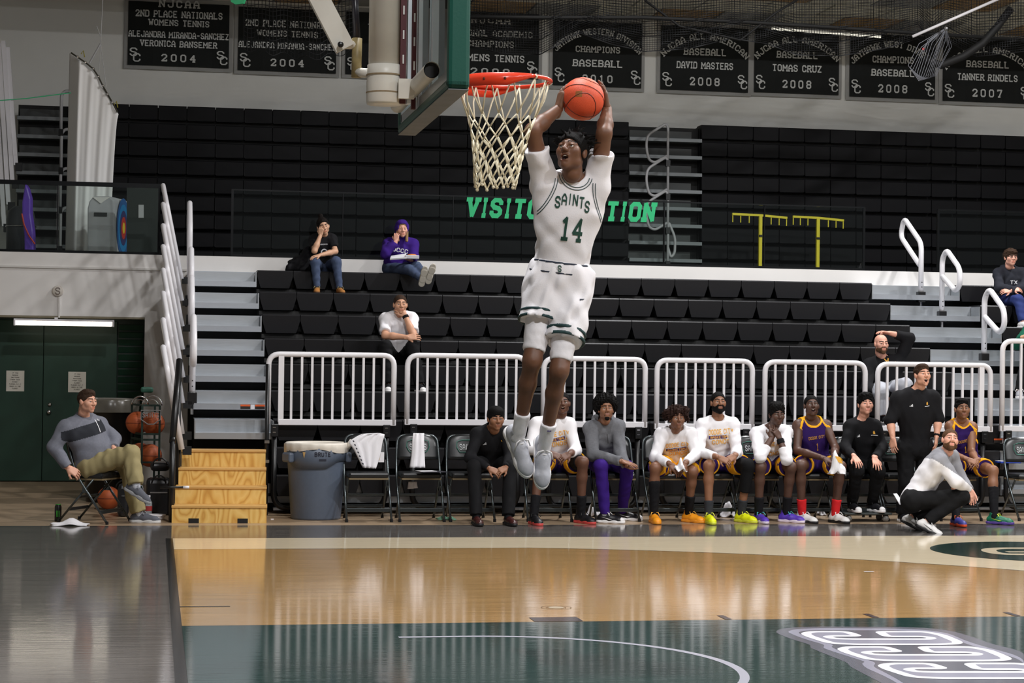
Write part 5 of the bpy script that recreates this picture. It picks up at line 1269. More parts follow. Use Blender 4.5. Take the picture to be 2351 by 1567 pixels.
def person(label, J, skin, face, hair=None, hairc='black', beard=None, S=1.0, top=None, bottom=None, shoes=None, socks=None, hands=None, up=(0, 0, 1), mouth=0.0, jaw=.96, hd=.95, fat=1.0, base=None, lips=None, group=None, headh=.0055, lg=1.0):
    """J: joints head neck sA sB eA eB wA wB hA hB kA kB aA aB; top/bottom: clothing dicts; A is the image-left side"""
    pel = (J['hA']+J['hB'])/2; N = J['neck']; upT = (N-pel).normalized(); L = (N-pel).length
    rt = (J['sB']-J['sA']); rt = (rt-upT*rt.dot(upT)).normalized(); fw = rt.cross(upT)
    base = base or Vector((pel.x, pel.y, 0))
    root = empty('person', base, label, 'person', group)
    sm = skinmat(*skin); hm = HAIRM[hairc]; lm_ = mat('lips_'+skin[0], lips or tuple(int(c*f) for c, f in zip(skin[1], (.91, .78, .76))), .4)
    ax = (rt, fw, upT)
    def torso(s, t, k=.05, lo=True, cut=None):
        if lo: s.ell(pel+upT*.03*S, ((.158*S)*fat+t, (.112*S)*fat+t, .13*S+t), k, ax, cut)
        s.ell(lerp(pel, N, .36), ((.145*S)*fat+t, (.105*S)*fat+t, .36*L+t), k, ax, cut)
        s.ell(lerp(pel, N, .68)+fw*.005, (.168*S*(1+.5*(fat-1))+t, .112*S*(1+.6*(fat-1))+t, .40*L*.95+t), k, ax)
        for e in ('sA', 'sB'): s.cone(lerp(N, J[e], .12)-upT*.01, J[e], .055*S+t, .058*S+t, k*.7); s.cone(lerp(pel, N, .62)+(J[e]-N)*.55, J[e]-upT*.03, .075*S+t, .055*S+t, k)
    def arm(s, d, t, t1, k=.025, ext=None):
        """upper arm + forearm; t1: fraction of the whole arm covered (2 = to the wrist)"""
        a, e, w = J['s'+d], J['e'+d], J['w'+d]
        if t1 <= 1: q = lerp(a, e, t1); n = (e-a).normalized(); s.cone(a, e, .056*S+t, .043*S+t+.010, k, cut=[(q, n)])
        else:
            s.cone(a, e, .056*S+t, .044*S+t, k); q = lerp(e, w, t1-1); n = (w-e).normalized(); s.cone(e, w, .045*S+t, .029*S+t, k, cut=[(q, n)])
    def leg(s, d, t, k=.03, shin=True):
        a, kn, an = J['h'+d], J['k'+d], J['a'+d]
        s.cone(a, kn, .086*S*(.6+.4*fat)+t, .057*S*lg+t, k)
        if shin:
            m = lerp(kn, an, .30)-(fw*.012); s.cone(kn, m, .054*S*lg+t, .051*S*lg+t, k); s.cone(m, an, .051*S*lg+t, .034*S*lg+t, k)
    # ---- bare body with head and hands
    b = Sdf(.0115); torso(b, -.004)
    for d in 'AB':
        b.sph(J['s'+d], .058*S, .03); b.cone(J['s'+d], J['e'+d], .053*S, .041*S, .02); b.cone(J['e'+d], lerp(J['e'+d], J['w'+d], .35), .041*S, .042*S, .02); b.cone(lerp(J['e'+d], J['w'+d], .35), J['w'+d], .042*S, .027*S, .02)
        leg(b, d, 0)
    F_ = Vector(face).normalized(); U = Vector(up); U = (U-F_*U.dot(F_)).normalized(); R_ = F_.cross(U)
    H = J['head']; HM = frame(H, R_*hd, F_*hd, U*hd)
    b.cone(N-upT*.03, H-F_*.04*hd-U*.07*hd, .062*S, .054*hd, .03)
    V, Fc = b.mesh(); VS, FS, MI = [V], [Fc], [np.zeros(len(Fc), int)]; off = len(V)
    hv, hf, hmi = head_mesh(headh, jaw, mouth); VS.append(xf(hv, HM)); FS.append(hf+off); MI.append(hmi); off += len(hv)
    for d in 'AB':
        hp = (hands or {}).get(d)
        if hp is None: hp = {}
        y = Vector(hp['dir']).normalized() if 'dir' in hp else (J['w'+d]-J['e'+d]).normalized()
        pn = Vector(hp.get('palm', (0, .6, -.8))); z = -(pn-y*pn.dot(y)).normalized(); x = y.cross(z)
        flip = -1 if hp.get('flip') else 1
        mv, mf = hand_mesh(hp.get('curl', .35), hp.get('spread', .08), hp.get('thumb', .5))
        M4 = frame(J['w'+d], x*flip*S, y*S, z*S); VS.append(xf(mv, M4)); FS.append((mf if flip > 0 else mf[:, ::-1])+off); MI.append(np.zeros(len(mf), int)); off += len(mv)
    body = np_mesh('body', np.concatenate(VS), np.concatenate(FS), [sm, lm_, hm if hair else HAIRM['brown'], M_mouth], root, np.concatenate(MI))
    # ---- eyes, teeth
    for x in (-1, 1):
        eb = MB(); c = HM @ Vector((x*.031, .0735, .0065)); r = .0128*hd
        eb.sphere((0, 0, 0), r, 14, 10); eo = eb.build('eye', M_eyew, body, True, world_coords=False)
        eo.data.transform(Matrix.Translation(c)); child(eo, body)
        g = (F_+R_*(-.0)*x).normalized(); ib = MB(); n_ = 10
        xx = g.orthogonal().normalized(); yy = g.cross(xx)
        ib.face([c+g*(r*.86)+(xx*math.cos(2*math.pi*i/n_)+yy*math.sin(2*math.pi*i/n_))*.0066*hd for i in range(n_)]); ib.v = [tuple(Vector(v)) for v in ib.v]
        ib.add([c+g*(r*1.05)]+[c+g*(r*.86)+(xx*math.cos(2*math.pi*i/n_)+yy*math.sin(2*math.pi*i/n_))*.0068*hd for i in range(n_)], [(0, i+1, (i+1) % n_+1) for i in range(n_)]).build('iris', M_iris, body)
    if mouth > .2:
        tb_ = MB(); tb_.grid([[HM @ Vector((.016*(u/4-1), .083-.010*(u/4-1)**2, z)) for u in range(9)] for z in (-.0485, -.055)]); tb_.build('teeth', M_teeth, body, True, solid=.002)
    if hair:
        hv, hf = hair_mesh(hair); np_mesh('hair', xf(hv, HM), hf, [hm], root)
    if beard:
        hv, hf = beard_mesh(beard); np_mesh('beard', xf(hv, HM), hf, [HAIRM[hairc if hairc != 'grey' else 'brown']], root)
    out = {'root': root, 'HM': HM, 'ax': ax, 'pel': pel, 'N': N, 'L': L, 'body': body}
    # ---- upper clothing
    if top:
        s = Sdf(top.get('h', .0115)); t = top.get('t', .014); hem = top.get('hem', -.03); torso(s, t, .05, True, [(pel+upT*hem, -upT)])
        sl = top.get('sleeve', 2)
        if sl:
            for d in 'AB':
                s_ = sl[d] if isinstance(sl, dict) else sl
                arm(s, d, t, s_)
        if top.get('belly'): s.ell(lerp(pel, N, .25)+fw*.05, (.17*S, .13*S*top['belly'], .18), .05, ax)
        if top.get('hoodback'):
            s.cone(N-fw*.06+upT*.02-rt*.07, N-fw*.06+upT*.02+rt*.07, .045, .045, .03); 
        nr = top.get('neck', .066); nc = N+upT*top.get('nz', .045)+fw*top.get('ny', .015)
        if top.get('collar'): s.cone(N-upT*.02, N+upT*.045+fw*.008, .066*S, .060*S, .02)
        s.cone(N+upT*.3, nc, nr*.9, nr, .006, op='s')
        if not sl:
            for d, sg in (('A', -1), ('B', 1)): s.cone(J['s'+d]+rt*sg*.035+upT*.10, J['s'+d]+rt*sg*.045-upT*.10, .075, .070, .004, op='s')
        if top.get('hood'):
            s.ell(H+U*.02-F_*.02, (.098*hd, .125*hd, .125*hd), .03, (R_, F_, U)); s.cone(H-F_*.05-U*.06, N, .08, .09, .03)
            s.ell(H+F_*.10-U*.01, (.062*hd, .11*hd, .098*hd), .008, (R_, F_, U), op='s')
        s.wr = (top.get('wr', .0028), hash(label) % 1000 if False else sum(map(ord, label)) % 997, .11)
        V, Fc = s.mesh(); mats = [top['mat']]; mi = None
        C3 = V[Fc].mean(1)
        if top.get('trim'):
            mats = [top['mat'], top['trim']]; mi = np.zeros(len(Fc), int)
            def dcone(P, a, b, ra, rb): return s.ev(('c', npv(a), npv(b), ra, rb, None), P)
            mi[dcone(C3, N+upT*.3, nc, nr*.9, nr) < .020] = 1
            if not sl:
                for d, sg in (('A', -1), ('B', 1)): mi[dcone(C3, J['s'+d]+rt*sg*.035+upT*.10, J['s'+d]+rt*sg*.045-upT*.10, .075, .070) < .020] = 1
        if top.get('zones'):
            mats = [top['mat']]+[m for m, f in top['zones']]; mi = np.zeros(len(Fc), int)
            loc = np.stack([(C3-npv(pel))@npv(rt), (C3-npv(pel))@npv(fw), (C3-npv(pel))@npv(upT)/L], 1)
            for i, (m, f) in enumerate(top['zones']): mi[f(loc, C3)] = i+1
        o = np_mesh(top.get('name', 'shirt'), V, Fc, mats, root, mi); out['top'] = o; out['topV'] = (V, Fc)
    if bottom:
        s = Sdf(bottom.get('h', .0115)); t = bottom.get('t', .012); s.ell(pel+upT*.03*S, ((.158*S)*fat+t, (.112*S)*fat+t, .13*S+t), .05, ax, [(pel+upT*bottom.get('waist', .10), upT)]); s.cone(J['hA'], J['hB'], .09*S+t, .09*S+t, .05)
        ln = bottom.get('len', 2)
        for d in 'AB':
            l_ = ln[d] if isinstance(ln, dict) else ln
            a, kn, an = J['h'+d], J['k'+d], J['a'+d]
            if l_ <= 1: q = lerp(a, kn, l_); n = (kn-a).normalized(); s.cone(a, kn, .092*S+t, .082*S+t*1.4, .03, cut=[(q, n)])
            else:
                s.cone(a, kn, .088*S*(.6+.4*fat)+t, .062*S+t, .03); q = lerp(kn, an, l_-1); n = (an-kn).normalized(); s.cone(kn, an, .062*S+t, bottom.get('cuff', .052)*S+t*.6, .03, cut=[(q, n)])
        s.wr = (bottom.get('wr', .0025), 11+sum(map(ord, label)) % 991, .10)
        V, Fc = s.mesh(); mats = [bottom['mat']]; mi = None
        o = np_mesh(bottom.get('name', 'trousers'), V, Fc, mats, root, mi); out['bottom'] = o
        if bottom.get('trim'):
            for d in 'AB':
                l_ = ln[d] if isinstance(ln, dict) else ln
                a, kn = J['h'+d], J['k'+d]; n = (kn-a).normalized(); tw_ = bottom.get('tw', .1)
                for (f0, f1) in bottom.get('bands', ((l_-tw_, l_+.006),)):
                    if bottom.get('bands'): f0, f1 = l_+f0, l_+f1
                    s = Sdf(.0065); s.cone(a, kn, .092*S+t+.003, .082*S+t*1.4+.003, .01, cut=[(lerp(a, kn, f1), n), (lerp(a, kn, f0), -n)])
                    s.cone(a, kn, .092*S+t-.012, .082*S+t*1.4-.012, .004, op='s'); V, Fc = s.mesh(); np_mesh('hem_band', V, Fc, [bottom['trim']], o)
        if bottom.get('wband'):
            for (z0_, z1_, tt_, m_) in bottom['wband']:
                s = Sdf(.0065); s.ell(pel+upT*.03*S, ((.158*S)*fat+t+tt_, (.112*S)*fat+t+tt_, .13*S+t+tt_), .01, ax, [(pel+upT*z1_, upT), (pel+upT*z0_, -upT)]); V, Fc = s.mesh(); np_mesh('waistband', V, Fc, [m_], o)
    # ---- socks and shoes
    for d in 'AB':
        an, kn = J['a'+d], J['k'+d]
        sk = (socks or {}).get(d) or (socks or {}).get('AB')
        if sk:
            s = Sdf(.008); q = lerp(an, kn, sk['h']); n = (kn-an).normalized(); m = lerp(an, kn, .66)
            s.cone(an-n*.02, m, .035*S*lg+.006, .053*S*lg+.007, .02, cut=[(q, n)]); s.wr = (.0012, 3, .04); V, Fc = s.mesh(); np_mesh('sock', V, Fc, [sk['mat']], root)
        sh_ = (shoes or {}).get(d) or (shoes or {}).get('AB')
        if sh_:
            up_, so_ = shoe_mesh(sh_['kind']); dr = Vector(sh_['dir'+d] if 'dir'+d in sh_ else sh_['dir']).normalized(); uu = Vector(sh_.get('up'+d, sh_.get('up', (0, 0, 1)))); uu = (uu-dr*uu.dot(dr)).normalized(); rr = dr.cross(uu)
            M4 = frame(an-uu*.095*S, rr*S, dr*S, uu*S)
            so = np_mesh('shoe', xf(up_[0], M4), up_[1], [sh_['mat']], root)
            np_mesh('sole', xf(so_[0], M4), so_[1], [sh_['sole']], so)
            if sh_.get('lace'):
                lb_ = MB()
                for i in range(4):
                    y_ = .030+.023*i; z_ = .101-.009*i
                    lb_.tube([(-.028, y_-.006, z_-.014), (0, y_, z_+.004), (.028, y_-.006, z_-.014)], .0045, 5)
                lb_.tube([(0, .03, .104), (.035, .045, .11), (.047, .07, .08)], .004, 5); lb_.tube([(0, .03, .104), (-.035, .045, .11), (-.047, .07, .08)], .004, 5)
                lo_ = lb_.build('laces', sh_['lace'], so, True, world_coords=False); lo_.data.transform(M4); child(lo_, so)
            if sh_.get('toe'):
                tb_ = MB(); tb_.sphere((0, .172, .030), (.041, .050, .034), 14, 8); to_ = tb_.build('toe_cap', sh_['toe'], so, True, world_coords=False); to_.data.transform(M4); child(to_, so)
            if sh_.get('swoosh'):
                for sg in (-1, 1):
                    tb_ = MB(); tb_.prism([(sg*.0425, -.02, .062), (sg*.0445, .07, .036), (sg*.0445, .095, .040), (sg*.0435, .06, .046)], (sg*.003, 0, 0)); to_ = tb_.build('side_mark', sh_['swoosh'], so, world_coords=False); to_.data.transform(M4); child(to_, so)
    return out

def decal(out, which, quads_at, m, name, lift=.004, maxd=.175):
    """project 2-D quads (u to image right, v up, metres, about a torso point) on to a garment"""
    o = out[which]; me = o.data; bv = BVHTree.FromPolygons([v.co for v in me.vertices], [tuple(p.vertices) for p in me.polygons])
    org, r, u, f, quads = quads_at; mb = MB()
    def hit(p):
        h = bv.ray_cast(p+f*(maxd-.004), -f, .5)
        return (h[0]+f*lift) if h[0] is not None and -.05 < (h[0]-org).dot(f) < maxd else None
    for q in quads:
        a, b_, c, d = [Vector((x, y)) for x, y in q]
        nL = max(1, int(max((c-b_).length, (d-a).length)/.02)); nW = max(1, int((b_-a).length/.02)); G = []; ok = True
        for i in range(nL+1):
            row = []
            for j in range(nW+1):
                p2 = lerp(lerp(a, d, i/nL), lerp(b_, c, i/nL), j/nW); hp = hit(org+r*p2.x+u*p2.y)
                if hp is None: ok = False; break
                row.append(hp)
            if not ok: break
            G.append(row)
        if ok: mb.grid(G)
    if mb.v: return mb.build(name, m, o, fix=False)
def chest(out, fy=.66, du=0.0, rot=None):
    rt, fw, up_ = out['ax']; return (lerp(out['pel'], out['N'], fy)+rt*du, rt, up_, fw)
# ================================================================== the people
def cl(name, rgb, rough=.85, **k): return mat('cloth_'+name, rgb, rough, bump=.10, bscale=140, spec=.2, **k)
C_white = cl('white', (232, 230, 234)); C_black = cl('black', (22, 22, 25)); C_blackp = cl('black_trousers', (18, 18, 20)); C_purple = cl('purple', (54, 26, 116)); C_gold = cl('gold', (244, 176, 36)); C_grey = cl('heather_grey', (104, 105, 110), var=.08, vscale=60)
C_navyp = cl('jersey_purple', (46, 24, 88)); C_text = mat('print_gold', (238, 178, 70), .7); C_textp = mat('print_purple', (52, 34, 110), .7); C_red = cl('red', (206, 36, 40)); C_khaki = cl('khaki', (150, 138, 100)); C_denim = cl('denim', (70, 82, 108), var=.08, vscale=40); C_bluegrey = cl('pullover_grey', (112, 114, 124), var=.06, vscale=50)
C_navy = mat('trim_navy', (24, 36, 56), .7); C_green = cl('green', (14, 82, 62)); C_mgrey = cl('mid_grey', (146, 146, 152)); C_lgrey = cl('light_grey', (176, 178, 186)); P_white = mat('print_white', (222, 222, 226), .7); P_green = mat('print_green', (14, 62, 50), .7); C_trim = mat('trim_dark_green', (22, 56, 58), .7)
R_white = mat('rubber_white', (232, 230, 230), .5); R_black = mat('rubber_black', (18, 18, 20), .5)
def shoe(kind, m, sole, d, lace=None, **k):
    q = dict(kind=kind, mat=m, sole=sole, lace=lace); q.update(k)
    if isinstance(d, dict): q.update(d)
    else: q['dir'] = d
    return q
SK = {'d0': ('umber', (108, 72, 52)), 'd1': ('deep_brown', (98, 64, 48)), 'd2': ('dark_brown', (84, 56, 44)), 'm1': ('mid_brown', (138, 94, 68)), 'm2': ('brown', (120, 80, 58)), 'l1': ('fair', (214, 158, 132)), 'l2': ('fair_pink', (220, 162, 140)), 'l3': ('tan', (204, 152, 122)), 'o1': ('olive', (206, 160, 130))}

def seated(hx, head, s, e, w, k, f, Y=(9.60, 9.42, 9.32, 9.30, 9.12, 9.14), hz=.575, lift=0.0):
    """joints of a sitter on the bench; pairs are image-left then image-right pixels"""
    Yh, Ys, Yd, Ye, Yw, Yk = Y; J = {}
    c = at(hx, 1075, Y=Yh)
    J['hA'] = Vector((c.x-.085, Yh, hz)); J['hB'] = Vector((c.x+.085, Yh, hz))
    for d, i in (('A', 0), ('B', 1)):
        J['s'+d] = P_(*s[i], Ys); J['e'+d] = P_(*e[i], e[i][2] if len(e[i]) > 2 else Ye) if len(e[i]) < 3 else P_(e[i][0], e[i][1], e[i][2])
        J['w'+d] = P_(w[i][0], w[i][1], w[i][2] if len(w[i]) > 2 else Yw); J['k'+d] = P_(k[i][0], k[i][1], k[i][2] if len(k[i]) > 2 else Yk)
        J['a'+d] = at(f[i][0], f[i][1]+5, Z=lift)+Vector((0, .05, .095))
    J['head'] = P_(*head, Yd); m = (J['sA']+J['sB'])/2; J['neck'] = m+Vector((0, .02, .055))
    return J
PEOPLE = {}
CL = {'A': dict(dir=(.75, -.45, -.35), palm=(.3, .5, -.8), curl=.5, flip=False), 'B': dict(dir=(-.75, -.45, -.35), palm=(-.3, .5, -.8), curl=.5, flip=True)}
def chest_print(o, lines, m, fy, bar=None, barm=None):
    org, r, u, f = chest(o, fy)
    for (s, v, h, w_, mm) in lines:
        for wi in range(len(s.split())):
            decal(o, 'top', (org, r, u, f, [[(a, b+v) for a, b in q] for k_, q in text_quads(s, h, w_, .2, words=True) if k_ == wi]), mm or m, 'print_word', .0045 if not (bar and h < .03) else .0075)
    if bar: decal(o, 'top', (org, r, u, f, [[(-bar[1]+bar[1]/6*i, bar[0]), (-bar[1]+bar[1]/6*i, bar[0]+bar[2]), (-bar[1]+bar[1]/6*(i+1), bar[0]+bar[2]), (-bar[1]+bar[1]/6*(i+1), bar[0])] for i in range(12)]), barm, 'print_bar', .0035)
def polo_marks(o, fy=.74):
    org, r, u, f = chest(o, fy)
    decal(o, 'top', (org, r, u, f, [[(-.105+.012*i, 0), (-.105+.012*i, .010+.009*i), (-.097+.012*i, .006+.009*i), (-.097+.012*i, 0)] for i in range(3)]), P_white, 'three_bar_mark')
    decal(o, 'top', (org, r, u, f, [[(.070, .010), (.070, .034), (.088, .034), (.088, .010)], [(.074, .034), (.079, .042), (.083, .042), (.086, .034)]]), C_text, 'gold_emblem')
    decal(o, 'top', (org, r, u, f, [[(.048, -.006), (.048, .001), (.108, .001), (.108, -.006)]]), P_white, 'emblem_line')

# ---- 1 jumping player
J = dict(head=P_(1313, 352, .52), neck=P_(1314, 412, .62), sA=P_(1250, 422, .62), sB=P_(1370, 424, .62), eA=P_(1223, 300, .50), eB=P_(1387, 306, .50), wA=P_(1282, 250, .62), wB=P_(1394, 250, .64),
         hA=P_(1252, 650, .68), hB=P_(1314, 652, .68), kA=P_(1222, 828, .55), kB=P_(1284, 850, .50), aA=P_(1191, 998, .78), aB=P_(1250, 1022, .76))
o = person('player in white jersey 14 leaping with the ball raised above his head', J, SK['d0'], (-.55, -.75, .34), 'dreads', 'black', S=1.03, mouth=.8, hd=.98, lg=.86, headh=.005, group='people', fat=.95,
    top=dict(name='jersey', h=.0075, mat=C_white, sleeve={'A': .66, 'B': .62}, t=.012, hem=.075, neck=.07, ny=.03, nz=.05, wr=.005), bottom=dict(name='shorts', h=.0085, mat=C_white, len={'A': .50, 'B': .66}, t=.022, waist=.125, trim=C_trim, bands=((-.10, -.065), (-.025, .01)), wr=.006, wband=((.055, .130, .006, C_white), (.058, .068, .009, C_navy), (.112, .124, .009, C_navy))),
    shoes={'AB': shoe('mid', mat('shoe_silver', (176, 178, 186), .6, bump=.2, bscale=40), R_white, dict(dirA=(.30, -.38, -.88), dirB=(-.06, -.38, -.92), upA=(.15, -.9, .4), upB=(.0, -.9, .4)), R_white)},
    socks={'AB': dict(h=.30, mat=C_white)}, hands={'A': dict(dir=(.22, .10, .92), palm=(1, .2, -.2), curl=.28, spread=.14, flip=True), 'B': dict(dir=(-.10, .02, .95), palm=(-1, .25, -.05), curl=.26, spread=.14, flip=False)}, base=Vector((-.1, .68, 0)))
PEOPLE['dunk'] = (o, J)
org, r, u, f = chest(o, .735)
for i, (ch, du, dv, rot) in enumerate((('S', -.088, -.012, 0), ('A', -.054, .006, 0), ('I', -.024, .012, 0), ('N', .006, .010, 0), ('T', .042, 0, 0), ('S', .076, -.018, 0))):
    decal(o, 'top', (org, r, u, f, [[(a+du, b+dv) for a, b in q] for q in text_quads(ch, .066, .029 if ch != 'I' else .013, .2, False)]), P_green, 'jersey_letter')
for ch, du in (('1', -.030), ('4', .040)):
    decal(o, 'top', (org, r, u, f, [[(a+du, b-.185) for a, b in q] for q in text_quads(ch, .135, .062, .19, ch == '4')]), P_green, 'jersey_number')
def strip(out, which, pts, w_, m, name):
    org, r, u, f = chest(out, .5); Q = []
    for a, b in zip(pts[:-1], pts[1:]):
        a, b = Vector(a), Vector(b); n = Vector((-(b-a).y, (b-a).x)).normalized()*w_/2; Q.append([tuple(a-n), tuple(a+n), tuple(b+n), tuple(b-n)])
    decal(out, which, (org, r, u, f, Q), m, name)
cv = lambda cx, cy, rx, ry, a0, a1, n=14: [(cx+rx*math.cos(math.radians(a0+(a1-a0)*i/n)), cy+ry*math.sin(math.radians(a0+(a1-a0)*i/n))) for i in range(n+1)]
for dr_ in (0, .014): strip(o, 'top', cv(0, .315, .078+dr_, .066+dr_, 185, 355), .004, C_trim, 'neck_trim')
for sg in (-1, 1):
    for dr_ in (0, .014): strip(o, 'top', [(sg*(.112-dr_+.085*t**1.8), .285-.21*t) for t in [i/12 for i in range(13)]], .004, C_trim, 'armhole_trim')
pel = o['pel']; rt, fw, upT = o['ax']
def band(out, which, v, w_, m, name, half=.16):
    Q = [[(x, v-w_/2), (x, v+w_/2), (x+half/8, v+w_/2), (x+half/8, v-w_/2)] for x in [-half+half*i/8 for i in range(16)]]
    decal(out, which, (out['pel'], out['ax'][0], out['ax'][2], out['ax'][1], Q), m, name)
decal(o, 'bottom', (pel, rt, upT, fw, [[(a-.035, b+.070) for a, b in q] for q in text_quads('S', .036, .022, .2)]), P_green, 'waistband_letter', .014)
decal(o, 'bottom', (pel, rt, upT, fw, [[(.095, -.07), (.092, -.062), (.112, -.066), (.122, -.058)]]), MATS['trim_navy'], 'shorts_mark')
for d, tl in (('A', .47), ('B', .63)):
    a, b = J['h'+d], J['k'+d]
s = Sdf(.010)
for d, tl in (('A', .88), ('B', .90)):
    a, b = J['h'+d], J['k'+d]; q = lerp(a, b, tl); n = (b-a).normalized(); s.cone(a, b, .092, .058, .02, cut=[(q, n), (lerp(a, b, .3), -n)])
s.wr = (.0015, 5, .05); V, Fc = s.mesh(); np_mesh('tights', V, Fc, [C_white], o['root'])
def sock_mark(out, J, d, m): 
    p = lerp(J['a'+d], J['k'+d], .2); MB().box(p+Vector((.0, -.052, 0)), (.022, .004, .007)).build('sock_mark', m, out['root'])
sock_mark(o, J, 'B', mat('mark_purple', (60, 44, 100), .7))

# ---- bench, left to right
J = seated(1128, (1138, 962), ((1097, 996), (1163, 996)), ((1079, 1050), (1170, 1050)), ((1124, 1075), (1161, 1073)), ((1088, 1072), (1171, 1072)), ((1095, 1201), (1169, 1201)), Y=(9.60, 9.36, 9.26, 9.26, 9.06, 9.12))
o = person('man in black pullover and black head wrap at the left end of the bench', J, SK['m1'], (.10, -1, -.02), 'wrap', 'black', hd=1.0, group='people', S=.93,
    top=dict(name='pullover', mat=C_black, sleeve=1.97, collar=True, neck=.055), bottom=dict(mat=C_blackp, cuff=.06), shoes={'AB': shoe('loafer', mat('leather_maroon', (58, 26, 24), .3), R_black, dict(dirA=(.05, -1, 0), dirB=(.15, -1, 0)))}, socks={'AB': dict(h=.3, mat=C_blackp)}, hands=CL)
polo_marks(o)

J = seated(1282, (1291, 926), ((1232, 974), (1306, 974)), ((1216, 1030), (1322, 1034)), ((1266, 1040, 9.0), (1306, 1042, 9.0)), ((1240, 1056), (1338, 1060, 9.05)), ((1228, 1199), (1336, 1196)), Y=(9.60, 9.40, 9.32, 9.26, 9.0, 9.1))
o = person('player in white long-sleeved shirt half hidden behind the leaping player\'s legs', J, SK['d1'], (-.15, -1, .15), 'short', 'black', group='people', mouth=.4,
    top=dict(mat=C_white, sleeve=1.6, neck=.07), bottom=dict(name='shorts', h=.0085, mat=C_navyp, len={'A': .7, 'B': .62}, trim=C_gold, tw=.2, t=.016), shoes={'AB': shoe('high', mat('shoe_black', (20, 20, 24), .45), mat('sole_redwhite', (200, 70, 66), .5), dict(dirA=(.1, -1, 0), dirB=(.45, -.9, 0)), R_black)}, socks={'AB': dict(h=.36, mat=C_black)}, hands=CL)
chest_print(o, [('DODGE CITY', .05, .052, .25, None), ('CONOS', -.055, .052, .19, None), ('BASKETBALL', .008, .026, .22, C_text)], C_text, .62, (.003, .125, .034), C_textp)
s = Sdf(.010); a, b = J['hB'], J['kB']; n = (b-a).normalized(); s.cone(a, b, .094, .070, .02, cut=[(lerp(a, b, .86), n), (lerp(a, b, .4), -n)]); V, Fc = s.mesh(); np_mesh('leg_sleeve', V, Fc, [C_blackp], o['root'])

J = seated(1392, (1391, 941), ((1357, 983), (1417, 978)), ((1362, 1044), (1424, 1040)), ((1429, 1059, 8.98), (1437, 1068, 9.02)), ((1380, 1070), (1440, 1072)), ((1391, 1196), (1431, 1190)), Y=(9.60, 9.40, 9.30, 9.26, 9.0, 9.1))
o = person('man with a round black afro in grey hoodie and purple track trousers', J, SK['m1'], (-.05, -1, .16), 'afro', 'black', beard='goatee', group='people', S=.96,
    top=dict(name='hoodie', mat=C_grey, sleeve=1.95, neck=.07, hoodback=True, t=.02, collar=True), bottom=dict(mat=C_purple, cuff=.046, t=.010), shoes={'AB': shoe('low', mat('shoe_panda', (24, 24, 28), .45), R_white, dict(dirA=(.85, -.55, 0), dirB=(.9, -.45, 0)), R_white, toe=R_white, swoosh=R_white)}, socks={'AB': dict(h=.32, mat=C_lgrey)},
    hands={'A': dict(dir=(.85, -.4, -.25), palm=(0, .3, -1), curl=.12, flip=True), 'B': dict(dir=(.5, -.7, -.3), palm=(0, 0, 1), curl=.25, flip=True)})
for i in range(3):
    a, b = lerp(J['hA'], J['kA'], .62+.11*i), None; n = (J['kA']-J['hA']).normalized()
    MB().tube([a+Vector((-.03, 0, 0))+Vector((.08*math.cos(t), -.0, .085*math.sin(t))) for t in [math.radians(100-18*q) for q in range(8)]], .005, 5).build('leg_stripe', P_white, o['bottom'])
strip(o, 'top', [(0, .16), (.002, .06)], .006, mat('zip_dark', (60, 60, 64), .5), 'zip')

J = seated(1550, (1554, 962), ((1520, 996), (1585, 996)), ((1504, 1050), (1598, 1042)), ((1540, 1066, 9.0), (1572, 1064, 9.0)), ((1504, 1074), (1590, 1082)), ((1504, 1196), (1584, 1194)), Y=(9.60, 9.34, 9.24, 9.24, 9.0, 9.1))
o = person('curly-haired player in white shirt wringing a small towel, orange shoes', J, SK['m2'], (.02, -1, .08), 'curly', 'curl', group='people', S=.97,
    top=dict(mat=C_white, sleeve=1.85, neck=.075), bottom=dict(name='shorts', h=.0085, mat=C_gold, len=.78, trim=C_navyp, tw=.05, t=.014), shoes={'AB': shoe('mid', mat('shoe_orange', (250, 160, 30), .45), mat('sole_orange', (236, 150, 40), .5), dict(dirA=(-.05, -1, 0), dirB=(.55, -.85, 0)), mat('lace_orange', (255, 190, 80), .6))},
    socks={'A': dict(h=.80, mat=C_black), 'B': dict(h=.42, mat=C_black)}, hands={'A': dict(dir=(.6, -.5, -.6), palm=(.3, .5, -.8), curl=.5, flip=False), 'B': dict(dir=(-.6, -.4, -.6), palm=(-.3, .5, -.8), curl=.55, flip=True)})
chest_print(o, [('DODGE CITY', .05, .052, .25, None), ('CONOS', -.055, .052, .19, None), ('BASKETBALL', .008, .026, .22, C_text)], C_text, .58, (.003, .125, .034), C_textp)
tw = rag('hand_towel', 1561, 1090, .10, .10, 'small white towel wrung in the curly-haired player\'s hands', 'towel', (228, 226, 230), seed=7)
tw.location = at(1561, 1082, Y=8.93)-at(1561, 1090, Z=0)

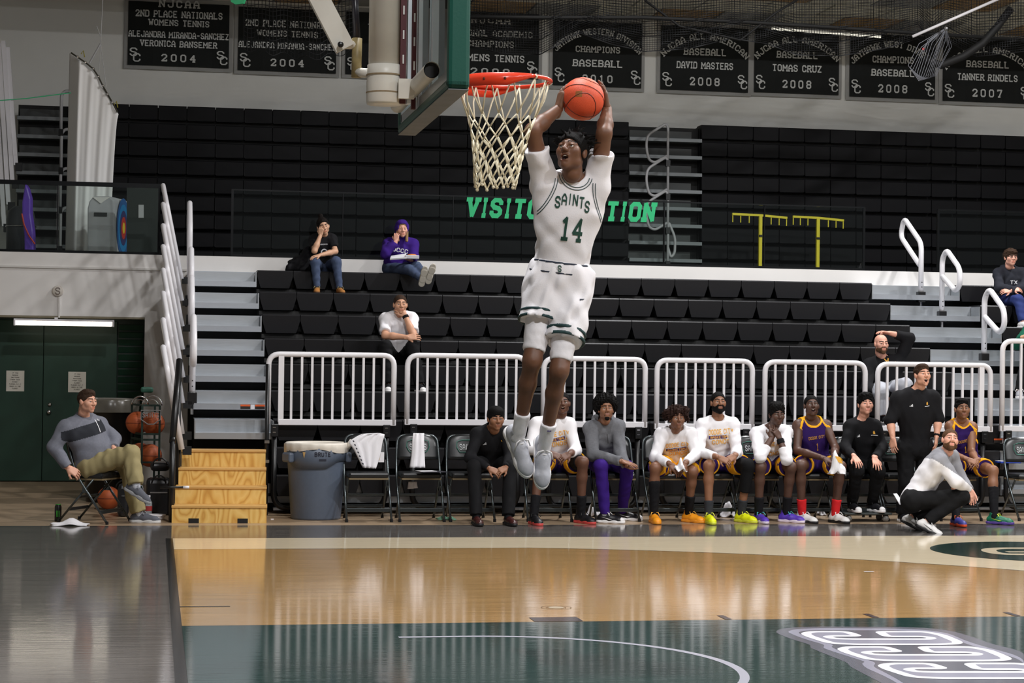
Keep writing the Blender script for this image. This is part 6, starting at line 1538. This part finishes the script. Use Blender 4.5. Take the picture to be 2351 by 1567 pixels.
J = seated(1648, (1649, 925), ((1614, 975), (1682, 973)), ((1603, 1036), (1692, 1040)), ((1652, 1050, 9.0), (1686, 1046, 9.02)), ((1628, 1068), (1718, 1068)), ((1630, 1197), (1705, 1194)), Y=(9.60, 9.46, 9.42, 9.30, 9.0, 9.1))
o = person('bearded player in white shirt with hands clasped, yellow shoes', J, SK['m1'], (-.02, -1, .14), 'short', 'black', beard='full', group='people', S=.97,
    top=dict(mat=C_white, sleeve=1.75, neck=.07), bottom=dict(name='shorts', h=.0085, mat=C_navyp, len=.72, trim=C_gold, tw=.30, t=.014), shoes={'AB': shoe('mid', mat('shoe_yellow', (228, 236, 20), .45), mat('sole_yellow', (206, 210, 60), .5), dict(dirA=(-.05, -1, 0), dirB=(.5, -.87, 0)), mat('lace_yellow', (240, 246, 90), .6))},
    socks={'AB': dict(h=.28, mat=mat('cloth_charcoal', (40, 42, 48), .85))}, hands=CL)
chest_print(o, [('DODGE CITY', .05, .052, .25, None), ('CONOS', -.055, .052, .19, None), ('BASKETBALL', .008, .026, .22, C_text)], C_text, .64, (.003, .125, .034), C_textp)
s = Sdf(.010); a, b, c = J['hB'], J['kB'], J['aB']; n = (b-a).normalized(); n2 = (c-b).normalized()
s.cone(a, b, .094, .070, .02, cut=[(lerp(a, b, .5), -n)]); s.cone(b, c, .068, .05, .02, cut=[(lerp(b, c, .55), n2)]); V, Fc = s.mesh(); np_mesh('leg_sleeve', V, Fc, [C_blackp], o['root'])

J = seated(1768, (1783, 953), ((1738, 996), (1803, 990)), ((1745, 1050, 9.05), (1806, 1055, 9.05)), ((1772, 1004, 9.14), (1790, 1006, 9.12)), ((1746, 1072), (1816, 1072)), ((1745, 1195), (1808, 1194)), Y=(9.60, 9.38, 9.26, 9.1, 9.1, 9.08))
o = person('player in white shirt covering his mouth with one hand, purple shoes', J, SK['d2'], (.06, -1, .0), 'hightop', 'black', group='people', S=.97,
    top=dict(mat=C_white, sleeve=1.55, neck=.07), bottom=dict(name='shorts', h=.0085, mat=C_navyp, len=.74, trim=C_gold, tw=.24, t=.014), shoes={'AB': shoe('mid', mat('shoe_purple', (86, 56, 178), .45), mat('sole_lilac', (224, 210, 226), .5), dict(dirA=(.1, -1, 0), dirB=(.7, -.7, 0)), mat('lace_teal', (80, 190, 190), .6))},
    socks={'AB': dict(h=.36, mat=C_black)}, hands={'A': dict(dir=(.18, .15, 1), palm=(.2, 1, .0), curl=.45, flip=True), 'B': dict(dir=(-.45, .1, .85), palm=(-.5, .8, 0), curl=.6, flip=False)})
s = Sdf(.007); a, b = J['eB'], J['wB']; n = (b-a).normalized(); s.cone(lerp(a, b, .74), b, .040, .036, .01, cut=[(lerp(a, b, .98), n), (lerp(a, b, .76), -n)]); V, Fc = s.mesh(); np_mesh('wristband', V, Fc, [C_black], o['root'])
chest_print(o, [('DODGE CITY', .05, .05, .24, None), ('CONOS', -.07, .05, .18, None)], C_text, .55)

J = seated(1872, (1863, 932), ((1833, 976), (1896, 976)), ((1830, 1034, 9.36), (1918, 1028, 9.30)), ((1893, 1052, 9.02), (1914, 1050, 9.0)), ((1838, 1068), (1930, 1070)), ((1845, 1195), (1921, 1195)), Y=(9.60, 9.46, 9.40, 9.3, 9.0, 9.08))
o = person('player in purple and gold jersey number 1 holding a white towel, red socks', J, SK['d2'], (-.12, -1, .22), 'short', 'black', mouth=.7, group='people', S=.98,
    top=dict(name='jersey', h=.0058, mat=C_navyp, sleeve=0, trim=C_gold, neck=.082, ny=.035, nz=.02, t=.012), bottom=dict(name='shorts', h=.0085, mat=C_navyp, len=.66, trim=C_gold, tw=.16, t=.014), shoes={'AB': shoe('mid', mat('shoe_white', (226, 224, 222), .45), R_black, dict(dirA=(.45, -.9, 0), dirB=(.35, -.93, 0)), R_white)},
    socks={'AB': dict(h=.30, mat=C_red)}, hands={'A': dict(dir=(.7, -.5, -.3), palm=(.2, .3, -.9), curl=.5, flip=False), 'B': dict(dir=(-.1, -.6, -.7), palm=(0, .6, -.6), curl=.55, flip=True)})
chest_print(o, [('DODGE CITY', .035, .032, .17, None), ('1', -.095, .085, .022, None)], mat('print_gold_dark', (196, 140, 60), .7), .58)
tw = rag('hand_towel', 1921, 1090, .16, .20, 'white towel with gold print hanging from the hand of jersey number one', 'towel', (230, 228, 230), seed=9, deep=.05); tw.location = at(1921, 1088, Y=8.92)-at(1921, 1090, Z=0)
MB().prism([at(1917, 1046, Y=8.88), at(1929, 1049, Y=8.88), at(1935, 1064, Y=8.88), at(1924, 1060, Y=8.88)], (0, -.004, 0)).build('towel_print', C_text, tw)

J = seated(1985, (1987, 929), ((1953, 978), (2008, 978)), ((1940, 1028), (2026, 1026)), ((1962, 1048, 9.08), (2008, 1052, 9.08)), ((1967, 1080), (2016, 1080)), ((1958, 1188), (2008, 1188)), Y=(9.60, 9.45, 9.40, 9.36, 9.06, 9.14), lift=0.10)
J['aA'] = Vector((at(1957, 1160, Y=9.34).x, 9.36, .19)); J['aB'] = Vector((at(2004, 1165, Y=9.34).x, 9.36, .19))
o = person('young man in black pullover with both hands on his thighs, white shoes', J, SK['l2'], (-.06, -1, .12), 'thick', 'black', group='people', S=.95,
    top=dict(name='pullover', mat=C_black, sleeve=1.9, collar=True, neck=.055), bottom=dict(mat=C_blackp, cuff=.05), shoes={'AB': shoe('low', mat('shoe_blk', (26, 26, 30), .45), R_white, dict(dirA=(.05, -1, 0), dirB=(.25, -.97, 0)), R_black, toe=R_white)}, socks={'AB': dict(h=.25, mat=C_blackp)},
    hands={'A': dict(dir=(.15, -.75, -.55), palm=(0, .5, -.9), curl=.22, flip=False, spread=.14), 'B': dict(dir=(-.05, -.75, -.6), palm=(0, .5, -.9), curl=.22, flip=True, spread=.14)})
polo_marks(o)

J = seated(2216, (2209, 940), ((2182, 978), (2231, 980)), ((2180, 1040, 9.34), (2230, 1036, 9.34)), ((2222, 1054, 9.02), (2243, 1056, 9.02)), ((2194, 1074), (2280, 1080, 9.05)), ((2199, 1203), (2287, 1199)), Y=(9.60, 9.46, 9.40, 9.3, 9.0, 9.08))
o = person('player in purple and gold jersey number 10 with a green and purple shoe', J, SK['m1'], (-.16, -1, .12), 'crop', 'black', group='people', S=.93,
    top=dict(name='jersey', h=.0058, mat=C_navyp, sleeve=0, trim=C_gold, neck=.080, ny=.03, nz=.02, t=.012), bottom=dict(name='shorts', h=.0085, mat=C_navyp, len=.62, trim=C_gold, tw=.16, t=.014),
    shoes={'A': shoe('mid', mat('shoe_blue', (70, 74, 160), .45), mat('sole_orange2', (232, 84, 40), .5), dict(dirA=(.05, -1, 0)), mat('lace_orange2', (246, 110, 60), .6)), 'B': shoe('mid', mat('shoe_green', (16, 104, 74), .45), mat('sole_purple', (84, 60, 140), .5), dict(dirB=(.75, -.65, 0)), mat('lace_lime', (206, 226, 50), .6), swoosh=mat('lime', (206, 226, 50), .6))},
    socks={'A': dict(h=.3, mat=C_black), 'B': dict(h=.62, mat=C_black)}, hands=CL)
chest_print(o, [('DODGE CITY', .03, .032, .17, None), ('10', -.09, .075, .07, C_text)], MATS['print_gold_dark'], .54)

# ---- standing coach
Yc = 9.02
J = dict(head=P_(2117, 862, 8.92), neck=P_(2102, 898, 9.0), sA=P_(2062, 914, Yc), sB=P_(2142, 912, Yc), eA=P_(2044, 966, Yc), eB=P_(2154, 962, Yc), wA=P_(2050, 1006, 8.92), wB=P_(2150, 1002, 8.95), hA=P_(2078, 1030, 9.1), hB=P_(2122, 1030, 9.1), kA=P_(2080, 1106, 9.08), kB=P_(2124, 1106, 9.08), aA=at(2072, 1198, Z=0)+Vector((0, 0, .095)), aB=at(2122, 1198, Z=0)+Vector((0, 0, .095)))
o = person('standing coach in black pullover shouting with his arms hanging', J, SK['l1'], (.10, -1, .18), 'crop', 'brown', mouth=1.0, group='people', S=.96, fat=1.06, base=Vector((J['aA'].x+.1, J['aA'].y, 0)),
    top=dict(name='pullover', mat=C_black, sleeve=1.06, collar=True, neck=.056, hem=-.06, t=.018), bottom=dict(mat=C_blackp, cuff=.066, t=.014), shoes={'AB': shoe('low', mat('shoe_blk', (26, 26, 30), .45), R_white, dict(dirA=(-.1, -1, 0), dirB=(.1, -1, 0)))}, hands={'A': dict(dir=(.05, -.15, -1), palm=(.8, .5, 0), curl=.3, flip=False), 'B': dict(dir=(-.1, -.1, -1), palm=(-.8, .5, 0), curl=.3, flip=True)})
polo_marks(o, .78)
s = Sdf(.006); a, b = J['eB'], J['wB']; n = (b-a).normalized(); s.cone(lerp(a, b, .8), b, .034, .033, .01, cut=[(lerp(a, b, .97), n), (lerp(a, b, .86), -n)]); V, Fc = s.mesh(); np_mesh('wristwatch', V, Fc, [C_black], o['root'])

# ---- crouching coach
J = dict(head=P_(2181, 1011, 7.98), neck=P_(2166, 1040, 8.12), sA=P_(2158, 1058, 7.93), sB=P_(2182, 1046, 8.28), eA=P_(2194, 1104, 7.84), eB=P_(2206, 1100, 8.25), wA=P_(2224, 1122, 7.98), wB=P_(2228, 1126, 8.1), hA=P_(2092, 1150, 8.02), hB=P_(2098, 1148, 8.24), kA=P_(2208, 1140, 7.93), kB=P_(2196, 1146, 8.36), aA=P_(2128, 1196, 7.95), aB=P_(2094, 1186, 8.3))
o = person('crouching coach in white and grey sweater turning to look up', J, SK['l2'], (-.12, -1, .28), 'short', 'redbrown', beard='thin', group='people', S=.96, up=(.12, 0, 1), base=Vector((J['aA'].x, J['aA'].y, 0)),
    top=dict(name='sweater', h=.008, mat=C_white, sleeve=1.9, collar=True, neck=.056, hem=-.08, t=.02, zones=[(C_mgrey, lambda l, c: (l[:, 2] > .74) & (l[:, 0] > -.36))]), bottom=dict(mat=C_blackp, cuff=.05, t=.014),
    shoes={'AB': shoe('low', mat('shoe_white', (226, 224, 222), .45), R_black, dict(dirA=(.80, -.42, -.42), dirB=(.80, -.42, -.42), upA=(.4, -.1, .9), upB=(.4, -.1, .9)), R_white, swoosh=R_black)}, hands={'A': dict(dir=(.35, -.2, -.9), palm=(-.5, .5, 0), curl=.4, flip=False), 'B': dict(dir=(.3, -.3, -.9), palm=(-.4, -.4, 0), curl=.4, flip=True)})

# ---- man in the grey pullover on the left
J = dict(head=P_(200, 922, 9.22), neck=P_(190, 960, 9.34), sA=P_(152, 982, 9.16), sB=P_(226, 974, 9.52), eA=P_(124, 1026, 9.12), eB=P_(262, 1006, 9.5), wA=P_(157, 1074, 9.10), wB=P_(262, 1030, 9.3), hA=P_(206, 1068, 9.28), hB=P_(226, 1062, 9.46), kA=P_(300, 1040, 9.12), kB=P_(288, 1058, 9.42), aA=P_(312, 1112, 9.02), aB=at(318, 1200, Z=0)+Vector((0, .06, .095)))
o = person('man in grey pullover and khaki trousers sitting cross-legged on a chair at left', J, SK['l1'], (.72, -.70, -.02), 'crop', 'brown', group='people', fat=1.22, S=1.0,
    top=dict(name='pullover', h=.0065, mat=C_bluegrey, sleeve=1.93, collar=True, neck=.057, hem=-.05, t=.02, belly=1.15, zones=[(cl('panel_charcoal', (44, 46, 52)), lambda l, c: (l[:, 2] > .62) & (l[:, 2] < .88) & (l[:, 1] > .0) & (l[:, 0] < .17))]), bottom=dict(mat=C_khaki, cuff=.066, t=.02, wr=.005),
    shoes={'A': shoe('low', cl('shoe_grey', (92, 94, 102)), mat('sole_grey', (150, 150, 152), .6), dict(dirA=(.72, -.45, -.42), upA=(.35, -.1, .9)), C_mgrey), 'B': shoe('low', cl('shoe_grey', (92, 94, 102)), mat('sole_pale', (206, 206, 206), .6), dict(dirB=(.95, -.35, 0)), C_mgrey)}, socks={'AB': dict(h=.2, mat=C_lgrey)},
    hands={'A': dict(dir=(.75, -.05, -.45), palm=(.2, .7, -.6), curl=.55, flip=False), 'B': dict(dir=(.3, -.3, -.8), palm=(-.5, .5, 0), curl=.4, flip=True)})
org, r, u, f = chest(o, .80)
decal(o, 'top', (org, r, u, f, [[(.012, .06), (.022, .06), (.022, -.07), (.012, -.07)]]), P_white, 'zip_flap'); decal(o, 'top', (org, r, u, f, [[(.05, .055), (.058, .062), (.082, .035), (.075, .030)]]), P_white, 'swoosh_mark')

# ---- spectators in the stand
def sitter(hx, j, head, s, e, w, k, a, dy=(.28, .22, .12, -.05, -.12, -.12), hz=.085, az=None, Yoff=0.0):
    Y_ = rowY(j)+Yoff; J = {}; c = at(hx, 600, Y=Y_+dy[0])
    J['hA'] = Vector((c.x-.08, Y_+dy[0], rowT(j)+hz)); J['hB'] = Vector((c.x+.08, Y_+dy[0], rowT(j)+hz))
    g = lambda q, d: P_(q[0], q[1], Y_+(q[2] if len(q) > 2 else d))
    for d, i in (('A', 0), ('B', 1)):
        J['s'+d] = g(s[i], dy[1]); J['e'+d] = g(e[i], dy[3]); J['w'+d] = g(w[i], dy[4]); J['k'+d] = g(k[i], dy[5]); J['a'+d] = g(a[i], dy[5])
        if az is not None: J['a'+d].z = az+.095
    J['head'] = g(head, dy[2]); J['neck'] = (J['sA']+J['sB'])/2+Vector((0, .02, .05)); return J
J = sitter(744, 6, (742, 520), ((722, 549), (761, 547)), ((722, 576, -.05), (770, 577, .08)), ((736, 539, .0), (733, 586, -.12)), ((724, 602), (772, 600)), ((727, 660), (779, 660)), az=rowT(5))
for d in 'AB': J['a'+d].y = rowY(6)-.16
o = person('woman in black T-shirt resting her cheek on her fist in the top row', J, SK['o1'], (.12, -1, -.12), 'bun', 'dark', S=.84, hd=.92, up=(-.25, 0, 1), group='people', base=Vector((J['hA'].x+.08, J['hA'].y, rowT(6))),
    top=dict(name='t_shirt', mat=C_black, sleeve=.72, neck=.065, hem=-.06), bottom=dict(mat=C_denim, cuff=.042, t=.008), shoes={'AB': shoe('boot', cl('boot_tan', (170, 116, 62)), cl('boot_sole', (90, 64, 44)), dict(dirA=(-.1, -1, 0), dirB=(.15, -1, 0)), C_khaki)},
    hands={'A': dict(dir=(.1, .0, 1), palm=(.4, .8, 0), curl=1.0, flip=True), 'B': dict(dir=(-.8, -.3, -.2), palm=(0, .3, -1), curl=.3, flip=True)})
chest_print(o, [('OCCC', .06, .016, .09, None)], P_white, .55); org, r, u, f = chest(o, .46)
decal(o, 'top', (org, r, u, f, [[(.03*math.cos(math.radians(t)), .035*math.sin(math.radians(t))), (.045*math.cos(math.radians(t)), .05*math.sin(math.radians(t))), (.045*math.cos(math.radians(t+30)), .05*math.sin(math.radians(t+30))), (.03*math.cos(math.radians(t+30)), .035*math.sin(math.radians(t+30)))] for t in range(0, 360, 30)]), P_white, 'print_emblem')
J = sitter(908, 6, (923, 527), ((893, 560), (948, 562)), ((885, 582, 0), (950, 590, .1)), ((909, 553, .0), (943, 597, -.1)), ((938, 618, -.16), (956, 612, -.12)), ((968, 640, -.5), (984, 634, -.52)))
o = person('woman in purple hooded sweatshirt eating from a white box in the top row', J, SK['l2'], (.02, -1, -.02), 'long', 'blond', S=.86, hd=.92, group='people', base=Vector((J['hA'].x+.08, J['hA'].y, rowT(6))),
    top=dict(name='hoodie', mat=C_purple, sleeve=1.92, neck=.06, hem=-.06, t=.026, hood=True, wr=.004), bottom=dict(mat=C_denim, cuff=.042, t=.008), shoes={'AB': shoe('low', cl('shoe_sand', (176, 170, 158)), cl('sole_sand', (190, 184, 172)), dict(dirA=(.15, -.35, .9), dirB=(.25, -.35, .9), up=(0, .9, .3)))},
    hands={'A': dict(dir=(.1, .1, 1), palm=(.3, .8, .2), curl=.7, flip=True), 'B': dict(dir=(-.6, -.6, .1), palm=(0, 0, 1), curl=.3, flip=False)})
chest_print(o, [('DCCC', .02, .055, .20, None)], P_white, .54)
fb = empty('food_box', at(929, 592, Y=rowY(6)-.18), 'open white foam food box held by the woman in purple', 'box')
q = at(917, 594, Y=rowY(6)-.22); q2 = at(949, 590, Y=rowY(6)-.22)
MB().prism([q+Vector((-.12, 0, -.02)), q+Vector((.09, 0, .0)), q+Vector((.10, .16, .055)), q+Vector((-.09, .16, .02))], (0, -.01, .025)).build('lid', P_white, fb, bevel=.006)
MB().prism([q2+Vector((-.10, 0, -.02)), q2+Vector((.07, 0, -.02)), q2+Vector((.09, .15, -.02)), q2+Vector((-.09, .15, -.02))], (0, -.01, .045)).build('tray', P_white, fb, bevel=.006)
MB().sphere(q2+Vector((-.01, .06, .028)), (.06, .05, .015), 12, 6).build('food', mat('food_orange', (216, 130, 60), .7), fb, True)
J = sitter(917, 2, (919, 700), ((886, 732), (945, 730)), ((884, 770, -.08), (949, 769, -.08)), ((936, 774, -.18), (930, 724, .0)), ((886, 796), (947, 796)), ((890, 890), (960, 892)), dy=(.30, .14, .06, -.05, -.12, -.14), az=rowT(1))
for d in 'AB': J['a'+d].y = rowY(2)-.24
o = person('man in white polo shirt leaning forward with a hand over his mouth', J, SK['l3'], (.03, -1, .02), 'short', 'brown', group='people', S=.97, base=Vector((J['hA'].x+.08, J['hA'].y, rowT(2))),
    top=dict(name='polo_shirt', mat=C_white, sleeve=.82, collar=True, neck=.057, hem=-.06), bottom=dict(mat=C_blackp, cuff=.056), shoes={'AB': shoe('low', mat('shoe_blk', (26, 26, 30), .45), R_white, dict(dirA=(-.15, -1, 0), dirB=(.1, -1, 0)), R_black, toe=R_white)},
    hands={'A': dict(dir=(.9, -.1, .1), palm=(0, .8, -.3), curl=.35, flip=False), 'B': dict(dir=(-.55, .05, .35), palm=(0, 1, 0), curl=.4, flip=False)})
s = Sdf(.006); a, b = J['eB'], J['wB']; n = (b-a).normalized(); s.cone(lerp(a, b, .8), b, .036, .036, .01, cut=[(lerp(a, b, 1.0), n), (lerp(a, b, .87), -n)]); V, Fc = s.mesh(); np_mesh('wristwatch', V, Fc, [C_black], o['root'])
J = sitter(2038, 1, (2023, 790), ((1994, 838), (2064, 828)), ((1990, 890, .12), (2088, 776, .26)), ((2030, 912, -.05), (2042, 764, .26)), ((2022, 900, -.30), (2078, 884, -.34)), ((2030, 985, -.35), (2085, 985, -.35)), dy=(.36, .30, .20, .1, 0, -.2), az=rowT(0))
for d in 'AB': J['a'+d].y = rowY(1)-.34
o = person('bald bearded man in black polo with one hand on top of his head', J, SK['l2'], (.05, -1, .0), None, 'redbrown', beard='thin', group='people', S=1.0, fat=1.12, base=Vector((J['hA'].x+.08, J['hA'].y, rowT(1))),
    top=dict(name='polo_shirt', mat=C_black, sleeve={'A': 1.6, 'B': 1.7}, collar=True, neck=.06, hem=-.06, t=.02), bottom=dict(mat=C_lgrey, cuff=.06, t=.02), shoes={'AB': shoe('low', mat('shoe_blk', (26, 26, 30), .45), R_white, (0, -1, 0))},
    hands={'A': dict(dir=(.6, -.6, -.3), palm=(0, .3, -1), curl=.3, flip=False), 'B': dict(dir=(-.85, -.05, .15), palm=(-.1, 0, -1), curl=.35, flip=False)})
org, r, u, f = chest(o, .80)
decal(o, 'top', (org, r, u, f, [[(-.10, 0), (-.098, .022), (-.07, .03), (-.068, .008)]]), P_white, 'three_bar_mark'); decal(o, 'top', (org, r, u, f, [[(.07, .02), (.072, .036), (.105, .04), (.10, .022)]]), C_text, 'gold_emblem'); decal(o, 'top', (org, r, u, f, [[(-.012, .05), (-.03, .085), (-.018, .09), (0, .06)], [(.012, .05), (.03, .085), (.018, .09), (0, .06)]]), C_text, 'collar_trim')
J = sitter(2318, 5, (2320, 592), ((2293, 627), (2347, 627)), ((2294, 660, .1), (2352, 660, .1)), ((2325, 664, -.02), (2318, 668, -.02)), ((2338, 688, -.12), (2352, 700, -.10)), ((2352, 755, -.3), (2366, 760, -.3)), az=rowT(4))
for d in 'AB': J['a'+d].y = rowY(5)-.24
o = person('boy with glasses in dark hoodie and blue jeans at the right edge', J, SK['l2'], (.02, -1, .05), 'mop', 'brown', S=.88, hd=.96, group='people', base=Vector((J['hA'].x+.08, J['hA'].y, rowT(5))),
    top=dict(name='hoodie', mat=cl('charcoal_hoodie', (40, 42, 50)), sleeve=1.92, neck=.06, hoodback=True, collar=True, t=.022), bottom=dict(mat=cl('jeans_blue', (44, 56, 108)), cuff=.05), shoes={'AB': shoe('low', R_white, R_white, (.3, -1, 0))},
    hands={'A': dict(dir=(.9, -.2, 0), palm=(0, .6, -.5), curl=.4, flip=False), 'B': dict(dir=(-.9, -.2, 0), palm=(0, .6, -.5), curl=.4, flip=True)})
chest_print(o, [('TX', -.02, .05, .10, None)], P_white, .60)
gm = mat('glasses_frame', (70, 70, 74), .3)
for x in (-1, 1):
    c = o['HM'] @ Vector((x*.032, .098, .006)); MB().tube([c+Vector((.020*math.cos(t), 0, .015*math.sin(t))) for t in [2*math.pi*i/14 for i in range(14)]], .0016, 5, closed=True).build('spectacles', gm, o['body'])
J = sitter(2400, 2, (2420, 700), ((2362, 760), (2440, 760)), ((2336, 790, .0), (2450, 800, 0)), ((2352, 772, -.2), (2420, 800, -.2)), ((2360, 810, -.2), (2430, 810, -.2)), ((2344, 905, -.3), (2420, 905, -.3)), az=rowT(1))
for d in 'AB': J['a'+d].y = rowY(2)-.26
o = person('person in green sweater and black trousers cut off by the right edge', J, SK['l3'], (-.3, -1, .1), 'short', 'brown', S=.97, group='people', base=Vector((J['hA'].x+.08, J['hA'].y, rowT(2))),
    top=dict(name='sweater', mat=C_green, sleeve=1.9, neck=.06, t=.02), bottom=dict(mat=C_blackp, cuff=.05), shoes={'AB': shoe('mid', C_mgrey, R_white, dict(dirA=(-.4, -.9, 0), dirB=(.2, -1, 0)), R_white)}, hands={'A': dict(dir=(.6, -.5, .2), palm=(0, .5, -.7), curl=.4), 'B': dict(dir=(-.6, -.5, .2), palm=(0, .5, -.7), curl=.4, flip=True)})
# jacket heaped beside the woman in black, white paper in the crouching coach's hand
q = at(690, 612, Y=rowY(6)+.2); s = Sdf(.012)
s.ell((q.x, rowY(6)+.3, rowT(6)+.10), (.16, .14, .12), .05); s.ell((q.x+.10, rowY(6)+.32, rowT(6)+.20), (.10, .12, .14), .06); s.cone((q.x-.14, rowY(6)+.22, rowT(6)+.05), (q.x+.02, rowY(6)+.2, rowT(6)+.05), .05, .06, .04); s.cutplane((0, 0, rowT(6)+.002), (0, 0, -1)); s.wr = (.010, 21, .09)
V, Fc = s.mesh(); o = np_mesh('jacket', V, Fc, [C_black], None); tag(o, 'black jacket heaped on the seat beside the woman in black', 'jacket')
q = at(2066, 1148, Y=8.32); o = MB().prism([at(2052, 1134, Y=8.32), at(2060, 1133, Y=8.32), at(2076, 1156, Y=8.2), at(2066, 1158, Y=8.2)], (0, .02, .004)).build('paper_roll', P_white); tag(o, 'white folded paper sticking out behind the crouching coach', 'paper')
